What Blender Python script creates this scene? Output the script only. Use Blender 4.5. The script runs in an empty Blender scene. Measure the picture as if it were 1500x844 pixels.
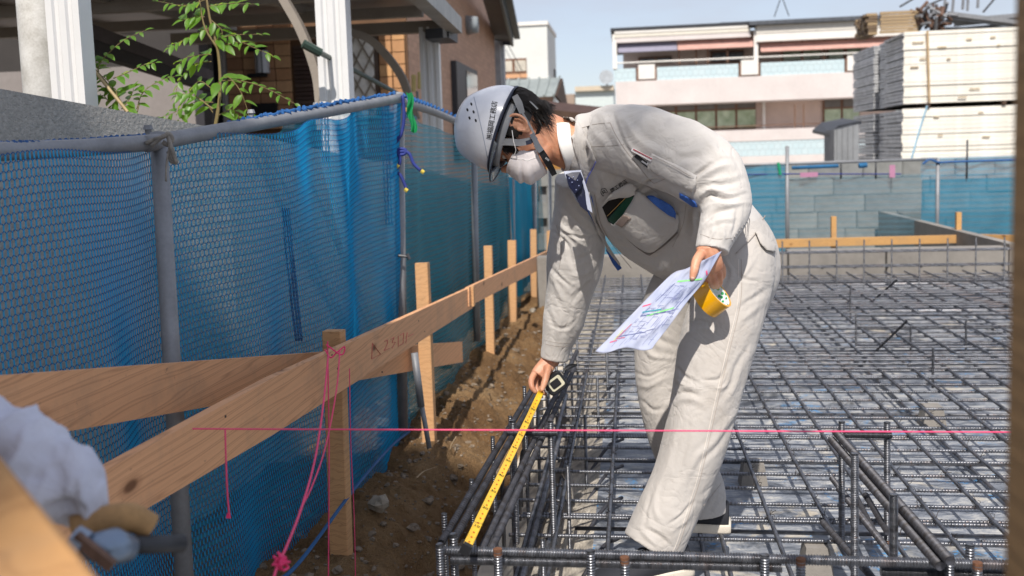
SHX = -.77; SHZ = 11.0
import bpy, bmesh, math, random
import numpy as np
from mathutils import Vector, Matrix, noise, geometry
from mathutils.bvhtree import BVHTree
random.seed(7)
rng = np.random.default_rng(11)
SC = bpy.context.scene
COL = SC.collection
RAD = math.radians
# ---------------------------------------------------------------- camera (calibrated from the rebar grid)
FOC = 1350.; PCX = 750.; PCY = 350.; CAMH = 1.15
YD = np.array([172., PCY-218, FOC]); YD /= np.linalg.norm(YD)
dh = np.array([1, .032, 0.])
UPV = -np.cross(dh, YD); UPV /= np.linalg.norm(UPV)
if UPV[1] < 0: UPV = -UPV
XD = dh-dh@YD*YD; XD -= XD@UPV*UPV; XD /= np.linalg.norm(XD)
CAM = np.array([0, 0, CAMH])
RW = np.array([XD[0], YD[0], UPV[0]])      # camera right / up / forward in the world
UW = np.array([XD[1], YD[1], UPV[1]])
FW = np.array([XD[2], YD[2], UPV[2]])
def ray(px, py):
    return (RW*(px-PCX)+UW*(PCY-py)+FW*FOC)/FOC
def pd(px, py, d): return CAM+ray(px, py)*d
def onz(px, py, z): r = ray(px, py); return CAM+r*(z-CAM[2])/r[2]
def ony(px, py, y): r = ray(px, py); return CAM+r*(y/r[1])
def onx(px, py, x): r = ray(px, py); return CAM+r*(x/r[0])
def proj(P):
    P = np.atleast_2d(P)-CAM
    c = np.stack([P@RW, P@UW, P@FW], 1)
    return np.stack([PCX+FOC*c[:, 0]/c[:, 2], PCY-FOC*c[:, 1]/c[:, 2], c[:, 2]], 1)
cam = bpy.data.cameras.new('camera'); camo = bpy.data.objects.new('camera', cam); COL.objects.link(camo)
camo.matrix_world = Matrix(((RW[0], UW[0], -FW[0], 0), (RW[1], UW[1], -FW[1], 0), (RW[2], UW[2], -FW[2], CAMH), (0, 0, 0, 1)))
cam.sensor_width = 36; cam.lens = FOC/1500*36; cam.shift_y = (PCY-422)/1500
cam.clip_start = .05; cam.clip_end = 3000
cam.dof.use_dof = True; cam.dof.focus_distance = 2.62; cam.dof.aperture_fstop = 3.8
SC.camera = camo
# ---------------------------------------------------------------- sky and sun
SUN_EL = 51.; SUN_AZ = 2.                     # travel direction turned this much from +Y to +X
W = bpy.data.worlds.new('World'); SC.world = W; W.use_nodes = True
wn = W.node_tree; wn.nodes.clear()
def wN(t): return wn.nodes.new(t)
sky = wN('ShaderNodeTexSky'); sky.sky_type = 'NISHITA'; sky.sun_disc = False
sky.sun_elevation = RAD(SUN_EL); sky.sun_rotation = RAD(180+SUN_AZ); sky.air_density = 1.0; sky.dust_density = .6; sky.ozone_density = 1.5
tc = wN('ShaderNodeTexCoord'); mp = wN('ShaderNodeMapping'); mp.inputs['Scale'].default_value = (1, 1, 3.2)
ns = wN('ShaderNodeTexNoise'); ns.inputs['Scale'].default_value = 2.6; ns.inputs['Detail'].default_value = 7; ns.inputs['Roughness'].default_value = .55
rp = wN('ShaderNodeValToRGB'); rp.color_ramp.elements[0].position = .42; rp.color_ramp.elements[1].position = .72
mx = wN('ShaderNodeMix'); mx.data_type = 'RGBA'
mx.inputs['B'].default_value = (3.05, 3.15, 3.6, 1)
mm = wN('ShaderNodeMath'); mm.operation = 'MULTIPLY_ADD'; mm.inputs[1].default_value = .32; mm.inputs[2].default_value = .68
bg = wN('ShaderNodeBackground'); bg.inputs['Strength'].default_value = .15
ow = wN('ShaderNodeOutputWorld')
L = wn.links.new
L(tc.outputs['Generated'], mp.inputs['Vector']); L(mp.outputs[0], ns.inputs['Vector']); L(ns.outputs[0], rp.inputs[0])
L(rp.outputs[0], mm.inputs[0]); L(mm.outputs[0], mx.inputs['Factor']); L(sky.outputs[0], mx.inputs['A']); L(mx.outputs['Result'], bg.inputs['Color']); L(bg.outputs[0], ow.inputs[0])
sl = bpy.data.lights.new('sun', 'SUN'); so = bpy.data.objects.new('sun', sl); COL.objects.link(so)
sl.energy = 4.1; sl.angle = RAD(.6); sl.color = (1, .935, .85)
ce = math.cos(RAD(SUN_EL)); SDIR = Vector((math.sin(RAD(SUN_AZ))*ce, math.cos(RAD(SUN_AZ))*ce, -math.sin(RAD(SUN_EL))))
so.rotation_euler = SDIR.to_track_quat('-Z', 'Y').to_euler(); so.location = (-3, -8, 9)
SC.view_settings.view_transform = 'Standard'; SC.view_settings.look = 'None'; SC.view_settings.exposure = .36; SC.view_settings.gamma = 1
# ---------------------------------------------------------------- materials
def srgb(*c):
    if len(c) == 1: c = [int(c[0][i:i+2], 16) for i in (0, 2, 4)]
    return tuple(((v/255+.055)/1.055)**2.4 if v/255 > .04045 else v/255/12.92 for v in c)
class NT:
    def __init__(s, name):
        s.m = bpy.data.materials.new(name); s.m.use_nodes = True; s.t = s.m.node_tree; s.b = s.t.nodes['Principled BSDF']
        s.out = s.t.nodes['Material Output']; s._tc = None
    def n(s, ty, **k):
        nd = s.t.nodes.new(ty)
        for a, v in k.items():
            if hasattr(nd, a): setattr(nd, a, v)
            else: nd.inputs[a.replace('_', ' ')].default_value = v
        return nd
    def l(s, a, b): s.t.links.new(a, b)
    def co(s, scale=(1, 1, 1), rot=(0, 0, 0), src='Object', loc=(0, 0, 0)):
        if s._tc is None: s._tc = s.n('ShaderNodeTexCoord')
        m = s.n('ShaderNodeMapping'); m.inputs['Scale'].default_value = scale; m.inputs['Rotation'].default_value = rot; m.inputs['Location'].default_value = loc
        s.l(s._tc.outputs[src], m.inputs[0]); return m.outputs[0]
    def noise(s, scale, detail=4, vec=None, rough=.55, dist=0):
        nd = s.n('ShaderNodeTexNoise', Scale=scale, Detail=detail, Roughness=rough, Distortion=dist)
        s.l(vec if vec is not None else s.co(), nd.inputs['Vector']); return nd.outputs[0]
    def ramp(s, f, stops):
        r = s.n('ShaderNodeValToRGB'); e = r.color_ramp.elements
        while len(e) < len(stops): e.new(.5)
        for i, (p, c) in enumerate(stops):
            e[i].position = p; c = (c, c, c) if isinstance(c, (int, float)) else c; e[i].color = (*c[:3], 1)
        s.l(f, r.inputs[0]); return r.outputs[0]
    def mix(s, f, a, b, mode='MIX'):
        m = s.n('ShaderNodeMix', data_type='RGBA', blend_type=mode)
        for v, k in ((f, 'Factor'), (a, 'A'), (b, 'B')):
            if isinstance(v, (int, float)): m.inputs[k].default_value = v if k == 'Factor' else (v, v, v, 1)
            elif isinstance(v, tuple): m.inputs[k].default_value = (*v[:3], 1)
            else: s.l(v, m.inputs[k])
        return m.outputs['Result']
    def math(s, op, a, b=0., c=None):
        m = s.n('ShaderNodeMath', operation=op)
        for i, v in enumerate((a, b) if c is None else (a, b, c)):
            if isinstance(v, (int, float)): m.inputs[i].default_value = v
            else: s.l(v, m.inputs[i])
        return m.outputs[0]
    def col(s, v):
        if isinstance(v, tuple): s.b.inputs['Base Color'].default_value = (*v[:3], 1)
        else: s.l(v, s.b.inputs['Base Color'])
    def set(s, k, v):
        if isinstance(v, (int, float, tuple)): s.b.inputs[k].default_value = v
        else: s.l(v, s.b.inputs[k])
    def bump(s, h, strength=.3, dist=.01):
        b = s.n('ShaderNodeBump', Strength=strength, Distance=dist); s.l(h, b.inputs['Height'])
        prev = s.b.inputs['Normal'].links
        if prev: s.l(prev[0].from_socket, b.inputs['Normal'])
        s.l(b.outputs[0], s.b.inputs['Normal'])
def mat(name, c, rough=.6, metal=0., var=.12, vs=6., bump=0., bs=60., bd=.004, spec=None, tint=None, coat=0, rvar=0):
    """plain surface: base colour broken up by two noises, fine relief"""
    t = NT(name)
    if var:
        n1 = t.noise(vs, 6); n2 = t.noise(vs*9, 3)
        f = t.math('ADD', t.math('MULTIPLY', n1, .7), t.math('MULTIPLY', n2, .3))
        lo = tuple(x*(1-var*1.6) for x in c); hi = tuple(min(1, x*(1+var*1.2)) for x in c)
        if tint: lo = tint
        t.col(t.ramp(f, [(.34, lo), (.66, hi)]))
        if rvar: t.set('Roughness', t.ramp(n1, [(.3, max(.05, rough-rvar)), (.7, min(1, rough+rvar))]))
        else: t.set('Roughness', rough)
    else:
        t.col(c); t.set('Roughness', rough)
    t.set('Metallic', metal)
    if spec is not None: t.set('Specular IOR Level', spec)
    if coat: t.set('Coat Weight', coat); t.set('Coat Roughness', .1)
    if bump: t.bump(t.noise(bs, 5), bump, bd)
    return t.m
# ---------------------------------------------------------------- object builders
ORG = {}
def tag(o, label=None, cat=None, group=None, kind=None):
    if label: o['label'] = label
    if cat: o['category'] = cat
    if group: o['group'] = group
    if kind: o['kind'] = kind
    return o
def thing(name, loc, label, cat, group=None):
    o = bpy.data.objects.new(name, None); COL.objects.link(o); o.empty_display_size = .1
    o.location = tuple(loc); ORG[o.name] = np.array(loc, float)
    return tag(o, label, cat, group)
def mk(name, V, F, m, parent=None, smooth=False, origin=None, label=None, mats=None, fm=None):
    V = np.asarray(V, float).reshape(-1, 3)
    if parent is not None: og = ORG[parent.name]
    elif origin is not None: og = np.array(origin, float)
    else: og = np.array([(V[:, 0].min()+V[:, 0].max())/2, (V[:, 1].min()+V[:, 1].max())/2, V[:, 2].min()])
    me = bpy.data.meshes.new(name); me.from_pydata((V-og).tolist(), [], [tuple(int(i) for i in f) for f in F])
    for x in (mats or [m]): me.materials.append(x)
    if fm is not None: me.polygons.foreach_set('material_index', list(fm))
    if smooth: me.polygons.foreach_set('use_smooth', [True]*len(me.polygons))
    me.update()
    o = bpy.data.objects.new(name, me); COL.objects.link(o)
    if parent is not None: o.parent = parent
    else: o.location = tuple(og)
    ORG[o.name] = og
    if label: o['label'] = label
    return o
def inst(name, src, parent, loc, rot=(0, 0, 0), scale=(1, 1, 1)):
    """a copy sharing src's mesh, placed at world loc under parent"""
    o = bpy.data.objects.new(name, src if isinstance(src, bpy.types.Mesh) else src.data); COL.objects.link(o); o.parent = parent
    o.location = tuple(np.array(loc)-ORG[parent.name]) if parent is not None else tuple(loc)
    o.rotation_euler = rot; o.scale = scale; ORG[o.name] = np.array(loc, float)
    return o
def nrm(v): v = np.asarray(v, float); return v/(np.linalg.norm(v)+1e-12)
class MB:
    def __init__(s): s.V = []; s.F = []
    def add(s, V, F):
        k = len(s.V); s.V.extend([tuple(v) for v in V]); s.F.extend([tuple(i+k for i in f) for f in F]); return s
    def box(s, lo, hi):
        x0, y0, z0 = lo; x1, y1, z1 = hi
        return s.add([(x0, y0, z0), (x1, y0, z0), (x1, y1, z0), (x0, y1, z0), (x0, y0, z1), (x1, y0, z1), (x1, y1, z1), (x0, y1, z1)],
                     [(0, 3, 2, 1), (4, 5, 6, 7), (0, 1, 5, 4), (1, 2, 6, 5), (2, 3, 7, 6), (3, 0, 4, 7)])
    def obox(s, c, ax, ay, az):
        c, ax, ay, az = [np.array(v, float) for v in (c, ax, ay, az)]
        V = [c+i*ax+j*ay+k*az for k in (-1, 1) for i, j in ((-1, -1), (1, -1), (1, 1), (-1, 1))]
        return s.add(V, [(0, 3, 2, 1), (4, 5, 6, 7), (0, 1, 5, 4), (1, 2, 6, 5), (2, 3, 7, 6), (3, 0, 4, 7)])
    def beam(s, p0, p1, w, h, up=(0, 0, 1), bev=0):
        """box from p0 to p1; w across, h along up; centre line on p0-p1"""
        p0 = np.array(p0, float); p1 = np.array(p1, float); t = nrm(p1-p0); sd = nrm(np.cross(t, up)); u = nrm(np.cross(sd, t))
        if bev <= 0: return s.obox((p0+p1)/2, (p1-p0)/2, sd*w/2, u*h/2)
        a, b = w/2, h/2; q = bev
        prof = [(-a+q, -b), (a-q, -b), (a, -b+q), (a, b-q), (a-q, b), (-a+q, b), (-a, b-q), (-a, -b+q)]
        V = [p+sd*x+u*y for p in (p0, p1) for x, y in prof]
        F = [(i, (i+1) % 8, (i+1) % 8+8, i+8) for i in range(8)]+[tuple(range(7, -1, -1)), tuple(range(8, 16))]
        return s.add(V, F)
    def tube(s, P, r, n=8, cap=True):
        P = np.array(P, float); m = len(P); rr = np.full(m, r) if np.isscalar(r) else np.array(r, float)
        T = np.gradient(P, axis=0); T /= np.linalg.norm(T, axis=1)[:, None]+1e-12
        a = nrm(np.cross(T[0], (0, 0, 1) if abs(T[0][2]) < .9 else (1, 0, 0)))
        V = []
        for i in range(m):
            a = nrm(a-T[i]*(a@T[i])); b = np.cross(T[i], a)
            for k in range(n):
                th = 2*math.pi*k/n; V.append(P[i]+rr[i]*(a*math.cos(th)+b*math.sin(th)))
        F = [(i*n+k, i*n+(k+1) % n, (i+1)*n+(k+1) % n, (i+1)*n+k) for i in range(m-1) for k in range(n)]
        if cap: F += [tuple(range(n-1, -1, -1)), tuple(range((m-1)*n, m*n))]
        return s.add(V, F)
    def quad(s, a, b, c, d): return s.add([a, b, c, d], [(0, 1, 2, 3)])
    def prism(s, poly, vec):
        n = len(poly); P = [np.array(p, float) for p in poly]; Q = [p+np.array(vec) for p in P]
        return s.add(P+Q, [tuple(range(n-1, -1, -1)), tuple(range(n, 2*n))]+[(i, (i+1) % n, (i+1) % n+n, i+n) for i in range(n)])
    def build(s, name, m, parent=None, **k): return mk(name, s.V, s.F, m, parent, **k)
def smoothline(P, n=8):
    """Catmull-Rom through the rows of P"""
    P = np.array(P, float); Q = np.vstack([2*P[0]-P[1], P, 2*P[-1]-P[-2]]); out = []
    for i in range(1, len(Q)-2):
        for t in np.linspace(0, 1, n, endpoint=False):
            a, b, c, d = Q[i-1:i+3]
            out.append(.5*((2*b)+(c-a)*t+(2*a-5*b+4*c-d)*t*t+(-a+3*b-3*c+d)*t**3))
    out.append(P[-1]); return np.array(out)
def sheet(fn, nu, nv):
    V = [fn(i/nu, j/nv) for j in range(nv+1) for i in range(nu+1)]
    F = [(j*(nu+1)+i, j*(nu+1)+i+1, (j+1)*(nu+1)+i+1, (j+1)*(nu+1)+i) for j in range(nv) for i in range(nu)]
    return V, F
def fbm(x, y, z=0, o=4, h=.5):
    a = 1; s = 0
    for i in range(o): s += a*noise.noise((x*2**i, y*2**i, z*2**i+i*7.3)); a *= h
    return s
# ================================================================ ground, excavation, concrete
def earth_mat(name, c1, c2, c3):
    t = NT(name); n = t.noise(1.6, 8, rough=.65); f = t.noise(22, 6, rough=.7); g = t.noise(120, 4)
    c = t.ramp(n, [(.3, c1), (.5, c2), (.7, c3)]); c = t.mix(t.math('MULTIPLY', f, .55), c, c1); c = t.mix(t.ramp(g, [(.62, 0.), (.72, .5)]), c, srgb('9A8B76'))
    t.col(c); t.set('Roughness', .95); t.set('Specular IOR Level', .15); t.bump(f, 1., .035); t.bump(g, .9, .012); return t.m
m_earth = earth_mat('excavated_earth', srgb('5A432E'), srgb('856848'), srgb('A88C68'))
def concrete_mat(name, c, stain=.35, sc=2.0, bump=.3):
    t = NT(name); n = t.noise(sc, 8, rough=.7, dist=.4); f = t.noise(sc*14, 6, rough=.7); g = t.noise(160, 3)
    x = t.ramp(n, [(.3, tuple(v*(1-stain) for v in c)), (.5, c), (.72, tuple(min(1, v*1.25) for v in c))]); x = t.mix(t.math('MULTIPLY', f, .45), x, tuple(v*.6 for v in c))
    t.col(x); t.set('Roughness', .85); t.bump(f, bump, .01); t.bump(g, bump, .003); return t.m
m_conc = concrete_mat('formed_concrete', srgb('8F8A84'))
m_wall = concrete_mat('rough_render', srgb('8E8C88'), .3, 1.5, .0)
tt = NT('rough_render_wall'); n = tt.noise(1.3, 7); g = tt.noise(75, 4, rough=.7); h2 = tt.noise(230, 2)
tt.col(tt.mix(tt.ramp(g, [(.35, .0), (.62, .5)]), tt.ramp(n, [(.3, srgb('B9B5AE')), (.7, srgb('D0CCC5'))]), srgb('8C8983'))); tt.set('Roughness', .95); tt.bump(g, 1., .012); tt.bump(h2, .6, .004); m_render = tt.m
m_trench = concrete_mat('blinding_concrete', srgb('CFC4B3'), .3, 3.0, .4)
# blinding slab under the bars: film, paint marks, dark damp patches, dust
t = NT('slab_film'); co = t.co()
n = t.noise(2.4, 8, rough=.7, dist=1.2); n2 = t.noise(9, 7, rough=.75, dist=.8, vec=t.co((1, 2.2, 1))); n3 = t.noise(5.5, 6, dist=1.5, vec=t.co((1, 1, 1), loc=(7, 3, 0))); n4 = t.noise(3.3, 7, dist=1.4, vec=t.co(loc=(2, 9, 1)))
c = t.ramp(n2, [(.34, srgb('454B55')), (.5, srgb('838891')), (.66, srgb('C0BEB8'))])
c = t.mix(t.ramp(n, [(.36, .85), (.47, .0)]), c, srgb('24272D')); c = t.mix(t.ramp(n4, [(.60, 0.), (.68, .75)]), c, srgb('C3B9A6'))
blu = t.math('MULTIPLY', t.ramp(n3, [(.60, 0.), (.63, 1.)]), t.ramp(t.noise(26, 4, dist=2, vec=t.co((1, 2.6, 1))), [(.5, 0.), (.56, 1.)]))
c = t.mix(t.math('MULTIPLY', blu, .8), c, srgb('3C8CC4')); c = t.mix(t.ramp(t.noise(48, 4), [(.66, 0.), (.74, .7)]), c, srgb('3A3733'))
t.col(c); t.set('Roughness', t.ramp(n2, [(.3, .25), (.7, .7)])); t.bump(n2, .5, .006); t.bump(t.noise(70, 5), .35, .003); m_slab = t.m
# the ground: one sheet to the horizon, pit left out by dropping it below the site
def site_h(x, y):
    return -.55
M = MB(); M.quad((-600, -200, -.62), (600, -200, -.62), (600, 1500, -.62), (-600, 1500, -.62))
g0 = M.build('ground', earth_mat('far_ground', srgb('6B655C'), srgb('7D766B'), srgb('8C857A')), origin=(0, 0, -.62)); g0['kind'] = 'structure'
def edge(y): return .035*fbm(y*1.7, 3.1, 0, 3)
def bank(u, v):
    y = -.5+10.2*v; x = -1.62+1.10*u+(.04*fbm(y*1.2, 0, 0, 3) if .05 < u < .97 else 0)
    base = -.06-.030*y                              # the strip along the fence falls gently away
    s = min(1, max(0, (x+.97-edge(y))/.36)); s = s*s*(3-2*s)
    z = base*(1-s)+(-.36)*s
    z += .045*fbm(x*4, y*4, 0, 4)+(.020*fbm(x*15, y*15, 5, 3)+.012*(.4-abs(fbm(x*34, y*34, 1, 3))))*(1 if u < .96 else .2)+.03*max(0, fbm(x*2.2, y*2.6, 8, 2))*(1-s)
    z += .05*s*(1-s)*4*fbm(x*7, y*5, 2, 3)
    return (x, y, z)
VV, FF = sheet(bank, 110, 760); bk = mk('earth_bank', VV, FF, m_earth, None, smooth=True); bk['kind'] = 'structure'
# stones and clods lying on the bank
M = MB()
def stone(M, c, r, seed):
    V = []; F = []; n, m = 7, 5
    sx, sy, sz = rng.uniform(.7, 1.3, 3)
    for j in range(m+1):
        for i in range(n):
            a, b = 2*math.pi*i/n, math.pi*j/m; p = np.array((math.sin(b)*math.cos(a)*sx, math.sin(b)*math.sin(a)*sy, math.cos(b)*.65*sz)); V.append(np.array(c)+p*r*(1+.5*noise.noise((p[0]*1.7+seed, p[1]*1.7, p[2]*1.7))))
    F = [(j*n+i, (j+1)*n+i, (j+1)*n+(i+1) % n, j*n+(i+1) % n) for j in range(m) for i in range(n)]; M.add(V, F)
for i in range(3200):
    v = rng.beta(1.1, 2.2); u = rng.uniform(.15, .97); p = np.array(bank(u, v)); stone(M, p+(0, 0, .001), rng.choice([.0035, .006, .010, .018], p=[.5, .3, .16, .04])*(1+rng.random()*.6), i*3.1)
sb = M.build('pebbles', mat('pebble', srgb('7A6D5E'), .9, var=.35, vs=30, bump=.5, bs=90), None, smooth=False); tag(sb, 'loose pebbles and clods scattered over the brown earth bank', 'gravel', kind='stuff')
for (px, py, r) in ((650, 527, .045), (560, 620, .035), (838, 462, .03), (556, 738, .04), (780, 455, .04)):
    M = MB(); M2 = onz(px, py, -.14 if px > 600 else -.1); stone(M, M2, r, px); st = M.build('stone', mat('rock_grey', srgb('8F8678'), .9, var=.3, vs=20, bump=.6, bs=60), None); tag(st, {650: 'fist-sized grey stone on the earth bank by the short stake', 560: 'pale stone on the dirt just right of the net bottom', 838: 'stone low on the bank near the lowered hand', 556: 'flat pale stone in the dirt beside the wooden stake', 780: 'stone at the far end of the earth bank'}[px], 'stone', 'larger stones on the bank')
# roots hanging out of the bank
for k, P in enumerate(([(668, 640), (660, 655), (664, 668), (672, 676)], [(716, 575), (722, 590), (729, 600), (728, 612)], [(655, 760), (648, 745), (656, 738), (682, 732)], [(610, 700), (622, 690), (640, 684)])):
    Pw = [np.array(onx(x, y, -.83+.02*k)) for x, y in P]; M = MB(); M.tube(smoothline(Pw, 5), np.linspace(.003, .001, (len(P)-1)*5+1), 5)
    tag(M.build('root', mat('root_bark', srgb('A08A6C'), .9), None), ['thin bent root sticking out of the bank above the trench', 'thin root hanging from the earth below the far boards', 'curled root in the trench wall beside the tape blade', 'short root lying across the dirt slope'][k], 'root', 'roots in the earth bank')
# slab and trench
XS = -.30
M = MB(); M.box((XS+.16, -.6, -.5), (9, 8.30, -.105)); slab_ = M.build('blinding_slab', m_slab); slab_['kind'] = 'structure'
def haunch(u, v): return (XS+.16-.34*u, -.6+8.9*v, -.105-.215*u**1.2+.006*fbm(v*60, u*6)+.004*fbm(v*200, u*20))
VV, FF = sheet(haunch, 14, 240)
t = NT('creased_film'); n = t.noise(7, 7, rough=.7, dist=2.5, vec=t.co((1, .6, 1))); c = t.ramp(n, [(.36, srgb('74706B')), (.5, srgb('AFA79B')), (.62, srgb('D5CDBF'))]); t.col(c); t.set('Roughness', .45); t.bump(n, .9, .02); m_film = t.m
hh = mk('slab_haunch', VV, [f[::-1] for f in FF], m_film, None, smooth=True); hh['kind'] = 'structure'
M = MB(); M.box((-.56, -.6, -.55), (XS-.17, 8.3, -.32)); tf = M.build('trench_floor', m_trench); tf['kind'] = 'structure'
# low concrete upstand at the far end, formed in panels with tie holes
conc = thing('retaining_wall', (2.5, 8.75, -.2), 'low grey concrete upstand across the far end of the rebar, under the orange board', 'wall')
xw0, xw1 = -.55, 3.45
xs = [-.9, 1.42, 2.28, 3.33]
for i in range(3):
    M = MB(); M.beam(((xs[i]+xs[i+1])/2, 8.72, -.4), ((xs[i]+xs[i+1])/2, 8.72, .17-.02*(i == 0)), xs[i+1]-xs[i]-.012, .2, (0, 1, 0), .008); M.build('panel', m_conc, conc)
M = MB(); M.box((3.33, 8.62, -.4), (3.42, 13, .20)); M.build('panel', m_conc, conc)
M = MB(); M.box((3.425, 12.2, -.4), (9, 12.4, .22)); M.build('panel', concrete_mat('dark_concrete', srgb('6B665F')), conc)
M = MB()
for i in range(3):
    for j in range(3): M.tube([(xs[i]+.3+j*.33*(xs[i+1]-xs[i]), 8.615, .02), (xs[i]+.3+j*.33*(xs[i+1]-xs[i]), 8.622, .02)], .014, 8)
M.build('tie_hole', m_dark if 'm_dark' in globals() else mat('hole', (.03, .03, .03)), conc)
# orange far batter board with two stakes
m_pine = None
def wood_mat(name, c, dark, knots=True, gs=1.0, var=.25):
    t = NT(name)
    v = t.co((gs*1.2, gs*1.2, gs*1.2)); w = t.n('ShaderNodeTexNoise', Scale=3.0, Detail=2, Distortion=.6); t.l(t.co((1.2, .25, 6), src='Object'), w.inputs['Vector'])
    grain = t.noise(1, 3, vec=t.co((30, 1.2, 160)))
    wv = t.n('ShaderNodeTexWave', Scale=9.0, Distortion=9.0, Detail=2.0); wv.inputs['Detail Scale'].default_value = 1.4; wv.bands_direction = 'Z'; t.l(t.co((1.2, .10, 1.6)), wv.inputs['Vector'])
    c1 = t.ramp(wv.outputs[0], [(.0, c), (.6, tuple(x*1.04 for x in c)), (.86, tuple(a*.55+b*.45 for a, b in zip(c, dark))), (1, c)])
    c1 = t.mix(t.math('MULTIPLY', grain, .3), c1, dark)
    c1 = t.mix(t.ramp(t.noise(1.7, 4), [(.35, .0), (.75, .35)]), c1, tuple(x*.72 for x in c))
    if knots:
        vo = t.n('ShaderNodeTexVoronoi', Scale=1.0, Randomness=1.0); vo.feature = 'F1'; t.l(t.co((6, 3.9, 9)), vo.inputs['Vector'])
        k = t.ramp(vo.outputs['Distance'], [(.06, 1.), (.11, .0)]); c1 = t.mix(k, c1, tuple(x*.35 for x in dark))
        c1 = t.mix(t.ramp(vo.outputs['Distance'], [(.08, .5), (.19, 0.)]), c1, dark)
    c1 = t.mix(t.ramp(t.noise(3.3, 6, rough=.7), [(.52, 0.), (.75, .45)]), c1, srgb('8C7A66')); c1 = t.mix(t.ramp(t.noise(60, 4), [(.68, 0.), (.76, .6)]), c1, srgb('5E4C3C'))
    t.col(c1); t.set('Roughness', .72); t.bump(grain, .25, .002); t.bump(wv.outputs[0], .12, .002); return t.m
m_pine = wood_mat('pine_board', srgb('E6AF82'), srgb('8A5C3A'))
m_pine2 = wood_mat('pine_stake', srgb('D2A475'), srgb('8A5A34'), knots=False)
m_orange = wood_mat('pine_sunlit', srgb('D2A46A'), srgb('9A6A38'))
fb = thing('batter_board', (2.6, 9.5, .1), 'pale orange batter board with two stakes along the low concrete at the back', 'batter board', 'batter boards around the site')
def board(a, b, h, th, name, m, parent, up=(0, 0, 1), bev=.0015):
    M = MB(); M.beam(a, b, th, h, up, bev); return M.build(name, m, parent)
A = pd(1085, 353, 9.2); B = pd(1412, 345, 9.55); C_ = pd(1500, 345, 9.0)
board(A-(0, 0, .035), B-(0, 0, .035), .085, .025, 'board', m_orange, fb); board(B-(0, 0, .03), C_-(0, 0, .045), .095, .025, 'board', m_orange, fb)
for x, t0, d in ((1221, 317, 9.4), (1404, 311, 9.6)):
    p = pd(x, t0, d); M = MB(); M.beam(p, (p[0], p[1]+.0, -.5), .05, .05, (0, 1, 0), .002); M.build('stake', m_orange, fb)
p = pd(1125, 372, 8.4); M = MB(); M.beam(p, p-(0, 0, .5), .09, .05, (0, 1, 0), .002)
o = M.build('stake', m_orange, None); tag(o, 'short pale timber post against the low concrete, just right of his hip', 'stake')
# stone wall at the back behind the net
sw = thing('stone_wall', (3, 13.2, -.5), 'grey coursed stone boundary wall seen through the blue net at the back', 'wall')
stm = [concrete_mat('wall_stone_%s' % n_, srgb(c), .35, 3) for n_, c in (('light', '94938E'), ('mid', '8D8D8A'), ('dark', '878887'))]
x = -1.0
blk = []
for j in range(6):
    x = -1.2-(j % 2)*.25; z0 = -.5+j*.23
    while x < 8.6:
        w = rng.uniform(.5, .78); blk.append((x, w, z0)); x += w
proto = {}
for x, w, z0 in blk:
    key = round(w*12)/12
    if key not in proto:
        M = MB(); M.beam((0, 0, .004), (0, 0, .228), key-.003, .3, (0, 1, 0), .012)
        me = bpy.data.meshes.new('stone'); me.from_pydata(M.V, [], M.F); proto[key] = me
        me.materials.append(stm[len(proto) % 3])
    o = inst('stone', proto[key], sw, (x+w/2, 13.35+rng.uniform(-.012, .012), z0), scale=(w/key, 1, 1))
M = MB(); M.box((-1.3, 13.30, -.5), (8.8, 13.45, .87)); M.build('mortar', mat('mortar', srgb('7C7E80'), .95), sw)
# ================================================================ buildings
def zf(px, py, Y): return ony(px, py, Y)[2]
def xf(px, Y, py=150): return ony(px, py, Y)[0]
def bx(name, m, parent, x0, x1, y0, y1, z0, z1, label=None):
    M = MB(); M.box((x0, y0, z0), (x1, y1, z1)); return M.build(name, m, parent, label=label)
def pbox(name, m, parent, px0, px1, t, b, Y, th, label=None):
    """box standing on plane Y: px0..px1 wide, top and bottom given at its own mid px"""
    pm = (px0+px1)/2; return bx(name, m, parent, xf(px0, Y, (t+b)/2), xf(px1, Y, (t+b)/2), Y, Y+th, zf(pm, b, Y), zf(pm, t, Y), label)
pl = lambda n, c, **k: mat(n, srgb(c), k.pop('r', .8), **k)
w_pink = pl('pinkish_render', 'D8CFCC', var=.05, vs=1.2, bump=.2, bs=8, bd=.02); w_white = pl('white_fascia', 'E6E2DC', var=.04, vs=2)
def tile_mat(name, c, c2, sx, sz, mort=.02, axis='XZ', bump=.3):
    t = NT(name); m = t.co((sx, 1, sz)) if axis == 'XZ' else t.co((1, sx, sz))
    sep = t.n('ShaderNodeSeparateXYZ'); t.l(m, sep.inputs[0]); cb = t.n('ShaderNodeCombineXYZ'); t.l(sep.outputs[0 if axis == 'XZ' else 1], cb.inputs[0]); t.l(sep.outputs[2], cb.inputs[1])
    b = t.n('ShaderNodeTexBrick', Scale=1.0, Mortar_Size=mort); b.inputs['Brick Width'].default_value = 1; b.inputs['Row Height'].default_value = 1; b.inputs['Color1'].default_value = (*c, 1); b.inputs['Color2'].default_value = (*c2, 1); b.inputs['Mortar'].default_value = (*[v*.55 for v in c], 1); b.inputs['Mortar Smooth'].default_value = .3
    t.l(cb.outputs[0], b.inputs[0]); t.col(t.mix(t.math('MULTIPLY', t.noise(30, 4), .3), b.outputs[0], tuple(v*.7 for v in c))); t.set('Roughness', .75)
    t.bump(b.outputs['Fac'], -bump, .01); return t.m
w_blue = tile_mat('pale_blue_tile', srgb('C9DADF'), srgb('C2D6DC'), 4.5, 4.5, .03)
w_brown = pl('brown_frame', '7A5A48', var=.1); w_glass = mat('curtained_glass', srgb('B9C7AE'), .15, var=.25, vs=3, tint=srgb('8DA37F'), coat=.6)
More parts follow.
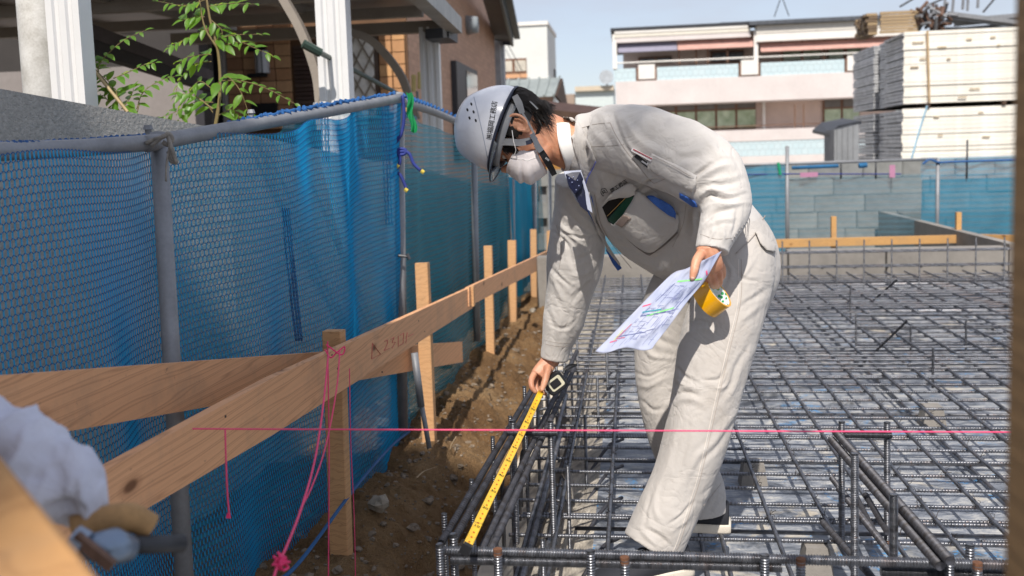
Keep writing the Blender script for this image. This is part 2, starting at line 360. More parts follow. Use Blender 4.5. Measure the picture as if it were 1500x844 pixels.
w_dark = pl('dark_metal', '34363B', var=.1, r=.5); w_recess = pl('recess_wall', 'D8C4B8', var=.06, vs=3)
w_roof = tile_mat('slate_roof', srgb('54585F'), srgb('4A4E55'), 3, 3, .06)
w_redaw = pl('red_awning', 'BE958A', var=.1, vs=3); w_navaw = pl('navy_awning', '8A8798', var=.08)
YB = 36.
ap = thing('apartment_building', (xf(1090, YB), YB+4, -.6), 'long white three-storey building with pale blue tiled balconies and brown windows behind the site', 'building')
XL, XR = xf(900, YB, 40), xf(1330, YB, 30)
zt = zf(905, 55, YB); zr0 = zf(905, 43, YB); z1t = zf(905, 101, YB); z1m = zf(905, 120, YB); z1b = zf(905, 155.5, YB); z2t = z1b; z2b = zf(1100, 190, YB); z2m = zf(1100, 207, YB); z2n = zf(1100, 229, YB)
bx('wall', w_recess, ap, XL+.3, XR, YB+1.5, YB+9, -.6, zr0-.1)
bx('slab', w_pink, ap, XL, XR, YB, YB+1.9, z1b, z1m)
bx('lower_wall', w_pink, ap, XL, XR, YB-.02, YB+1.7, z2m, z2b); bx('lower_parapet', w_blue, ap, XL, XR, YB-.0, YB+.2, z2n, z2m-.003); bx('lower_base', w_pink, ap, XL, XR, YB-.02, YB+.3, -.6, z2n-.003)
for a, b in ((900, 932), (963, 1082), (1115, 1237), (1271, 1330)): bx('parapet', w_blue, ap, xf(a, YB), xf(b, YB), YB+.03, YB+.22, z1m+.003, z1t)
for a, b in ((936, 960), (1086, 1111), (1241, 1268)):
    bx('parapet_panel', w_white, ap, xf(a, YB), xf(b, YB), YB-.03, YB+.02, z1m+.06, z1t+.12); bx('panel_frame', w_brown, ap, xf(a-3, YB), xf(b+3, YB), YB+.023, YB+.10, z1m-.03, z1t+.02)
M = MB(); r_z = z1t+.22
M.tube([(XL, YB+.1, r_z), (XR, YB+.1, r_z)], .035, 6); M.build('handrail', w_white, ap)
zr0 = zf(905, 43, YB)
bx('fascia', w_white, ap, XL, xf(1096, YB), YB-.08, YB+.3, zf(905, 50, YB), zr0-.08); bx('fascia', pl('cream_fascia', 'D9D3C6', var=.04), ap, XL, xf(1100, YB), YB-.06, YB+.3, zf(905, 55, YB)-.02, zf(905, 50, YB)-.005)
bx('fascia', w_pink, ap, XL+.05, xf(1100, YB), YB-.04, YB+.3, zf(905, 63, YB), zf(905, 55, YB)-.025)
bx('roof', w_dark, ap, XL-.15, xf(1098, YB), YB-.10, YB+9, zr0-.075, zr0+.04)
M = MB(); xa, xb = xf(1097, YB), XR; zrb = zf(1190, 26.5, YB+4.5)
M.add([(xa, YB-.3, zr0-.0), (xb, YB-.3, zr0), (xb, YB+4.5, zrb), (xa-.6, YB+4.5, zrb), (xa, YB-.3, zr0-.12), (xb, YB-.3, zr0-.12), (xb, YB+4.5, zrb-.3), (xa-.6, YB+4.5, zrb-.3)], [(0, 1, 2, 3), (0, 4, 5, 1), (0, 3, 7, 4), (4, 7, 6, 5), (1, 5, 6, 2), (2, 6, 7, 3)]); M.build('roof', w_roof, ap, label='dark grey sloping slate roof on the right half')
bx('fascia', pl('cream_fascia2', 'D6D1C8', var=.04), ap, xf(1108, YB), XR, YB-.12, YB+.3, zr0-.42, zr0-.125); bx('fascia', w_white, ap, xf(1108, YB), XR, YB-.10, YB+.3, zr0-.72, zr0-.425)
for a, b, m in ((907, 993, w_navaw), (994, 1104, w_redaw), (1115, 1330, w_redaw)):
    xa, xb = xf(a, YB), xf(b, YB); top = zf(905, 63, YB)-.01 if a < 1100 else zr0-.73; M = MB(); h = .36
    M.add([(xa, YB+.25, top), (xb, YB+.25, top), (xb, YB-.05, top-h), (xa, YB-.05, top-h), (xa, YB+.28, top), (xb, YB+.28, top), (xb, YB-.02, top-h-.02), (xa, YB-.02, top-h-.02)], [(0, 3, 2, 1), (4, 5, 6, 7), (0, 1, 5, 4), (1, 2, 6, 5), (2, 3, 7, 6), (3, 0, 4, 7)]); M.build('awning', m, ap)
for px in (902, 1108): bx('post', w_white, ap, xf(px-3, YB), xf(px+3, YB), YB-.01, YB+.2, z1t, zf(px, 50 if px < 1000 else 44, YB))
for px in (1020, 1037, 1066, 995, 1145, 1176, 1208, 1240, 1272): bx('post', w_brown, ap, xf(px, YB), xf(px, YB)+.07, YB+.22, YB+.28, z1t, zf(px, 64 if px < 1100 else 52, YB))
def window(px0, px1, t, b, Y, par, panes, trans=0, glass=None):
    pm = (px0+px1)/2; x0, x1, z0, z1 = xf(px0, Y), xf(px1, Y), zf(pm, b, Y), zf(pm, t, Y); f = .07
    fr = bx('window', w_brown, par, x0, x1, Y-.03, Y+.0, z0, z1); n = panes; w = (x1-x0)/n
    for i in range(n):
        zt_ = z1-f if not trans else z1-(z1-z0)*trans-f*.5
        bx('pane', glass or w_glass, fr, x0+i*w+f, x0+(i+1)*w-f*.3, Y-.045, Y-.031, z0+f, zt_)
        if trans: bx('pane', mat('dark_transom', srgb('6E6A66'), .2, var=.1), fr, x0+i*w+f, x0+(i+1)*w-f*.3, Y-.045, Y-.031, zt_+f, z1-f*.5)
    ORG[fr.name] = ORG[par.name]
    return fr
wdk = mat('shaded_glass', srgb('4E5458'), .1, var=.3, vs=4)
window(936, 985, 83, 93, YB+1.45, ap, 2, glass=wdk); window(1041, 1090, 74, 92, YB+1.45, ap, 2, glass=wdk)
window(1145, 1202, 55, 90, YB+1.45, ap, 2); window(1211, 1260, 50, 88, YB+1.45, ap, 2)
window(960, 1107, 150.5, 191, YB+1.45, ap, 5, .28); window(1205, 1259, 144, 186, YB+1.45, ap, 2, .34)
bx('drainpipe', w_white, ap, xf(1124, YB), xf(1128, YB), YB+1.2, YB+1.4, z2b, z2t)
M = MB()
for px in (1165, 1178):
    M.tube([(xf(px, YB), YB+.1, z2b), (xf(px, YB), YB+.1, z2b+.9)], .025, 6)
M.build('railing_post', w_brown, ap); M = MB(); M.tube([(XL, YB+.15, z2b+.15), (XR, YB+.15, z2b+.15)], .02, 6); M.build('handrail', w_brown, ap)
p = ony(1145, 26, YB+2); M = MB()
for s in (-1, 1): M.tube([(p[0]+s*.28, p[1], zrb-.2), (p[0], p[1], zrb+.6)], .02, 5)
M.tube([(p[0], p[1], zrb+.55), (p[0], p[1], zrb+1.4)], .02, 5); M.build('aerial', w_dark, ap)
# white cube building, low roofs
YW = 30.
wb = thing('white_building', (xf(768, YW), YW+1.5, -.6), 'white box-shaped building with one brown-framed window, behind the brick house', 'building')
x1 = xf(801, YW, 35); x0 = xf(700, YW); zt_ = zf(770, 38, YW)
w_wh = pl('white_siding', 'D8DAD6', var=.05, vs=.8, bump=.2, bs=3); bx('wall', w_wh, wb, x0, x1, YW, YW+3.4, -.6, zt_); bx('coping', w_white, wb, x0, x1+.04, YW-.05, YW+3.45, zt_+.003, zt_+.12)
window(733, 773, 86, 108, YW-.01, wb, 2, glass=mat('pale_curtain', srgb('C9C2B4'), .4, var=.1)); pbox('panel', pl('peach_panel', 'D3A27C', var=.05), wb, 734, 772, 108.5, 114.5, YW-.05, .04)
M = MB(); bx('side_window', w_dark, wb, x1+.002, x1+.03, YW+2.3, YW+3.0, zf(806, 104, YW), zf(806, 92, YW)); wire = smoothline([pd(738, 55, 29.5), pd(752, 80, 29.5), pd(765, 105, 29.5)], 4); M.tube(wire, .012, 4); M.build('cable', w_dark, wb)
t = NT('standing_seam_zinc'); t.col(t.ramp(t.noise(2, 5), [(.3, srgb('8B9390')), (.7, srgb('A6ADA8'))])); t.set('Roughness', .45); t.set('Metallic', .3); m_zinc = t.m
gh = thing('grey_roofed_house', pd(780, 150, 24), 'low house with a grey standing-seam metal roof, seen just above the hard hat', 'house')
A, B, C2, D2 = pd(700, 120, 25), pd(820, 113.5, 25), pd(811, 141, 22.5), pd(700, 146, 22.5); M = MB(); M.prism([A, B, C2, D2], (0, .05, -.08)); M.build('roof', m_zinc, gh)
for k in range(9):
    f = k/8.; a = A+(B-A)*f; b = D2+(C2-D2)*f; M = MB(); M.beam(a+np.array((0, -.01, .02)), b+np.array((0, -.01, .02)), .05, .06); M.build('seam', m_zinc, gh)
w_bw = pl('dark_brown_timber', '4B382C', var=.15); w_cream = pl('cream_wall', 'C9BBA6', var=.06)
E_ = pd(828, 152, 25.5); M = MB(); M.prism([B+(0.02, 0, -.03), E_, pd(822, 155, 24), pd(812, 141, 22.6), ], (.06, 0, 0)); M.build('bargeboard', w_bw, gh)
M = MB(); M.box((A[0], 23.3, -.6), (C2[0]-.15, 25.4, C2[2]-.12)); M.build('wall', w_cream, gh); M = MB(); M.box((A[0], 22.45, C2[2]-.22), (C2[0], 22.55, C2[2]-.02)); M.build('gutter', w_bw, gh)
yh = thing('timber_house', pd(830, 175, 18), 'low house with a dark brown eave and ochre timber wall just behind his neck', 'house')
A, B = pd(770, 145, 18.5), pd(885, 157, 18.5); M = MB(); M.prism([A, B, B+np.array((0, -1, -.22)), A+np.array((0, -1, -.22))], (0, 0, -.1)); M.build('roof', pl('brown_roof', '4A3630', var=.15), yh)
M = MB(); M.box((A[0], 18, -.6), (B[0]+.6, 18.3, B[2]-.25)); M.build('wall', wood_mat('ochre_timber', srgb('A87A3A'), srgb('6E4A20'), False), yh)
M = MB(); M.beam(A+(0, -1.05, -.27), B+(0, -1.05, -.27), .1, .14); M.build('gutter', w_bw, yh)
fh = thing('far_building', (xf(870, 60), 60, -.6), 'small pale far building with a cream roof edge, left of the apartments', 'building')
pbox('wall', pl('pale_far', 'C9D3D2', var=.04), fh, 843, 899, 133, 170, 60, 6); pbox('parapet', w_cream, fh, 842, 899, 126, 133, 59.7, 6); pbox('wall', pl('brown_far', 'A08E80', var=.05), fh, 826, 842, 138, 170, 61, 5)
M = MB(); M.tube([ony(889, 126, 59.5), ony(890, 116, 59.5)], .05, 5); M.build('aerial', w_dark, fh); M = MB(); c = ony(888, 113, 59.4); M.tube([c, c+(0, .1, 0)], [.45, .3], 12); M.build('dish', pl('dish', 'AEB4BA'), fh)
# shed beside the stack
sh = thing('tin_shed', pd(1240, 235, 18), 'narrow grey corrugated lean-to shed left of the stacked panels', 'shed')
YS = 18.
for i in range(9):
    a = xf(1222, YS)+(xf(1258, YS)-xf(1222, YS))*i/9; w = (xf(1258, YS)-xf(1222, YS))/9; bx('sheet', pl('tin', '8B8E92', var=.15, vs=3), sh, a, a+w*.96, YS-.02*(i % 2), YS+.9, -.6, zf(1240, 190-i*.9, YS))
A, B = pd(1214, 196, 17.7), pd(1262, 177, 17.9); mid = pd(1228, 184, 17.7)
M = MB(); M.prism([A, mid, B, B+np.array((0, 1.6, .1)), mid+np.array((0, 1.6, .1)), A+np.array((0, 1.6, .1))], (0, 0, -.06)); M.build('roof', w_dark, sh)
# ---------------------------------------------------------------- stacked scaffold panels
m_pf = mat('white_panel_paint', srgb('EFECE4'), .6, var=.05, vs=5, bump=.2, bs=20, tint=srgb('DDD8CC')); m_pe = mat('galvanised_end', srgb('BFC1C4'), .5, metal=.3, var=.2, vs=6)
YK = 21.
st = thing('panel_stack', (xf(1380, YK), YK+2, -.6), 'huge double stack of off-white scaffold panels with grey ends at the right', 'stack')
x0 = xf(1322, YK); x1 = xf(1500, YK)
me_p = []
def pane_mesh(h):
    M = MB(); M.box((0, 0, 0), (x1-x0+1.2, .02, h)); me = bpy.data.meshes.new('panel_face'); me.from_pydata(M.V, [], M.F); me.materials.append(m_pf); return me
zA0, zA1, zB0, zB1 = zf(1322, 236, YK)-.9, zf(1322, 159.5, YK), zf(1322, 152.5, YK)+.0, zf(1322, 47, YK)
for z0, z1, n, tag_ in ((zA0, zA1, 22, 0), (zB0, zB1, 20, 1)):
    h = (z1-z0)/n; pm = pane_mesh(h*.955); me = bpy.data.meshes.new('panel_end'); 
    for j in range(n):
        o = inst('panel', pm, st, (x0+rng.uniform(-.02, .02)+.02*tag_, YK+rng.uniform(-.02, .02), z0+j*h))
        M = MB()
        dd = [0, 1.6, 2.4, 4.6]
        for k in range(3): M.box((x0+.015+rng.uniform(0, .03)+(.1 if k == 1 else 0), YK+dd[k]+.08, z0+j*h), (x0+.5, YK+dd[k+1]-.03, z0+j*h+h*(.86 if (j+k) % 3 else .7)))
        M.build('panel_end', m_pe, st)
    bx('core', pl('stack_core', '6A655C'), st, x0+.3, x1+1.0, YK+.04, YK+4.4, z0, z1)
for px in (1359, 1470):
    M = MB(); M.box((xf(px-3, YK), YK-.05, zA1+.01), (xf(px+3, YK), YK+.5, zB0-.01)); M.build('spacer_block', w_bw, st)
M = MB(); M.tube([(xf(1356, YK), YK-.06, zB1), (xf(1360, YK), YK-.06, zB0)], .022, 5); M.build('lashing', pl('tan_cord', 'B59A74'), st); M = MB(); M.tube([ony(1358, 155, YK-.06), ony(1347, 190, YK-.07), ony(1333, 240, YK-.1)], .02, 5); M.build('rope', pl('pale_blue_rope', '8FB8D0'), st)
for k, (px, py) in enumerate(((1420, 57), (1380, 69), (1463, 66), (1390, 86), (1340, 98), (1455, 54), (1372, 171), (1437, 165), (1378, 198), (1445, 200), (1352, 86), (1410, 142), (1345, 62), (1428, 130))):
    M = MB(); p = ony(px, py, YK-.035); w = rng.uniform(.03, .12); M.box((p[0]-w, YK-.03, p[2]-.018), (p[0]+w, YK-.022, p[2]+.012)); M.build('rust_patch', mat('rust_scuff', srgb('B9A88C'), .9, var=.3, vs=20), st)
# odds and ends on top of the stack
def topthing(label, name, cat, fn, g=None):
    M = MB(); fn(M); return tag(M.build(name, fn.m, None), label, cat, g)
def f1(M):
    for j in range(6):
        for i in range(5): M.beam(ony(1290+i*7.5, 47-j*4.6, YK+.6+i*.02), ony(1290+i*7.5, 47-j*4.6, YK+3.2), .10, .055)
zc = thing('timber_bundle', pd(1308, 45, 22), 'bundle of cut timbers on top of the left end of the panel stack', 'timber')
m_tb = wood_mat('weathered_timber', srgb('B29A78'), srgb('6E5638'), False); m_tb2 = wood_mat('weathered_timber_dark', srgb('7E6A54'), srgb('3E3024'), False)
for j in range(7):
    M = MB(); z = zB1+.03+j*.068; M.box((x0-.38+.02*(j % 2), YK+.35, z), (x0+.42, YK+.41, z+.055)); M.build('timber', m_tb, zc)
    for i in range(7): M = MB(); M.box((x0-.62+rng.uniform(-.04, .04), YK+.5+i*.16, z), (x0-.40, YK+.62+i*.16, z+.055)); M.build('timber', m_tb2 if (i+j) % 3 else m_tb, zc)
pc = thing('pipe_bundle', pd(1370, 25, 22), 'tangle of rusty clamps and short pipes beside grey poles on the stack', 'pipes')
m_rust = mat('rusty_steel', srgb('6E5548'), .8, metal=.2, var=.4, vs=12, bump=.4, bs=40); m_galv = mat('galvanised_pipe', srgb('8A8C90'), .55, metal=.3, var=.12, vs=12)
for i in range(46):
    p = ony(rng.uniform(1340, 1388), rng.uniform(12, 42), YK+rng.uniform(.3, .8)); q = rng.uniform(-.2, .2, 3); M = MB(); M.tube([p-q, p+q], .035, 6); M.build('clamp', m_rust if rng.random() < .6 else m_galv, pc)
gp = thing('pole_bundle', pd(1430, 25, 22), 'pale grey scaffold poles lying across the top right of the panel stack', 'poles')
for k, (a, b, c, d) in enumerate(((1388, 20, 1500, 34), (1392, 26, 1500, 38), (1384, 32, 1500, 22), (1398, 36, 1500, 26), (1362, 42, 1500, 41), (1372, 45, 1500, 34))):
    M = MB(); M.beam(ony(a, b, YK+.6+.08*k), ony(c, d, YK+.6+.08*k), .08, .09 if k < 4 else .05); M.build('pole', m_galv, gp)
for px, t, b in ((1383, 0, 16), (1395, 0, 18), (1410, -10, 14), (1417, -10, 16), (1432, -10, 12)):
    M = MB(); M.tube([ony(px, b, YK+1.2), ony(px+2, t-6, YK+1.2)], .03, 6); M.build('pole', m_galv, gp)
for P in ([(1318, 10), (1345, -6)], [(1344, 14), (1392, -6)], [(1440, 18), (1462, -8)]):
    M = MB(); M.tube([ony(*P[0], YK+2.5), ony(*P[1], YK+2.5)], .025, 5); M.build('pole', w_dark, gp)
# ---------------------------------------------------------------- brick house on the left
XH = -2.6; YF = onx(597.5, 100, XH)[1]; YE = onx(725.5, 100, XH)[1]
m_bwall = tile_mat('brown_brick_wall', srgb('CFA58A'), srgb('BD967E'), 1/.24, 1/.075, .035, 'YZ', .5); m_bcorner = pl('tan_render', 'C79B6E', var=.1, vs=6, bump=.3, bs=60)
hs = thing('brick_house', (XH-3, YF+2, -.6), 'brown brick house with tan front, lattice window and arched carport braces before it', 'house')
bx('wall', m_bwall, hs, XH-.25, XH, YF+.06, YE, -.6, 7.5); 
bx('wall', pl('tan_backing', '6B4E36', var=.1), hs, -9, XH-.002, YF+.02, YF+.3, -.6, 5.2)
me_t = {}
def tiles(px0, px1, top, bot, w, h, Y, m, nm='tile'):
    xa, xb, za, zb = xf(px0, Y), xf(px1, Y), zf((px0+px1)/2, bot, Y), zf((px0+px1)/2, top, Y); nx, nz = max(1, round((xb-xa)/w)), max(1, round((zb-za)/h)); w, h = (xb-xa)/nx, (zb-za)/nz
    M = MB(); M.beam((0, 0, .005), (0, 0, h-.005), w-.012, .04, (0, 1, 0), .004); ms = []
    for mm_ in m:
        me = bpy.data.meshes.new(nm); me.from_pydata(M.V, [], M.F); me.materials.append(mm_); ms.append(me)
    for i in range(nx):
        for j in range(nz): inst(nm, ms[rng.integers(len(ms))], hs, (xa+(i+.5)*w, Y-.0+rng.uniform(-.004, .004), za+j*h))
tan = [mat('tan_tile_%d' % i, srgb(c), .8, var=.12, vs=10, bump=.3, bs=80) for i, c in enumerate(('B98A60', 'C79868', 'A97C56'))]
tiles(558, 597, 41, 165, .20, .14, YF-.02, tan); tiles(336, 430, 30, 190, .22, .14, YF-.02, [mat('brown_tile_%d' % i, srgb(c), .8, var=.12, vs=10, bump=.3, bs=80) for i, c in enumerate(('BC8E68', 'CBA078', 'AA8060'))])
tiles(433, 470, 66, 190, .32, .05, YF-.02, [mat('dark_slate_tile_%d' % i, srgb(c), .8, var=.12, vs=10) for i, c in enumerate(('4C3A34', '5A4840'))])
# lattice window with curtain
lw = bx('window', pl('bronze_frame', '4B3B30', r=.4), hs, xf(484, YF), xf(558, YF), YF-.05, YF+.0, zf(520, 175, YF), zf(520, 39, YF)); ORG[lw.name] = ORG[hs.name]
YL = YF-.06; bx('curtain', pl('white_curtain', 'E4E0D8', var=.12, vs=14), lw, xf(490, YL), xf(550, YL), YL, YL+.012, zf(520, 172, YL), zf(520, 52, YL))
M = MB(); xa, xb, za, zb = xf(488, YL), xf(552, YL), zf(520, 172, YL), zf(520, 40, YL); s = .16
k = xa-2
while k < xb+2:
    for sg in (1, -1):
        P = []
        for tt_ in np.linspace(-2, 2, 161):
            x = k+tt_*.55*sg; z = za+(zb-za)/2+tt_
            if xa <= x <= xb and za <= z <= zb: P.append((x, YL-.02, z))
        if len(P) > 3: M.tube([P[0], P[-1]], .011, 5)
    k += s
M.build('lattice', pl('lattice_metal', '8A7E6E', r=.5), lw)['kind'] = 'stuff'
# door recess and garage hollow on the left
bx('door_frame', pl('grey_frame', '8C8985'), hs, xf(296, YF), xf(318, YF), YF-.09, YF+.0, -.6, zf(300, 55, YF)); bx('door_frame', pl('light_frame', 'AAA7A2'), hs, xf(331, YF), xf(336, YF), YF-.1, YF+.0, -.6, zf(330, 35, YF))
bx('door', pl('dark_door', '17161A'), hs, xf(318.5, YF), xf(330.5, YF), YF-.05, YF+.0, -.6, zf(330, 35, YF)); bx('mail_slot', pl('black_box', '121214'), hs, xf(374, YF), xf(409, YF), YF-.13, YF-.055, zf(390, 172, YF), zf(390, 152, YF))
lamp = bx('wall_lamp', pl('lamp_black', '1E1F22'), hs, xf(372, YF), xf(397, YF), YF-.16, YF-.06, zf(384, 114, YF), zf(384, 109, YF)); ORG[lamp.name] = ORG[hs.name]
bx('lamp_cap', pl('lamp_black', '1E1F22'), lamp, xf(373, YF), xf(397, YF), YF-.16, YF-.06, zf(384, 76, YF), zf(384, 71, YF)); M = MB(); c = ony(384.5, 109, YF-.11); M.tube([(c[0], YF-.1, zf(384, 108.5, YF)), (c[0], YF-.1, zf(384, 76.5, YF))], .085, 12); M.build('lamp_glass', pl('opal_glass', 'C9CCD4', r=.3, var=.05), lamp)
M = MB()
for dx in (-.03, .03): M.tube([(c[0]+dx, YF-.19, zf(384, 109, YF)), (c[0]+dx, YF-.19, zf(384, 76, YF))], .006, 5)
M.build('lamp_bar', w_dark, lamp)
# verge / eave
P = [onx(710.6, 0, XH+.5), pd(750, 62, 18.6), pd(725.5, 61, 18.6)]
YV = YE+.2
ev = MB(); a0, a1 = onx(735, -2, XH+.55), pd(750, 62, 0); 
q0 = pd(735, 0, 15.2); q1 = pd(750.5, 62.5, 18.6); q2 = pd(725.5, 61, 18.8); q3 = pd(710.5, 0, 15.4); d_ = (q0-q1); q0 = q0+d_*1.5; q3 = q3+d_*1.5
ev.prism([q0, q1, q2, q3], (0, 0, .10)); ev.build('soffit', pl('grey_soffit', '6E6C69', var=.06), hs)
ev = MB(); ev.beam(q0+(.0, 0, .05), q1+(.0, 0, .05), .05, .26); ev.build('bargeboard', pl('dark_green_edge', '3A4341', r=.4), hs); ev = MB(); ev.beam(q1+(0, 0, .02), q2+(0, 0, .02), .06, .16); ev.build('bargeboard', w_dark, hs)
ev = MB(); ev.beam(q0+(.10, 0, .1), q1+(.10, 0, .1), .12, .08); ev.build('roof_edge', pl('roof_edge', '5B6466', r=.5), hs)
bx('drainpipe', pl('pipe_grey', '9A9CA0', r=.4), hs, xf(727, YE+.3), xf(735.5, YE+.3), YE+.3, YE+.5, -.6, zf(730, 62, YE+.3))
bx('rear_wall', pl('pale_rear', 'B4B6B8'), hs, -5, XH+.1, YE+.5, YE+.8, -.6, 4)
# small window in the brick wall
y0, y1 = onx(662, 150, XH)[1], onx(693, 150, XH)[1]; zz1 = onx(676, 97, XH)[2]
fr = bx('window', w_dark, hs, XH+.002, XH+.09, y0, y1, zz1-1.5, zz1); ORG[fr.name] = ORG[hs.name]
bx('pane', mat('dark_glass', srgb('2A2B30'), .08, var=.3, vs=3, coat=.5), fr, XH+.091, XH+.10, y0+(y1-y0)*.42, y1-.08, zz1-1.4, zz1-.08)
M = MB(); c = onx(684, 37, XH); M.tube([c, c+(.18, 0, 0)], [.16, .13], 14); M.build('vent_hood', pl('vent_grey', '9AA2A8', r=.4), hs, smooth=True)
bx('shade_canopy', pl('canopy_grey', '6A6765'), hs, -9, xf(552, YF-.5), YF-1.35, YF-.1, zf(430, 20, YF-.7), zf(430, 12, YF-.7))  # canopy added behind the carport beam to keep the tiled front in shade
# garage hollow
gy = YF-1.5
bx('wall', pl('charcoal_wall', '3A3634', var=.1), hs, -9, xf(296, gy), gy, gy+.2, -.6, zf(200, 40, gy)); bx('wall', pl('black_inner_shade', '0B0A0B'), hs, -9, xf(300, gy), gy-.0, gy+.2, zf(200, 39.5, gy), zf(200, -60, gy))  # black upper box puts the garage's inner shade into its colour
gpnl = bx('garage_panel', pl('mauve_grey_panel', '8C8582', var=.08, vs=2), hs, xf(-30, gy-.4), xf(285, gy-.4), gy-.4, gy-.2, -.6, zf(130, 100, gy-.4))
for dy, cc in ((0, '4A4240'), (.1, '2A2624')):
    M = MB(); M.beam(pd(110, 40, 6.0)-(0, 0, dy), pd(306, 112, 8.8)-(0, 0, dy), .08, .1 if not dy else .09); M.build('handrail', pl('rail_'+cc, cc), hs)
# carport
cp = thing('carport', (-1.8, 5.5, -.3), 'pale aluminium carport with fluted columns and curved braces over the neighbour\'s yard', 'carport')
m_alu = mat('cream_aluminium', srgb('CFCDC6'), .45, var=.04, vs=4); m_aluw = mat('white_aluminium', srgb('DCDCDC'), .4, var=.03, vs=3); m_aluk = mat('taupe_aluminium', srgb('8F867C'), .5, var=.08)
def column(pxl, pxr, d, top, bot, rot=RAD(0), parent=None, nm='column', m=None):
    a, b = pd(pxl, 100, d), pd(pxr, 100, d); c = (a+b)/2; w = (b-a)@np.array((1, 0, 0)); n = 24; pr = []
    hw = w/2
    prof = [(-1, -1), (-.62, -1), (-.5, -.82), (-.30, -.82), (-.18, -1), (.18, -1), (.30, -.82), (.5, -.82), (.62, -1), (1, -1), (1, 1), (-1, 1)]
    P = [(c[0]+x*hw*math.cos(rot)-y*hw*.9*math.sin(rot), c[1]+x*hw*math.sin(rot)+y*hw*.9*math.cos(rot), bot) for x, y in prof]; M = MB(); M.prism([p for p in P], (0, 0, top-bot)); return M.build(nm, m or m_aluw, parent)
column(83, 131, 3.45, 3.2, .2, RAD(8), cp); 
M = MB(); c = (pd(20, 100, 3.5)+pd(80, 100, 3.5))/2; M.tube([(c[0], c[1]+.05, .2), (c[0], c[1]+.05, 3.2)], .074, 18); M.build('downpipe', mat('white_pipe_grimy', srgb('DAD9D6'), .4, var=.06, vs=14, tint=srgb('B4B1AA')), cp, smooth=True)
M = MB(); c2 = (pd(66, 100, 3.6)); M.box((c2[0]-.01, c2[1]+.03, .2), (c2[0]+.06, c2[1]+.12, 3.2)); M.build('bracket_rail', mat('grimy_gap', srgb('77736C'), .8, var=.4, vs=20), cp)
column(470, 514, 5.4, 2.35, .2, RAD(6), cp); column(617, 645, 8.0, zf(632, 42, 8.0), -.2, RAD(6), cp)
zt_ = zf(632, 30, 7.9); zb_ = zf(632, 47, 7.9)
M = MB(); M.box((xf(250, 7.9, 40), 7.88, zb_), (xf(664, 7.9, 40), 7.98, zt_)); M.build('end_beam', m_aluk, cp)
M = MB(); a = ony(667, 38, 7.8); b0 = pd(621, -6, 5.9); bb_ = b0+(b0-a)*.30; M.beam(a, bb_, .11, .13); M.build('gutter', mat('gutter_metal', srgb('8B8880'), .4, var=.2, metal=.3), cp)
M = MB(); M.box((a[0]-.22, 7.6, a[2]-.12), (a[0]-.02, 8.0, a[2]-.04)); M.build('bracket', w_dark, cp)
# roof sheets and rafters under them
sl_ = (bb_-a); 
for k in range(5):
    xa = a[0]-.1-k*.95; p0 = np.array((xa, 7.9, zt_+.06)); p1 = p0+sl_*np.array((0, 1, 1)); q0 = p0-(.93, 0, 0); q1 = p1-(.93, 0, 0)
    M = MB(); M.prism([p0, p1, q1, q0], (0, 0, .012)); M.build('roof_panel', mat('smoked_polycarbonate', srgb('7E7672'), .35, var=.06), cp)
    M = MB(); M.beam(p0-(0, 0, .03), p1-(0, 0, .03), .05, .07); M.build('rafter', m_aluk, cp)
for yy in (7.0, 5.9): 
    f = (yy-7.9)/(bb_[1]-7.9) if bb_[1] != 7.9 else 0; z = zt_+.02+sl_[2]*f; M = MB(); M.beam((a[0]-.1, yy, z-.05), (a[0]-4.8, yy, z-.05), .06, .08); M.build('purlin', m_aluk, cp)
def arch(P, d, w, nm='brace', m=None):
    L_ = smoothline([pd(x, y, dd) for x, y, dd in P], 8); M = MB(); n = len(L_); T = np.gradient(L_, axis=0); V = []
    for c, t_ in zip(L_, T):
        t_ = nrm(t_); s = nrm(np.cross(t_, (0, 1, .0))); V += [c+s*w-np.array((0, d, 0)), c+s*w+np.array((0, d, 0)), c-s*w+np.array((0, d, 0)), c-s*w-np.array((0, d, 0))]
    F = [(i*4+k, i*4+(k+1) % 4, i*4+4+(k+1) % 4, i*4+4+k) for i in range(n-1) for k in range(4)]+[(3, 2, 1, 0), (4*n-4, 4*n-3, 4*n-2, 4*n-1)]; return mk(nm, V, F, m or m_alu, cp)
arch([(405, -20, 5.4), (420, 6, 5.4), (440, 42, 5.4), (457, 85, 5.4), (467, 125, 5.4), (472, 190, 5.4)], .03, .024, m=m_aluk); arch([(512, 47, 7.5), (540, 57, 7.6), (565, 80, 7.7), (588, 112, 7.8), (600, 145, 7.85), (610, 175, 7.9)], .03, .032, m=m_aluk)
br = thing('green_pole', pd(500, 90, 5.2), 'thin dark green pole slanting behind the carport columns', 'pole')
M = MB(); M.tube([pd(444, 64, 5.1), pd(470, 78, 5.15)], .026, 8); M.tube([pd(468, 77, 5.15), pd(600, 146, 7.3)], .016, 8); M.build('pole', pl('dark_green_paint', '33443A', r=.4), br)
on = thing('wind_chime', pd(611, 120, 8.3), 'pair of pale yellow tubes hanging beside the far carport column', 'wind chime')
for x, t_, b_ in ((606, 110, 134), (615, 106, 130)): M = MB(); M.tube([pd(x, b_, 8.3), pd(x, t_, 8.3)], .022, 8); M.build('tube', pl('yellow_tube', 'E0CD8A', r=.4, var=.1), on)
M = MB(); M.tube([pd(611, 134, 8.3), pd(612, 150, 8.3)], .012, 6); M.build('striker', m_galv, on)
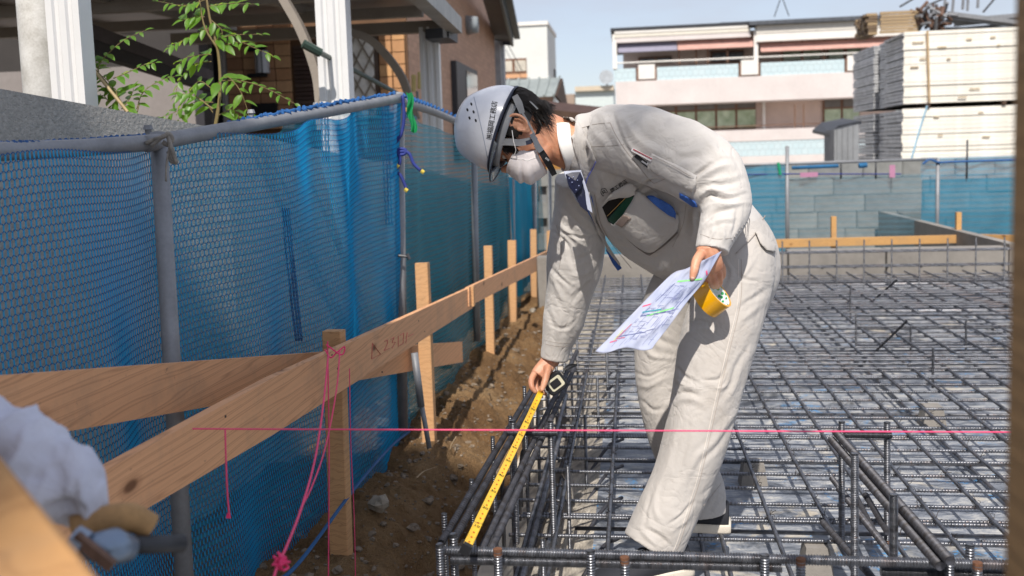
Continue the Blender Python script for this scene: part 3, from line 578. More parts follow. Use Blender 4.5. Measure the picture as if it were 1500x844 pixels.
# rendered boundary wall below the carport
bw = thing('boundary_wall', (-1.6, 4.5, -.3), 'rough grey rendered boundary wall behind the blue net on the left', 'wall')
A = pd(-260, 85, 2.0); P1 = pd(0, 130, 2.6); P2 = pd(330, 190, 3.6); P3 = pd(590, 245, 5.5); P4 = np.array((-1.3, 10.5, P3[2]-.35))
L_ = [A, P1, P2, P3, P4]; M = MB(); nn = len(L_); V = []
V = [(p[0], p[1], z) for p in L_ for z in (-.5, p[2])]+[(p[0]-.14, p[1], z) for p in L_ for z in (-.5, p[2])]
F = [(2*i, 2*i+2, 2*i+3, 2*i+1) for i in range(nn-1)]+[(2*nn+2*i, 2*nn+2*i+1, 2*nn+2*i+3, 2*nn+2*i+2) for i in range(nn-1)]+[(2*i+1, 2*i+3, 2*nn+2*i+3, 2*nn+2*i+1) for i in range(nn-1)]
mk('wall', V, F, m_render, bw)
# unseen house added behind the camera to shade the near net and boards
nb_ = thing('added_shade_house', (-5, -7, -.6), 'two-storey pale house added unseen behind the camera to shade the near left corner', 'house')
bx('wall', w_cream, nb_, -11, SHX, -9, -5.5, -.6, SHZ); bx('roof', w_roof, nb_, -11.3, SHX+.05, -9.3, -5.3, SHZ+.002, SHZ+.25)

# small unseen tree added behind the camera to dapple the helmet and jacket
tree = thing('added_shade_tree', (-1.0, -4.2, -.6), 'small leafy tree added unseen behind the camera to dapple the hard hat and shoulder', 'tree')
sd_ = np.array(SDIR)
tgt = [((-.42, 2.62, 1.22), .17, .13, 62), ((-.33, 2.64, 1.26), .08, .08, 8), ((.0, 2.55, 1.17), .14, .14, 58), ((.12, 2.55, .98), .10, .10, 16)]
V, F = [], []; cent = []
e1_ = nrm(np.cross(sd_, (0, 0, 1))); e2_ = np.cross(e1_, sd_)
for k, (c_, ra, rb, n_) in enumerate(tgt):
    C0 = np.array(c_)-sd_*(9.2+.25*k); cent.append(C0)
    for i in range(n_):
        r_ = math.sqrt(rng.random()); a_ = rng.uniform(0, 6.28); p = C0+e1_*ra*r_*math.cos(a_)+e2_*rb*r_*math.sin(a_)+sd_*rng.uniform(-.3, .3); t1 = nrm(rng.normal(size=3)); t2 = nrm(np.cross(t1, rng.normal(size=3)*.6+sd_)); q = len(V)
        V += [p-t1*.045, p-t2*.02, p+t1*.045, p+t2*.02]; F.append((q, q+1, q+2, q+3))
for i in range(1400):
    p = np.array((-2.6, -4.6, 7.6))+rng.normal(size=3)*np.array((.5, .6, .5)); t1 = nrm(rng.normal(size=3)); t2 = nrm(np.cross(t1, rng.normal(size=3))); q = len(V); V += [p-t1*.05, p-t2*.022, p+t1*.05, p+t2*.022]; F.append((q, q+1, q+2, q+3))
m_tl = mat('tree_leaf', srgb('4C6B2C'), .6); mk('foliage', V, F, m_tl, tree)['kind'] = 'stuff'
M = MB(); M.tube(smoothline([(-2.9, -4.6, -.6), (-2.85, -4.6, 2.5), (-2.7, -4.6, 5), (-2.6, -4.6, 7.5)], 8), np.linspace(.11, .04, 25), 10); M.build('trunk', mat('bark', srgb('5A4A3C'), .9, var=.2, bump=.5), tree)
for C0 in cent[:4]:
    M = MB(); M.tube(smoothline([(-2.65, -4.6, 6.2), (np.array((-2.65, -4.6, 6.6))+C0)/2+(0, 0, .3), C0], 6), np.linspace(.03, .006, 13), 6); M.build('limb', m_bark if 'm_bark' in globals() else m_tl, tree)
# ================================================================ left fence: pipes and blue net
m_net = None
def net_mat(name, c, tr):
    t = NT(name); t.col(t.ramp(t.noise(9, 3), [(.3, tuple(v*.8 for v in c)), (.7, c)])); t.set('Roughness', .5)
    tl = t.n('ShaderNodeBsdfTranslucent'); tl.inputs[0].default_value = (*[min(1, v*1.4) for v in c], 1); ms = t.n('ShaderNodeMixShader'); ms.inputs[0].default_value = tr; t.l(t.b.outputs[0], ms.inputs[1]); t.l(tl.outputs[0], ms.inputs[2]); t.l(ms.outputs[0], t.out.inputs[0]); return t
m_net = net_mat('blue_net_lit', srgb('1CA6DC'), .5).m; m_netd = net_mat('blue_net_shaded', srgb('0A5490'), .3).m  # one blue cord painted bright and dark, as the sun catches it
m_rope = mat('blue_rope', srgb('1B5590'), .7, var=.2, vs=60, bump=.6, bs=300, bd=.002)
def sheer(name, c, alpha, fine=160):
    t = net_mat(name, c, .45); tp = t.n('ShaderNodeBsdfTransparent'); ms = t.n('ShaderNodeMixShader')
    co = t.co(); sep = t.n('ShaderNodeSeparateXYZ'); t.l(co, sep.inputs[0])
    w1 = t.n('ShaderNodeTexWave', Scale=fine/6.283*.5, Distortion=.6); w1.bands_direction = 'Z'; t.l(co, w1.inputs[0])
    fac = t.math('MULTIPLY_ADD', w1.outputs[0], .22, alpha-.11)
    t.l(fac, ms.inputs[0]); t.l(tp.outputs[0], ms.inputs[1]); prev = t.out.inputs[0].links[0].from_socket; t.l(prev, ms.inputs[2]); t.l(ms.outputs[0], t.out.inputs[0]); return t.m
fence = thing('net_fence', (-1.1, 4, -.2), 'pipe fence hung with blue netting along the left side of the site', 'fence')
POST = [((232, 196, 2.42), (271, 860, 2.24), .0242), ((584, 136, 4.33), (590, 628, 4.3), .0243), ((694, 236, 6.5), (699, 500, 6.5), .0243), ((750, 262, 8.5), (752, 468, 8.5), .0243), ((783, 262, 10), (784, 450, 10), .0243), ((805, 240, 11.6), (806, 440, 11.6), .0243)]
for a, b, r in POST:
    M = MB(); M.tube([pd(*a), pd(*b)], r*(.92 if r < .02425 else 1), 14); M.build('post', m_galv, fence, smooth=True)
for P, r in (([(-60, 226, 1.75), (0, 222, 2.0), (120, 216.5, 2.2), (222, 209, 2.38)], .0215), ([(214, 211, 2.35), (330, 190, 2.75), (460, 167, 3.35), (586, 144, 4.28)], .0215), ([(586, 148, 4.3), (640, 166, 5.3), (700, 192, 6.7), (752, 214, 8.6), (806, 236, 11.6)], .0215)):
    M = MB(); M.tube(smoothline([pd(*p) for p in P], 8), r, 14); M.build('rail', m_galv, fence, smooth=True)
# the net surface: X as a function of (Y, Z) with soft billows
RY = [1.4, 1.85, 2.3, 3.3, 4.24]; RZ = [1.17, 1.175, 1.2, 1.29, 1.41]
def netx(y, z):
    return -1.085-.15*math.exp(-((y-2.2)/.42)**2)-.022*math.sin(y*5.1+z*1.4)-.018*math.sin(y*9.5-z*2.2)-.006*math.sin(y*17+z*5)-.03*math.sin(y*2.3+1)*max(0, 1.2-z)-(.28-.13*min(1, max(0, (y-1.4)/.9)))*max(0, 1-(y-1.2)/1.1)*1.0
def rz(y): return np.interp(y, RY, RZ)
def netp(u, v):
    y = 1.35+2.88*u; top = rz(y); z = top-(top+.13+.03*y*.5)*v; sag = .012*math.sin(u*28)*math.exp(-v*5)
    return np.array((netx(y, z), y, z-sag))
NU, NV = 440, 78
G_ = [[netp(i/NU, j/NV) for i in range(NU+1)] for j in range(NV+1)]
def flatthread(Mv, Mf, a, b, w, nrm_):
    t_ = b-a; s = np.cross(t_, nrm_); s = s/(np.linalg.norm(s)+1e-9)*w; k = len(Mv); Mv += [a-s, a+s, b+s, b-s]; Mf.append((k, k+1, k+2, k+3))
NX = np.array((.62, -.68, .40)); HV, HF, VV_, VF = [], [], [], []
for j in range(NV+1):
    for i in range(NU):
        z = .0026*(1 if (i+j) % 2 else -1); a = G_[j][i]+(.0, 0, z); b = G_[j][i+1]+(.0, 0, -z); flatthread(HV, HF, a, b, .0011, NX)
for j in range(NV):
    for i in range(NU+1):
        if (i+j) % 2: continue
        a = G_[j][i]; b = G_[j+1][i]; flatthread(VV_, VF, a, b, .0016, NX)
        if i < NU: flatthread(VV_, VF, G_[j][i+1] if False else a*.5+G_[j][i+1]*.5, b*.5+G_[j+1][i+1]*.5, .0006, NX) if False else None
mk('netting', HV+VV_, HF+[tuple(q+len(HV) for q in f) for f in VF], None, fence, mats=[m_netd, m_net], fm=[0]*len(HF)+[1]*len(VF))['kind'] = 'stuff'
# second ply hanging loosely behind
def ply(name, fn, nu, nv, m, lab=None):
    VV, FF = sheet(fn, nu, nv); return mk(name, VV, FF, m, fence, smooth=True, label=lab)
ply('netting', lambda u, v: netp(.36+.64*u, v)+np.array((-.05-.02*math.sin(u*23+v*3), 0, 0)), 90, 20, sheer('net_sheer_near', srgb('2CA6C2'), .42, 120))
def far(u, v):
    y = 4.3+7.3*u; top = np.interp(y, [4.3, 5.3, 6.7, 8.6, 11.6], [1.39, 1.32, 1.22, 1.10, .98])-.02; bot = -.16-.033*(y-4.3)
    return np.array((-1.09-.02*math.sin(y*4+v*2)-.015*math.sin(y*9.3), y, top+(bot-top)*v))
ply('netting', far, 120, 24, sheer('net_sheer_far', srgb('268CA2'), .6, 150))
ply('netting', lambda u, v: far(.0+.45*u, .0+v*1.0)+np.array((-.04-.02*math.sin(u*17), 0, -.22-.1*u)), 60, 16, sheer('net_sheer_fold', srgb('1C7890'), .42, 190))
ply('netting', lambda u, v: far(.55+.22*u, .12+.8*v)+np.array((.03, 0, 0)), 20, 16, net_mat('bright_tarp', srgb('10A4C8'), .5).m, 'bright cyan tarp panel at the far end')
# gathered folds of net hanging from the rail
for (pa, pb, dd, w) in (((478, 165), (480, 238), 3.5, .03), ((566, 148), (572, 330), 4.2, .045), ((420, 305), (440, 500), 3.05, .03)):
    for k in range(3):
        M = MB(); P = smoothline([pd(pa[0]+(k-1.5)*4, pa[1], dd-.02), pd((pa[0]+pb[0])/2+(k-1.5)*5+2*math.sin(k*3), (pa[1]+pb[1])/2, dd), pd(pb[0]+(k-1.5)*4, pb[1], dd)], 8); M.tube(P, .004, 6); o = M.build('gather', sheer('net_gather', srgb('125A94'), .5, 300) if 'GATH' not in globals() else GATH, fence, smooth=True); GATH = o.data.materials[0]
# blue rope wound along the rails, and at the foot
def wound(P, r0, turns, rr, name='rope', m=m_rope, par=fence):
    L_ = smoothline(P, 40); T = np.gradient(L_, axis=0); Q = []
    n = len(L_)
    for i in range(n):
        t_ = nrm(T[i]); a = nrm(np.cross(t_, (0, 0, 1))); b = np.cross(a, t_); th = turns*2*math.pi*i/n; Q.append(L_[i]+a*r0*math.cos(th)+b*r0*(math.sin(th)+.6*0))
    M = MB(); M.tube(Q, rr, 5); return M.build(name, m, par, smooth=True)
for P in ([(0, 213, 2.0), (110, 208, 2.2), (215, 200, 2.38)], ):
    wound([pd(x, y, d-.0) for x, y, d in P], .006, 26, .0055); wound([pd(x-2, y+1, d) for x, y, d in P], .007, -19, .005)
for P in ([(335, 183, 2.78), (460, 158, 3.35), (580, 138, 4.25)],):
    wound([pd(*p) for p in P], .010, 30, .0075); wound([pd(x, y+1, d) for x, y, d in P], .012, -24, .006)
for P in ([(590, 142, 4.3), (640, 160, 5.3), (700, 186, 6.7), (752, 208, 8.6)],): wound([pd(*p) for p in P], .012, 30, .008)
M = MB(); M.tube(smoothline([pd(395, 860, 2.35), pd(440, 822, 2.55), pd(520, 715, 3.15), pd(572, 655, 3.9), pd(600, 632, 4.3)], 10), .006, 6); M.build('rope', mat('bright_blue_rope', srgb('1A5488'), .7), fence)
# knots and ties
gr = thing('grey_tie', pd(240, 200, 2.36), 'frayed grey cloth strip knotted where the near post meets the rail', 'tie')
for P, r in (([(214, 210), (228, 204), (240, 200), (247, 196), (252, 204), (246, 212), (238, 208)], .006), ([(246, 198), (250, 214), (256, 232), (258, 238), (251, 236), (247, 222)], .0055), ([(248, 216), (244, 240), (243, 266)], .0025), ([(240, 198), (234, 204), (226, 210), (222, 214)], .005)):
    M = MB(); M.tube(smoothline([pd(x, y, 2.335-.006*math.sin(i)) for i, (x, y) in enumerate(P)], 6), r, 6); M.build('strand', mat('frayed_grey', srgb('8A857E'), .95, var=.25, vs=60, bump=.5, bs=200), gr, smooth=True)
for x, y, d in ((217, 190, 2.45), (368, 166, 3.0), (463, 155, 3.4)):
    M = MB(); p = pd(x, y, d); M.tube([p-(0, 0, .05), p+(0, 0, .0)], .009, 8); M.tube([p, p+(0, 0, .012)], [.014, .010], 8); M.build('clamp_bolt', m_galv, fence)
gg = thing('green_strap', pd(598, 160, 4.2), 'limp green plastic strap hanging from the corner post of the blue net', 'strap')
VV, FF = sheet(lambda u, v: pd(594+u*9+7*v+2*math.sin(v*9), 134+v*58+3*math.sin(u*3), 4.2+.012*math.sin(u*7+v*11)), 8, 16); mk('strap', VV, FF, net_mat('green_plastic', srgb('1FA05C'), .4).m, gg, smooth=True)
bc = thing('blue_cord', pd(590, 220, 4.25), 'dark blue cord with yellow ends knotted round the corner post', 'cord')
m_cord = mat('dark_blue_cord', srgb('22327E'), .7, var=.15)
for P in ([(590, 140), (592, 170), (588, 196), (578, 212), (580, 222), (592, 222), (600, 226), (606, 240), (616, 250)], [(584, 200), (576, 216), (578, 236), (582, 242)], [(578, 252), (586, 256), (592, 268), (595, 276)], [(583, 222), (586, 236), (580, 250), (572, 262)], [(578, 222), (586, 218), (594, 220), (592, 226), (582, 227)]):
    M = MB(); M.tube(smoothline([pd(x, y, 4.24) for x, y in P], 6), .008, 6); M.build('cord', m_cord, bc, smooth=True)
for x, y in ((619, 251), (582, 243), (595, 278)): M = MB(); M.tube([pd(x-2, y-1, 4.23), pd(x+2, y+2, 4.23)], .010, 6); M.build('cord_end', pl('yellow_end', 'C9B44A'), bc)
M = MB(); M.tube([pd(578, 374, 4.24), pd(598, 376, 4.24)], .007, 6); M.tube([pd(596, 372, 4.24), pd(600, 380, 4.24)], .009, 6); M.build('pin', w_dark, fence)
# pipe clamped at an angle in front of the net, stub pole
sp = thing('steel_stake', pd(618, 590, 3.9), 'short two-part steel pipe driven into the bank beside the middle wooden stake', 'stake')
M = MB(); M.tube([pd(607, 517, 3.75), pd(617, 596, 3.75)], .015, 12); M.build('sleeve', m_galv, sp, smooth=True); M = MB(); M.tube([pd(617, 590, 3.75), pd(629, 657, 3.72)], .010, 10); M.build('pin', m_galv, sp, smooth=True)
# ================================================================ near batter boards
XB = -.9
nbd = thing('batter_board', (XB, 3.5, -.1), 'long pine batter board with red pencil marks running from near left to the far stakes', 'batter board', 'batter boards around the site')
def bpt(px, py): return onx(px, py, XB)
def lboard(P_top, P_bot, th, nm, m, par):
    """board given by its top and bottom edges in pixels on the plane X = XB"""
    T_ = [bpt(*p) for p in P_top]; B_ = [bpt(*p) for p in P_bot]; V = []; n = len(T_)
    for a, b in zip(T_, B_): V += [b, a, a-np.array((th, 0, 0)), b-np.array((th, 0, 0))]
    F = [(i*4+k, i*4+(k+1) % 4, i*4+4+(k+1) % 4, i*4+4+k) for i in range(n-1) for k in range(4)]+[(3, 2, 1, 0), (4*n-4, 4*n-3, 4*n-2, 4*n-1)]; return mk(nm, V, F, m, par)
lboard([(60, 741), (400, 553.5), (692, 420)], [(60, 836), (400, 637), (692, 451.5)], .024, 'board', m_pine, nbd)
XB2 = XB+.005
XB = -.893; lboard([(687, 421), (804, 367)], [(687, 449), (804, 388)], .022, 'board', m_pine, nbd); XB = -.9
M = MB(); c = bpt(689, 434); M.box((-.893, c[1]-.02, c[2]-.055), (-.878, c[1]+.02, c[2]+.055)); M.build('joint_cleat', m_pine2, nbd)
def stake(px0, px1, t_, b_, d, m=None, par=nbd, dz=0):
    a = pd((px0+px1)/2, t_, d); w = (px1-px0)/FOC*d; bt_ = pd((px0+px1)/2+dz, b_, d); M = MB(); M.beam((bt_[0], bt_[1], bt_[2]-(.7 if px0 < 520 else .25)), a, w, w*.9, (0, 1, 0), .003); return M.build('stake', m or m_pine2, par)
stake(475, 503, 484, 860, 3.02, dz=8); stake(609, 628, 385, 627, 4.27, dz=10); stake(709, 721, 360, 512, 6.3, dz=3); stake(744, 756, 352, 470, 7.8); stake(777, 786, 336, 436, 9.3); stake(801, 808, 338, 410, 10.5)
nb2 = thing('batter_board', pd(300, 560, 2.3), 'second pine board crossing behind the long one, its end beside the middle stake', 'batter board', 'batter boards around the site')
def freeboard(T_, B_, th, nm, m, par):
    V = []; n = len(T_); nv = nrm(np.cross(T_[-1]-T_[0], (0, 0, 1)))
    if nv[0] < 0: nv = -nv
    for a, b in zip(T_, B_): V += [b, a, a-nv*th, b-nv*th]
    F = [(i*4+k, i*4+(k+1) % 4, i*4+4+(k+1) % 4, i*4+4+k) for i in range(n-1) for k in range(4)]+[(3, 2, 1, 0), (4*n-4, 4*n-3, 4*n-2, 4*n-1)]; return mk(nm, V, F, m, par)
T_ = [pd(-70, 556, 1.45), pd(0, 551, 1.6), pd(470, 517, 2.79), pd(677, 500.5, 5.5)]
dz = .118
# straighten: a real board is straight, so blend only its two ends
a0, a1 = T_[0], T_[-1]; T2 = [a0+(a1-a0)*f for f in (0, 1)]; freeboard(T2, [T2[0]-(0, 0, .115), T2[1]-(0, 0, .124)], .022, 'board', m_pine, nb2)
# nail heads
for x, y in ((486, 520), (494, 540), (613, 470), (622, 486), (712, 420), (716, 432), (747, 405), (751, 412), (330, 610), (560, 545)):
    c = bpt(x, y); M = MB(); M.tube([c+np.array((-.002, 0, 0)), c+np.array((.0015, 0, 0))], .0032, 8); M.build('nail', mat('nail_head', srgb('55504A'), .5, metal=.6), nbd)
# red pencil note on the board
m_redp = mat('red_pencil', srgb('C0605A'), .8, var=.1)
def on_board(P, w=.0013):
    M = MB(); Q = [bpt(*p)+np.array((.0012, 0, 0)) for p in P]; M.tube(Q, w, 4); return M
for P in ([(545, 503), (544, 526), (557, 519), (545, 503)], [(563, 500), (567, 498), (567, 504), (562, 514), (570, 510)], [(572, 497), (577, 494), (574, 502), (579, 501), (574, 510)], [(583, 492), (583, 508)], [(586, 491), (591, 488), (590, 503), (585, 506)], [(596, 487), (594, 503)], [(598, 493), (605, 489)]):
    on_board(P).build('pencil_mark', m_redp, nbd)
# pink strings
m_pink = mat('pink_string', srgb('E84A78'), .6, var=.08); m_pinkd = mat('fluorescent_pink', srgb('F03C78'), .6, var=.05)
def string(name, P, r, lab, grp=None, sub=8, m=None):
    M = MB(); M.tube(smoothline([pd(*p) for p in P], sub) if len(P) > 2 else [pd(*p) for p in P], r, 5); o = M.build(name, m or m_pink, None, smooth=True); return tag(o, lab, 'string', grp)
a = pd(282, 628.3, 1.75); b = pd(1484, 633.2, 1.86)
M = MB(); M.tube([a, b], .0016, 6); tag(M.build('string_line', m_pink, None), 'taut pink string line stretched across the whole site from the board', 'string')
string('string', [(330, 630, 1.74), (331, 670, 1.73), (333, 720, 1.72), (336, 756, 1.72)], .0018, 'short pink string tail hanging down from the knot on the long board', sub=4)
M = MB()
for k in range(3): M.tube([pd(334+k, 752, 1.72), pd(332+2.5*k, 759, 1.72)], .0018, 4)
tag(M.build('string_knot', m_pinkd, None), 'tiny pink knot at the end of the short string tail', 'knot')
for k, (P, r) in enumerate((([(481, 520, 2.1), (474, 590, 1.95), (462, 670, 1.8), (443, 740, 1.6), (420, 800, 1.42), (408, 824, 1.36), (400, 850, 1.33)], .0022), ([(498, 512, 2.05), (493, 570, 2.0), (478, 650, 1.9), (458, 710, 1.72), (438, 750, 1.62)], .0016), ([(480, 500, 2.64), (482, 660, 2.62), (481, 860, 2.6)], .0022), ([(512, 540, 2.7), (514, 650, 2.7), (519, 760, 2.7), (521, 860, 2.7)], .0015))):
    string('string', P, r, ['thick pink string swooping from the near stake to the bottom edge', 'thin pink string curving beside the thick one and joining it', 'straight pink string running down the left face of the near stake', 'fine pink string dangling just right of the near stake'][k], 'pink strings at the near stake')
M = MB(); c = pd(411, 822, 1.36)
for k in range(14): q = rng.normal(0, .006, 3); M.tube([c+q, c+q*.2+rng.normal(0, .006, 3), c-q], .0022, 5)
tag(M.build('string_knot', m_pinkd, None, smooth=True), 'big fluffy pink knot on the thick string at the bottom', 'knot')
M = MB(); M.tube(smoothline([pd(476, 512, 2.63), pd(484, 524, 2.615), pd(494, 516, 2.615), pd(505, 508, 2.62), pd(500, 520, 2.61), pd(478, 505, 2.62)], 5), .0022, 5); tag(M.build('string_wrap', m_pinkd, None), 'pink string wrapped round the top of the near stake', 'string')
# ================================================================ right post, near timber, cloth, clamp
M = MB(); a = pd(1497, 422, .62); M.box((a[0]+.0005, a[1]-.02, .2), (a[0]+.05, a[1]+.02, 2.2)); o = M.build('timber_post', wood_mat('blurred_post', srgb('A58258'), srgb('6E5434'), False), None); tag(o, 'out-of-focus timber post at the right edge close to the camera', 'post')
M = MB(); A_ = pd(-48, 722, .78); B_ = pd(92, 925, .62); M.beam(A_-(B_-A_)*1.2-UW*.0, B_+(B_-A_)*.4, .05, .10, (0, -.35, 1), .004); nt = M.build('timber', wood_mat('sunlit_timber', srgb('BC8E5A'), srgb('8A5C30'), False), None); tag(nt, 'blurred sunlit timber rising across the bottom left corner', 'timber')
gl = thing('clamp', pd(160, 790, 1.05), 'blurred steel clamp with a black grip under the white towel', 'clamp')
M = MB(); M.tube([pd(192, 799, 1.03), pd(268, 796, 1.08)], .0105, 12); M.build('grip', m_dark if 'm_dark' in globals() else w_dark, gl, smooth=True)
M = MB(); M.tube([pd(120, 802, .98), pd(165, 800, 1.0), pd(190, 804, 1.02)], [.012, .020, .014], 12); M.build('jaw', mat('blue_steel', srgb('7F8FA4'), .35, metal=.6, var=.1), gl, smooth=True)
M = MB(); M.beam(pd(110, 786, .97), pd(165, 830, .97), .008, .012); M.build('lever', m_rust, gl); M = MB(); M.tube([pd(106, 790, .98), pd(124, 800, .98)], .016, 10); M.build('bolt', mat('blue_steel2', srgb('8C98AA'), .4, metal=.6), gl)
M = MB(); M.tube(smoothline([pd(108, 778, 1.03), pd(150, 764, 1.04), (pd(190, 758, 1.05)), pd(222, 772, 1.06)], 6), np.interp(np.linspace(0, 1, 19), (0, .5, 1), (.018, .017, .015)), 12); ws = M.build('leather_glove', mat('tan_leather', srgb('B08A5C'), .8, var=.2, vs=20, bump=.4, bs=60), None, smooth=True); tag(ws, 'rolled tan leather work glove below the towel', 'glove')
# ================================================================ back fence
bf = thing('net_fence', (4, 11.6, -.3), 'pipe fence with thin see-through blue net across the back of the site', 'fence')
Y2 = 11.4
for px, t_, b_ in ((1153, 214, 352), (1374, 232, 345), (1232, 236, 262), (1283, 236, 262), (1417, 205, 262)):
    M = MB(); a = ony(px, t_, Y2); bz = -.5 if b_ > 300 else zf(px, b_, Y2); M.tube([(a[0], Y2, bz), (a[0], Y2, a[2])], .022 if b_ > 300 else .010, 10); M.build('post', m_galv if b_ > 300 else w_dark, bf, smooth=True)
M = MB(); M.tube([ony(830, 250, Y2), ony(1153, 240, Y2)-(0, 0, 0), (xf(1374, Y2), Y2, zf(1374, 233, Y2))], .018, 10); M.build('rail', m_galv, bf, smooth=True)
zt2, zb2 = zf(1200, 240, Y2), -.45
def bnet(px0, px1, zt_, zb_, m, dy=0., f=3.): 
    x0, x1 = xf(px0, Y2, 300), xf(px1, Y2, 300); VV, FF = sheet(lambda u, v: (x0+(x1-x0)*u, Y2+dy+.03*math.sin(u*f*6+v*2), zt_+(zb_-zt_)*v), 60, 10); return mk('netting', VV, FF, m, bf, smooth=True)
m_bn = sheer('back_net', srgb('6CB8DC'), .34, 60); m_bn2 = sheer('back_net_dense', srgb('3C94B4'), .74, 60)
bnet(830, 1150, zt2, zb2, m_bn2, .0); bnet(1150, 1352, zt2-.15, zb2, sheer('back_net_thin', srgb('6C9CAE'), .36, 60), .02); bnet(1350, 1520, zt2+.04, zf(1400, 262, Y2), m_bn, .02); bnet(1350, 1520, zf(1400, 262, Y2), zb2, m_bn2, .0)
M = MB(); M.tube([ony(1160, 246, Y2-.02), ony(1228, 243, Y2-.02)], .022, 8); M.tube([ony(1258, 243, Y2-.02), ony(1270, 242, Y2-.02)], .03, 8); M.build('gather', mat('rolled_net', srgb('1E5F8C'), .8, var=.2), bf)
M = MB(); M.tube(smoothline([ony(1352, 240, Y2-.03), ony(1362, 234, Y2-.03), ony(1376, 238, Y2-.03), ony(1400, 237, Y2-.03), ony(1500, 234, Y2-.03)], 6), .014, 6); M.build('rope', m_rope, bf)
M = MB(); M.tube([ony(1092, 256, Y2-.02), ony(1150, 255, Y2-.02), ony(1320, 255, Y2-.02)], .008, 5); M.build('rope', m_cord, bf)
for px, py, w, h, l in ((1185, 256, 26, 6, 'pink tape wrapped along the back net rope near the left post'), (1307, 251, 8, 18, 'upright pink ribbon hanging from the back net rope')):
    M = MB(); a, b = ony(px-w/2, py-h/2, Y2-.05), ony(px+w/2, py+h/2, Y2-.05); M.box((a[0], Y2-.055, b[2]), (b[0], Y2-.05, a[2])); o = M.build('pink_ribbon', pl('pink_ribbon', 'B5809E'), None); tag(o, l, 'ribbon', 'pink ribbons on the back net')
VV, FF = sheet(lambda u, v: ony(1138+u*4+v*3, 238+v*18, Y2-.06-.01*math.sin(u*5)), 4, 8); o = mk('green_strap', VV, FF, net_mat('green_plastic2', srgb('23B07A'), .3).m, None); tag(o, 'bit of green strap tied to the back net by the left post', 'strap')
# ================================================================ plants beyond the wall
m_leaf = NT('young_leaf'); m_leaf.col(m_leaf.ramp(m_leaf.noise(14, 3), [(.3, srgb('3E6A1E')), (.55, srgb('5E8E2A')), (.75, srgb('8CB03A'))])); m_leaf.set('Roughness', .4)
tl = m_leaf.n('ShaderNodeBsdfTranslucent'); tl.inputs[0].default_value = (.42, .6, .06, 1); ms = m_leaf.n('ShaderNodeMixShader'); ms.inputs[0].default_value = .45; m_leaf.l(m_leaf.b.outputs[0], ms.inputs[1]); m_leaf.l(tl.outputs[0], ms.inputs[2]); m_leaf.l(ms.outputs[0], m_leaf.out.inputs[0]); m_leaf = m_leaf.m
m_stem = mat('leaf_stalk', srgb('7A6A44'), .7)
def leaf_mesh(l, w):
    V = []; F = []
    for i, s in enumerate(np.linspace(0, 1, 6)):
        hw = w*math.sin(math.pi*s**.8)**.8 if 0 < s < 1 else .0006; z = -.18*l*s*s
        V += [(s*l, -hw, z+hw*.35), (s*l, 0, z), (s*l, hw, z+hw*.35)]
    for i in range(5):
        k = i*3; F += [(k, k+1, k+4, k+3), (k+1, k+2, k+5, k+4)]
    me = bpy.data.meshes.new('leaf'); me.from_pydata(V, [], F); me.materials.append(m_leaf); me.polygons.foreach_set('use_smooth', [True]*len(F)); return me
LM = [leaf_mesh(.085, .019), leaf_mesh(.07, .017), leaf_mesh(.055, .014)]
def plant(nm, base, sprays, stems, lab):
    root = thing(nm, base, lab, 'shrub'); M = MB()
    for P, r in stems: L_ = smoothline([pd(*p) for p in P], 6); M.tube(L_, np.linspace(r, r*.5, len(L_)), 6)
    M.build('stem', m_stem, root)
    for P, n, big in sprays:
        L_ = smoothline([pd(*p) for p in P], 10); M = MB(); M.tube(L_, np.linspace(.0022, .0008, len(L_)), 5); M.build('leaf_stalk', m_stem, root); T = np.gradient(L_, axis=0)
        n = int(n*1.4); big = big*rng.uniform(.8, 1.1)
        for k in range(n):
            f = .10+.90*k/(n-1); i = min(len(L_)-1, int(f*(len(L_)-1))); t_ = nrm(T[i]); s = -1 if k % 2 else 1; side = nrm(np.cross(t_, (rng.uniform(-.2, .2), -.6, .8)))*s
            d = t_ if k == n-1 else nrm(t_*.45+side*.8+np.array((0, 0, rng.uniform(-.5, .1)))); x = Vector(d); up = Vector(nrm(np.array((rng.uniform(-.4, .4), -.5, .8)))); y = up.cross(x).normalized(); z = x.cross(y); sc = big*(1-.35*f)*rng.uniform(.8, 1.15)
            o = bpy.data.objects.new('leaf', LM[k % 3]); COL.objects.link(o); o.parent = root; mw = Matrix((x*sc, y*sc, z*sc)).transposed().to_4x4(); mw.translation = Vector(L_[i]-ORG[root.name]); o.matrix_basis = mw
    return root
D = 3.9
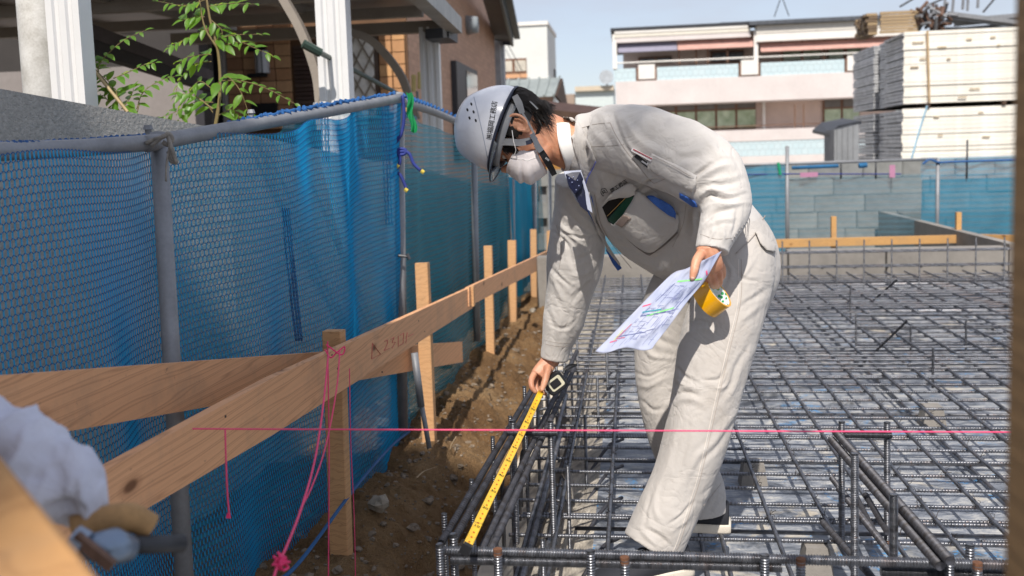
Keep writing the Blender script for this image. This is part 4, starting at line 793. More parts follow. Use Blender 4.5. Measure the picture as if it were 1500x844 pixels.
plant('shrub', pd(312, 200, D), [([(312, 130, D), (330, 112, D-.1), (350, 130, D-.2), (362, 160, D-.2), (366, 180, D-.2)], 9, 1.15), ([(322, 118, D), (360, 120, D-.2), (395, 132, D-.3), (432, 152, D-.35)], 12, .8), ([(318, 70, D), (350, 62, D), (372, 70, D-.1), (400, 82, D-.1)], 9, 1.0), ([(312, 60, D), (340, 52, D), (384, 50, D)], 8, .9),
  ([(308, 40, D), (290, 48, D), (262, 62, D), (248, 70, D)], 9, 1.2), ([(310, 30, D), (325, 45, D), (322, 60, D)], 6, 1.2), ([(303, 10, D), (330, 6, D), (372, 6, D-.2)], 10, 1.0), ([(300, 0, D), (270, 8, D), (232, 2, D)], 9, .9), ([(310, 90, D), (285, 95, D), (262, 120, D), (256, 150, D)], 9, 1.1), ([(312, 150, D), (285, 150, D), (255, 165, D), (236, 172, D)], 8, 1.25),
  ([(312, 165, D), (300, 150, D), (280, 138, D), (262, 138, D)], 8, 1.1), ([(318, 170, D), (340, 160, D), (350, 172, D), (345, 184, D)], 7, 1.0), ([(300, 25, D), (285, 25, D), (268, 30, D)], 6, 1.1), ([(310, 80, D), (300, 80, D), (272, 85, D), (258, 100, D)], 7, 1.1), ([(311, 130, D), (290, 120, D), (270, 150, D), (262, 175, D)], 8, 1.2)],
  [([(312, 205, D), (322, 140, D), (320, 80, D), (308, 30, D), (300, -20, D)], .008), ([(318, 70, D), (300, 40, D), (292, 0, D)], .005), ([(312, 160, D), (285, 140, D)], .004)], 'tall young green shrub with a thin upright stem against the dark house')
D = 3.6
plant('shrub', pd(185, 180, D), [([(142, 108, D), (150, 88, D), (180, 60, D), (212, 45, D)], 12, .75), ([(166, 115, D), (190, 105, D), (212, 95, D), (228, 92, D)], 9, .9), ([(200, 160, D), (210, 135, D), (235, 118, D), (256, 112, D)], 10, .8), ([(145, 105, D), (138, 92, D), (136, 78, D)], 7, .7), ([(160, 150, D), (150, 140, D), (138, 150, D)], 6, 1.2), ([(172, 145, D), (168, 130, D), (150, 128, D)], 6, 1.1),
  ([(175, 140, D), (165, 155, D), (162, 165, D)], 5, 1.2), ([(160, 120, D), (150, 112, D), (138, 112, D)], 6, 1.0), ([(178, 160, D), (190, 145, D), (196, 130, D)], 6, .9)], [([(188, 168, D), (170, 140, D), (148, 112, D), (136, 98, D)], .006), ([(196, 182, D), (205, 150, D)], .003)], 'sprawling green seedling right of the white carport column')
M = MB(); M.tube([pd(135, 100, 3.55), pd(187, 164, 3.55)], .006, 6); o = M.build('dry_stick', mat('tan_stick', srgb('B09A72'), .7), None); tag(o, 'pale dry stick leaning behind the seedling by the column', 'stick')
# ================================================================ reinforcing steel
t = NT('rebar_steel'); n = t.noise(14, 5, rough=.7); n2 = t.noise(90, 4)
c = t.ramp(n, [(.35, srgb('5C5E63')), (.6, srgb('85878D')), (.78, srgb('979592'))]); c = t.mix(t.ramp(n2, [(.58, 0.), (.72, .6)]), c, srgb('6A5244')); c = t.mix(t.ramp(t.noise(3.1, 5), [(.56, 0.), (.68, .5)]), c, srgb('775A46')); t.col(c); t.set('Metallic', .85); t.set('Roughness', t.ramp(n, [(.3, .27), (.7, .45)])); t.bump(n2, .25, .001); m_bar = t.m
m_bardk = mat('rebar_dark', srgb('4A4C54'), .5, metal=.45, var=.25, vs=20, tint=srgb('2A2420')); m_rtip = mat('rusty_tip', srgb('6E4A34'), .8, metal=.2, var=.3, vs=60)
def rib_mesh(Lg, r, n=8, pitch=.011, m=None, name='rebar'):
    """deformed bar along +Y from 0 to Lg: rings every pitch and two long ribs"""
    k = int(Lg/pitch); prof = []
    for i in range(k): y = i*pitch; prof += [(y, r*.94), (y+pitch*.55, r*.94), (y+pitch*.68, r*1.12), (y+pitch*.87, r*1.12)]
    prof.append((Lg, r*.94)); P = np.array(prof); a = np.arange(n)*2*math.pi/n
    V = np.zeros((len(P), n, 3)); V[:, :, 0] = P[:, 1:2]*np.cos(a); V[:, :, 1] = P[:, 0:1]; V[:, :, 2] = P[:, 1:2]*np.sin(a)
    idx = np.arange(len(P)*n).reshape(len(P), n); A_ = idx[:-1]; B_ = idx[1:]; F = np.stack([A_, np.roll(A_, -1, 1), np.roll(B_, -1, 1), B_], 2).reshape(-1, 4)
    me = bpy.data.meshes.new(name); me.from_pydata(V.reshape(-1, 3).tolist(), [], F.tolist()+[list(range(n)), list(range((len(P)-1)*n, len(P)*n))[::-1]]); me.materials.append(m or m_bar); me.polygons.foreach_set('use_smooth', [True]*len(me.polygons)); return me
def plain_mesh(Lg, r, n=8, m=None):
    M = MB(); M.tube([(0, 0, 0), (0, Lg, 0)], r, n); me = bpy.data.meshes.new('rebar'); me.from_pydata(M.V, [], M.F); me.materials.append(m or m_bar); me.polygons.foreach_set('use_smooth', [True]*len(me.polygons)); return me
def along(src, par, a, b, L0, name='rebar'):
    a = np.array(a, float); b = np.array(b, float); d = Vector(b-a); q = d.to_track_quat('Y', 'Z')
    o = inst(name, src, par, a, q.to_euler(), (1, d.length/L0, 1)); return o
mat_ = thing('rebar_mat', (2, 5, -.05), 'wide grid of steel reinforcing bars tied over the slab', 'rebar')
R16 = rib_mesh(6.6, .0064); R16p = plain_mesh(6, .0072)
XA0 = -.40; zA = -.006; zBm = .0085
Ys = []
y = 2.68
k = 0
while y < 8.25: Ys.append(y); y += .139+.004*math.sin(k*2.1); k += 1
y = 2.68-.30
Ys = [2.25, 2.47]+Ys if False else Ys
for i, y in enumerate(Ys):
    x0 = XA0+rng.uniform(-.03, .03)
    along(R16 if y < 5.5 else R16, mat_, (x0, y+rng.uniform(-.004, .004), zA), (5.8, y+rng.uniform(-.006, .006), zA+rng.uniform(-.004, .003)), 6.6)
    if i in (0, 1) or i % 7 == 0: along(R16, mat_, (x0+.02 if i else .98, y+.020, zA+.001), (5.8, y+.024, zA), 6.6)
    if y < 5.2 and i > 0:                                      # end of the bar bends down into the trench
        M = MB(); M.tube(smoothline([(x0+.01, y, zA), (x0-.035, y, zA-.006), (x0-.065, y, zA-.04), (x0-.070, y, -.25)], 5), .0070, 8); M.build('hook', m_bar, mat_, smooth=True)
Xs = [-.243, -.084]+[.082+.1625*i for i in range(30)]
for i, x in enumerate(Xs):
    if x > 5.6: break
    along(R16, mat_, (x+rng.uniform(-.004, .004), 1.95 if x > -.1 else 1.6, zBm), (x+rng.uniform(-.006, .006), 8.35, zBm), 6.6)
# lower layer, seen in the gaps
for i in range(9): 
    y = 2.9+i*.66
    if y < 8.3: along(R16p, mat_, (-.2, y, -.075), (5.8, y+.01, -.075), 6)
for i in range(5): x = .2+i*1.05; along(R16p, mat_, (x, 1.7, -.088), (x+.004, 8.3, -.088), 6)
# diagonal laps in the haunch
for i in range(12):
    y = 2.2+i*.33; M = MB(); M.tube(smoothline([(-.05, y+.30, -.07), (-.13, y+.16, -.08), (-.33, y-.22, -.30)], 4), .0065, 7); M.build('bent_bar', m_bardk, mat_, smooth=True)
# tie wires at the crossings near the camera
m_wire = mat('tie_wire', srgb('4A4440'), .6, metal=.5); wm = []
for s in range(4):
    M = MB(); r2 = np.random.default_rng(s)
    for k in range(4): a = r2.uniform(0, 6.28); P = [np.array((math.cos(a+j)*.013*(1+.2*j), math.sin(a+j)*.013, .008*math.sin(a*2+j))) for j in np.linspace(0, 2.2, 5)]; M.tube(P, .0009, 4)
    M.tube([(0, 0, .01), (.008, .004, .02), (.018*(1 if s % 2 else -1), .006, .028)], .0009, 4); M.tube([(0, 0, .01), (-.004, .012, .022)], .0009, 4)
    me = bpy.data.meshes.new('tie_wire'); me.from_pydata(M.V, [], M.F); me.materials.append(m_wire); wm.append(me)
c_ = 0
for x in Xs[:16]:
    for y in Ys[:16]:
        if rng.random() < .8 and c_ < 220: inst('tie_wire', wm[rng.integers(4)], mat_, (x, y, .006), (0, 0, rng.uniform(0, 6))); c_ += 1
# ---- perimeter beam cages
HZ = .31
lc = thing('beam_cage', (-.42, 3, -.2), 'left edge beam cage of rebar beside the earth bank, the tape lying along it', 'rebar cage', 'beam cages')
R19 = rib_mesh(3.0, .0085, pitch=.013, m=m_bardk); R13 = rib_mesh(1.0, .0062, m=m_bar, pitch=.010)
fcY = 1.86
# the top bar leans slightly: take its two ends from what is seen
a0 = onz(646, 796, HZ); a1 = onz(782, 566, HZ); dirn = (a1-a0); 
def lb(off, z, f0=0., f1=1.7, m=R19, L0=3.0): 
    p = a0+dirn*f0; q = a0+dirn*f1; return along(m, lc, (p[0]+off, p[1], z), (q[0]+off*1.0, q[1], z-.0), L0)
lb(0, HZ, 0, 1.9); lb(.020, HZ-.006, .02, 1.9); lb(.085, HZ-.02, .0, 1.5); lb(.102, HZ-.028, .0, 1.3); lb(.015, -.19, -.1, 3)
RB = rib_mesh(3.0, .0085, pitch=.013)
for x, z, y1 in ((-.305, .035, 3.6), (-.325, .02, 4.2), (-.27, -.03, 6)): along(RB, lc, (x, 1.9, z), (x+.012, y1, z), 3.0)
for k in range(11):
    f = .06+k*.21; p = a0+dirn*f; x = p[0]; y = p[1]; w = .165
    along(R13, lc, (x-.012, y, -.26), (x-.012, y, HZ+(.035 if k % 2 == 0 else .012)), 1.0, 'stirrup')
    if k % 2: along(R13, lc, (x+w, y+.01, -.26), (x+w, y+.01, .16), 1.0, 'stirrup')
    along(R13, lc, (x-.012, y+.004, -.235), (x+w, y+.004, -.235), 1.0, 'stirrup')
# free-standing pair of legs with a cross bar at the front
def legs(par, xa, xb, y, zb, zt_, cross):
    for x in (xa, xb): along(R13b, par, (x, y, zb), (x, y, zt_), 1.0, 'stirrup')
    along(R13b, par, (xa-.02, y-.01, cross), (xb+.02, y-.01, cross), 1.0, 'stirrup')
R13b = rib_mesh(1.0, .0088, pitch=.014, m=m_bar)
xa, xb = onz(754, 800, -.02)[0], onz(809, 790, 0)[0]
legs(lc, ony(754, 700, 2.67)[0], ony(809, 700, 2.67)[0], 2.67, -.03, ony(809, 616, 2.67)[2], ony(780, 633, 2.67)[2])
fc = thing('beam_cage', (.5, 1.85, 0), 'front edge beam of two ribbed bars running across the bottom of the picture', 'rebar cage', 'beam cages')
RF = rib_mesh(3.2, .0098, pitch=.0155, n=12)
p0 = onz(640, 806, HZ-.012); p1 = onz(1500, 828.5, HZ-.012); along(RF, fc, p0, p1, 3.2)
p0 = onz(660, 820, HZ-.03); p1 = onz(1145, 831.5, HZ-.03); along(RF, fc, p0, p1, 3.2)
p0 = onz(1290, 838, HZ-.04); p1 = onz(1520, 845, HZ-.04); along(RF, fc, p0, p1, 3.2)
for px, t_, m_ in ((644, 797, m_bar), (664, 782, m_bar), (729, 806, m_rtip), (865, 806, m_bar), (915, 818, m_rtip), (1120, 812, m_bar), (1173, 820, m_rtip), (1391, 812, m_bar), (1421, 797, m_bar), (1432, 826, m_rtip)):
    p = onz(px, t_, HZ+.005); p = pd(px, t_, (p-CAM)@FW-.012); along(R13b, fc, (p[0], p[1]+.005, -.12), p, 1.0, 'stirrup')
    if m_ is m_rtip:
        M = MB(); M.tube([p-(0, 0, .012), p+(0, 0, .003)], .0096, 8); M.build('rusty_end', m_rtip, fc)
rc = thing('beam_cage', (.6, 2.3, 0), 'raised rebar beam pointing at the camera on the right, ending in the front bars', 'rebar cage', 'beam cages')
q0 = onz(1224, 633, .33); q1 = onz(1392, 822, .33)
RFd = rib_mesh(3.2, .0098, pitch=.0155, n=12, m=m_bardk)
along(RFd, rc, q1, q0, 3.2); along(RFd, rc, q1+(-.012, .02, -.02), q0+(-.012, .0, -.022), 3.2)
r0 = onz(1258, 672, .27); r1 = onz(1348, 790, .22); along(RFd, rc, r1, r0, 3.2)
for a, b in (((1218, 700), (1380, 905)), ((1228, 716), (1400, 930)), ((1205, 765), (1330, 905)), ((1250, 720), (1282, 783)), ((1268, 725), (1300, 780))): along(R19, rc, onz(*b, .05), onz(*a, .05), 3.0)
for px, tp_, bt_, Yv in ((1233, 617, 798, 2.67), (1299.5, 618, 797, 2.67), (1252, 664, 850, 2.2), (1309, 724, 850, 2.05)):
    a = ony(px, tp_, Yv); b = ony(px, bt_, Yv); along(R13b, rc, b, a, 1.0, 'stirrup')
    M = MB(); M.tube([b-(0, 0, .004), b+(0, 0, .012)], .0098, 8); M.build('rusty_end', m_rtip, rc)
along(R13b, rc, ony(1236, 637, 2.66), ony(1306, 638, 2.66), 1.0, 'stirrup')
M = MB(); M.tube(smoothline([ony(1318, 784, 2.4), ony(1322, 772, 2.4), ony(1330, 768, 2.4), ony(1328, 790, 2.4)], 4), .0012, 5); M.build('tie_wire', m_wire, rc)
# raised beams across the far part of the mat
for k, (yy, xl, xr, hz) in enumerate(((4.72, -.3, 5.6, .06), (6.45, -.3, 5.6, .12), (7.7, .9, 5.6, .30))):
    cg = thing('beam_cage', ((xl+xr)/2, yy, 0), ['low lapped rebar beam crossing the mat behind his knees', 'rebar beam crossing the middle distance of the mat', 'tall rebar cage in front of the far concrete upstand'][k], 'rebar cage', 'beam cages')
    for z in ((hz*.3, hz) if k < 2 else (.02, .14, .26)):
        for dy in (0, .09): along(R16, cg, (xl, yy+dy, z), (xr, yy+dy, z), 6.6)
    n = 5 if k < 2 else 22
    for i in range(n): x = xl+(xr-xl)*(i+.5)/n; along(R13, cg, (x, yy-.01, -.08), (x, yy-.01, hz+.06), 1.0, 'stirrup')
# rails standing proud at right middle distance
cg = thing('beam_cage', (2.5, 5.2, .1), 'upright rebar frame with a slanting brace at mid distance on the right', 'rebar cage', 'beam cages')
for py in (462, 479, 505): along(R16, cg, ony(1255, py, 5.4), ony(1255, py, 5.4)+np.array((3.4, 0, 0)), 6.6)
for px, t_, b_ in ((1254, 460, 532), (1334, 478, 534), (1415, 470, 530)): along(R13, cg, ony(px, b_, 5.38), ony(px, t_, 5.38), 1.0, 'stirrup')
along(R16, cg, ony(1251, 545, 5.2), ony(1329, 470, 5.2), 6.6); along(R16, cg, ony(1277, 442, 7.0), ony(1314, 410, 7.0), 6.6)
# spacer blocks under the bars
def block(px, py, z, lab, s=.05):
    p = onz(px, py, z); M = MB(); b_, t_ = s, s*.72; V = [(p[0]+x*b_, p[1]+y_*b_, -.105) for x, y_ in ((-1, -1), (1, -1), (1, 1), (-1, 1))]+[(p[0]+x*t_, p[1]+y_*t_, -.012) for x, y_ in ((-1, -1), (1, -1), (1, 1), (-1, 1))]
    M.add(V, [(0, 3, 2, 1), (4, 5, 6, 7), (0, 1, 5, 4), (1, 2, 6, 5), (2, 3, 7, 6), (3, 0, 4, 7)]); o = M.build('spacer_block', m_conc, None); tag(o, lab, 'concrete block', 'concrete spacer blocks under the bars')
block(1195, 815, -.05, 'pale concrete spacer block under the bars at the bottom, right of his shoes', .045); block(1103, 690, -.05, 'concrete spacer block just right of the trouser leg'); block(1365, 606, -.05, 'white spacer block under the mat at mid right'); block(826, 668, -.2, 'spacer block half way down the haunch, left of his legs', .04); block(826, 762, -.2, 'lowest spacer block in the haunch near the front bars', .04)
for px, py in ((1350, 610), (1395, 470), (1290, 558)): pass
# ================================================================ the worker
def loft(MBo, secs, n=28, sub=5, sq=1.0, cap=True, tilt=None):
    """secs: (px, py, depth, half width in px, half thickness in m); a closed tapered solid"""
    S = np.array(secs, float); R = []
    C = np.array([pd(*s[:3]) for s in S]); A = S[:, 3]/FOC*S[:, 2]; B = S[:, 4]
    D = smoothline(np.hstack([C, A[:, None], B[:, None]]), sub)
    C, A, B = D[:, :3], D[:, 3].copy(), D[:, 4]
    T = np.gradient(C, axis=0); V = []
    for i in range(len(C)):
        t = nrm(T[i]); v = nrm(CAM-C[i]); e1 = nrm(np.cross(v, t)); e2 = nrm(np.cross(t, e1))
        if tilt is not None:                       # turn the flat side of the section, keeping its outline height
            th = RAD(np.interp(i/(len(C)-1), np.linspace(0, 1, len(tilt)), tilt))
            A[i] = math.sqrt(max(1e-6, A[i]**2-(B[i]*math.sin(th))**2))/math.cos(th)
            e1, e2 = e1*math.cos(th)-e2*math.sin(th), e2*math.cos(th)+e1*math.sin(th)
        for k in range(n):
            a = 2*math.pi*k/n; ca, sa = math.cos(a), math.sin(a)
            if sq != 1: ca = math.copysign(abs(ca)**sq, ca); sa = math.copysign(abs(sa)**sq, sa)
            V.append(C[i]+e1*A[i]*ca+e2*B[i]*sa)
    m = len(C)
    F = [(i*n+k, i*n+(k+1) % n, (i+1)*n+(k+1) % n, (i+1)*n+k) for i in range(m-1) for k in range(n)]
    if cap: F += [tuple(range(n-1, -1, -1)), tuple(range((m-1)*n, m*n))]
    MBo.add(V, F); return V
def ell(MBo, c, ax, r, n=20, m=14):
    ax = [nrm(a) for a in ax]; V = []; F = []
    for j in range(m+1):
        ph = math.pi*j/m
        for i in range(n):
            th = 2*math.pi*i/n
            V.append(np.array(c)+ax[0]*r[0]*math.sin(ph)*math.cos(th)+ax[1]*r[1]*math.sin(ph)*math.sin(th)+ax[2]*r[2]*math.cos(ph))
    F = [(j*n+i, j*n+(i+1) % n, (j+1)*n+(i+1) % n, (j+1)*n+i) for j in range(m) for i in range(n)]
    MBo.add(V, F)
def remesh(M, voxel, smooth=2):
    me = bpy.data.meshes.new('tmp'); me.from_pydata(M.V, [], M.F); o = bpy.data.objects.new('tmp', me); COL.objects.link(o)
    bm = bmesh.new(); bm.from_mesh(me); bmesh.ops.remove_doubles(bm, verts=bm.verts, dist=1e-6); bmesh.ops.recalc_face_normals(bm, faces=bm.faces); bm.to_mesh(me); bm.free()
    md = o.modifiers.new('r', 'REMESH'); md.mode = 'VOXEL'; md.voxel_size = voxel
    if smooth:
        sm = o.modifiers.new('s', 'SMOOTH'); sm.factor = .5; sm.iterations = smooth
    dg = bpy.context.evaluated_depsgraph_get(); ev = o.evaluated_get(dg).to_mesh()
    V = np.zeros(len(ev.vertices)*3); ev.vertices.foreach_get('co', V); V = V.reshape(-1, 3)
    N = np.zeros(len(V)*3); ev.vertices.foreach_get('normal', N); N = N.reshape(-1, 3)
    F = [tuple(p.vertices) for p in ev.polygons]
    bpy.data.objects.remove(o); bpy.data.meshes.remove(me)
    return V, F, N
def folds(V, N, strokes, face=True):
    """push the surface in and out along strokes [(pixel points), half width px, height m]"""
    P = proj(V); vd = CAM-V; vd /= np.linalg.norm(vd, axis=1)[:, None]
    w = np.clip((N*vd).sum(1)*2.5, 0, 1) if face else np.ones(len(V))
    H = np.zeros(len(V))
    for pts, wd, h in strokes:
        L = smoothline(pts, 5) if len(pts) > 2 else np.array(pts, float)
        x0, y0 = L.min(0)-wd*3; x1, y1 = L.max(0)+wd*3
        I = np.where((P[:, 0] > x0) & (P[:, 0] < x1) & (P[:, 1] > y0) & (P[:, 1] < y1) & (w > 0))[0]
        if not len(I): continue
        q = P[I, :2]+np.array([[noise.noise((v[0]*11, v[1]*11, v[2]*11))*9, noise.noise((v[0]*11+9, v[1]*11, v[2]*11))*9] for v in V[I]]) if face else P[I, :2]; best = np.full(len(I), 1e9); par = np.zeros(len(I)); m = len(L)-1
        for k in range(m):
            a, b = L[k], L[k+1]; ab = b-a; t = np.clip(((q-a)@ab)/(ab@ab+1e-9), 0, 1); d = np.linalg.norm(q-a-t[:, None]*ab, axis=1)
            u = d < best; best[u] = d[u]; par[u] = (k+t[u])/m
        x = best/wd
        prof = np.exp(-1.1*np.abs(x)**1.35)-.35*np.exp(-((x-1.7)/.8)**2)
        taper = np.sin(np.clip(par*math.pi, 0.12, math.pi-.12))**.6
        H[I] += prof*h*taper*.72
    return V+N*(H*w)[:, None]
def wrinkle(V, N, amp, sc=(9, 9, 9), seed=0, ridged=False):
    out = np.empty(len(V))
    for i, v in enumerate(V):
        q = (v[0]*sc[0]+seed, v[1]*sc[1], v[2]*sc[2])
        a = noise.noise(q); b = noise.noise((q[0]*2.3, q[1]*2.3, q[2]*2.3+5))
        out[i] = (.5-abs(a)*2 if ridged else a)+.45*b
    return V+N*(out*amp)[:, None]
def bvh_of(o):
    og = ORG[o.name]; me = o.data
    return BVHTree.FromPolygons([Vector(v.co)+Vector(og) for v in me.vertices], [tuple(p.vertices) for p in me.polygons])
CV = Vector(CAM)
def drape(bv, pts, off):
    """pixels -> points lying on the surface, lifted by off; gaps take the depth of the nearest hit"""
    out = []; hit = []
    for x, y in pts:
        d = Vector(ray(x, y)).normalized(); h = bv.ray_cast(CV, d)
        if h[0] is None: out.append(None)
        else:
            n = h[1] if h[1].dot(d) < 0 else -h[1]; o2 = off if np.isscalar(off) else off[len(out)]
            p = h[0]+(n*.6-d*.4)*o2; out.append(np.array(p)); hit.append((x, y, np.dot(np.array(p)-CAM, FW)))
    for i, p in enumerate(out):
        if p is None:
            if not hit: out[i] = pd(*pts[i], 2.6); continue
            q = min(hit, key=lambda a: (a[0]-pts[i][0])**2+(a[1]-pts[i][1])**2); out[i] = pd(*pts[i], q[2])
    return np.array(out)
def patch(name, poly, bv, m, parent, off=.002, th=.002, step=5., puff=0., label=None, smooth=True, curve=True):
    """a piece of cloth sewn on: outline in pixels, draped on the surface, with its own thickness"""
    poly = np.array(poly, float); B = []
    for i in range(len(poly)):
        a, b = poly[i], poly[(i+1) % len(poly)]; n = max(1, int(np.linalg.norm(b-a)/step)); B += [a+(b-a)*k/n for k in range(n)]
    B = np.array(B); nb = len(B); pts = list(B)
    x0, y0 = B.min(0); x1, y1 = B.max(0)
    def inside(p):
        c = False; j = len(poly)-1
        for i in range(len(poly)):
            if (poly[i][1] > p[1]) != (poly[j][1] > p[1]) and p[0] < (poly[j][0]-poly[i][0])*(p[1]-poly[i][1])/(poly[j][1]-poly[i][1])+poly[i][0]: c = not c
            j = i
        return c
    dist = [0.]*nb
    for gx in np.arange(x0+step/2, x1, step):
        for gy in np.arange(y0+step/2, y1, step):
            p = np.array((gx, gy)); dm = np.linalg.norm(B-p, axis=1).min()
            if inside(p) and dm > step*.45: pts.append(p); dist.append(dm)
    r = geometry.delaunay_2d_cdt([Vector(p) for p in pts], [], [list(range(nb))], 1, 1e-5)
    P2 = [tuple(v) for v in r[0]]; T = [tuple(f) for f in r[2]]
    if puff:
        D = np.array([np.linalg.norm(B-np.array(p), axis=1).min() for p in P2]); of = off+puff*np.minimum(1, D/14.)**.6
        V = drape(bv, P2, of)
    else: V = drape(bv, P2, off)
    n = len(V); vd = np.array([nrm(v-CAM) for v in V]); Vb = V+vd*(th+ (puff or 0)*.0)
    cnt = {}
    for t in T:
        for a, b in ((t[0], t[1]), (t[1], t[2]), (t[2], t[0])): cnt[(a, b)] = 1
    F = [t for t in T]+[(t[2]+n, t[1]+n, t[0]+n) for t in T]
    F += [(a, a+n, b+n, b) for (a, b) in cnt if (b, a) not in cnt]
    o = mk(name, np.vstack([V, Vb]), F, m, parent, smooth=smooth, label=label)
    return o
def strip(name, pts, wpx, bv, m, parent, off=.0015, th=.0015, sub=5, label=None, n=None):
    """a seam, piping or strap following pixels over the surface"""
    L = smoothline(pts, sub) if len(pts) > 2 else np.linspace(pts[0], pts[1], 8)
    T = np.gradient(L, axis=0); T /= np.linalg.norm(T, axis=1)[:, None]+1e-9; Nn = np.stack([-T[:, 1], T[:, 0]], 1)
    w = np.full(len(L), wpx) if np.isscalar(wpx) else np.interp(np.linspace(0, 1, len(L)), np.linspace(0, 1, len(wpx)), wpx)
    A = drape(bv, L+Nn*w[:, None]/2, off) if bv else None; Bq = drape(bv, L-Nn*w[:, None]/2, off); k = len(L)
    vd = np.array([nrm(v-CAM) for v in A])*th
    V = np.vstack([A, Bq, A+vd, Bq+vd]); F = []
    for i in range(k-1):
        F += [(i, i+1, k+i+1, k+i), (2*k+i, 3*k+i, 3*k+i+1, 2*k+i+1), (i, 2*k+i, 2*k+i+1, i+1), (k+i, k+i+1, 3*k+i+1, 3*k+i)]
    F += [(0, k, 3*k, 2*k), (k-1, 3*k-1, 4*k-1, 2*k-1)]
    return mk(name, V, F, m, parent, smooth=True, label=label)
def text_on(name, s, org, right, up, bv, m, parent, off=.0008, size=1.0, vert=False, bold=.0, target=None):
    """lettering: glyph outlines laid on a surface; right / up are the pixel vectors of one em"""
    cu = bpy.data.curves.new('txt', 'FONT'); cu.body = s; cu.size = 1; cu.offset = bold; cu.resolution_u = 3; o = bpy.data.objects.new('txt', cu); COL.objects.link(o)
    me = bpy.data.meshes.new_from_object(o.evaluated_get(bpy.context.evaluated_depsgraph_get()))
    bm = bmesh.new(); bm.from_mesh(me); bmesh.ops.triangulate(bm, faces=bm.faces); bmesh.ops.remove_doubles(bm, verts=bm.verts, dist=1e-4)
    P = np.array([v.co[:2] for v in bm.verts]); F = [tuple(v.index for v in f.verts) for f in bm.faces]; bm.free()
    bpy.data.objects.remove(o); bpy.data.meshes.remove(me)
    org, right, up = np.array(org, float), np.array(right, float), np.array(up, float)
    Q = org+P[:, :1]*right+P[:, 1:]*up
    V = drape(bv, Q, off) if bv else np.array([target(*q) for q in Q])
    n = len(V)
    return mk(name, V, F, m, parent)

# ---- materials
def cloth_mat(name, c, warm):
    t = NT(name); n = t.noise(7, 5); w = t.noise(900, 2)
    t.col(t.ramp(t.math('ADD', t.math('MULTIPLY', n, .75), t.math('MULTIPLY', w, .25)), [(.3, tuple(x*.9 for x in c)), (.7, tuple(x*1.05 for x in c))]))
    t.set('Roughness', .85); t.set('Sheen Weight', .15); t.set('Specular IOR Level', .25)
    wv = t.n('ShaderNodeTexWave', Scale=420, Distortion=.5); wv.bands_direction = 'DIAGONAL'; t.l(t.co(), wv.inputs[0]); t.bump(wv.outputs[0], .12, .0006)
    t.bump(t.noise(38, 5, rough=.6, dist=.6), .35, .0035)
    r1 = t.math('ABSOLUTE', t.math('SUBTRACT', t.noise(8, 3, rough=.5, dist=1.2), .5)); t.bump(t.ramp(r1, [(0., 0.), (.07, 1.)]), .35, .003)
    r2 = t.math('ABSOLUTE', t.math('SUBTRACT', t.noise(21, 2, rough=.5, dist=.8, vec=t.co((1, 1, .6), loc=(3, 1, 2))), .5)); t.bump(t.ramp(r2, [(0., 0.), (.08, 1.)]), .25, .0015)
    base = t.b.inputs['Base Color'].links[0].from_socket; t.col(t.mix(t.ramp(t.noise(4.5, 7, rough=.7, vec=t.co(loc=(5, 5, 5))), [(.56, 0.), (.74, .28)]), base, srgb('8E7F6E')))
    return t.m
m_cloth = cloth_mat('grey_beige_cotton', srgb('C8C4C0'), 1)
m_cloth2 = cloth_mat('grey_beige_twill', srgb('B9B4AF'), 1)
m_seam = mat('seam_thread', srgb('A79E97'), .9, var=.08)
m_stitch = mat('pale_seam', srgb('DCD4CC'), .9, var=.05)
m_white = mat('white_shirt_cotton', srgb('F0EEEB'), .8, var=.03, bump=.2, bs=300, bd=.0006)
m_blue = mat('blue_lining', srgb('3E6CC0'), .7, var=.2, vs=30, bump=.3, bs=120, bd=.001)
m_pblue = mat('periwinkle_piping', srgb('7C86D8'), .7, var=.05)
m_navy = mat('navy_tie', srgb('141A38'), .5, var=.2)
m_dark = mat('black_rubber', srgb('17181C'), .5, var=.2)
m_pocket_shade = mat('pocket_inner_shade', srgb('1E1A18'), .9, var=.2)
def skin_mat():
    t = NT('skin'); n = t.noise(25, 5); n2 = t.noise(140, 3)
    c = t.ramp(n, [(.3, srgb('B97F62')), (.5, srgb('CE9778')), (.72, srgb('DBA98B'))]); c = t.mix(t.math('MULTIPLY', n2, .22), c, srgb('B5664E'))
    t.col(c); t.set('Roughness', .48); t.set('Subsurface Weight', .12); t.set('Subsurface Radius', (.01, .004, .002)); t.set('Subsurface Scale', .6)
    t.bump(t.noise(420, 3), .25, .0008); t.bump(t.noise(90, 4), .2, .0015); return t.m
m_skin = skin_mat()
m_hair = mat('black_hair', srgb('1A1512'), .55, var=.3, vs=40)
m_nail = mat('fingernail', srgb('E2B3A0'), .25, var=.05)

person = thing('person', onz(960, 800, 0.0), 'worker in white hard hat, mask and pale grey uniform bending over to measure the rebar', 'person')

# head frame: K crown, G gaze, E towards the camera
K = nrm(-.946*RW+.323*UW+.14*FW); G = nrm(-.323*RW-.946*UW); G = nrm(G-K*(G@K)); E = np.cross(K, G); E = E if E@FW < 0 else -E
HO = pd(768, 190, 2.66)
def hp(k, g, e): return HO+K*k+G*g+E*e
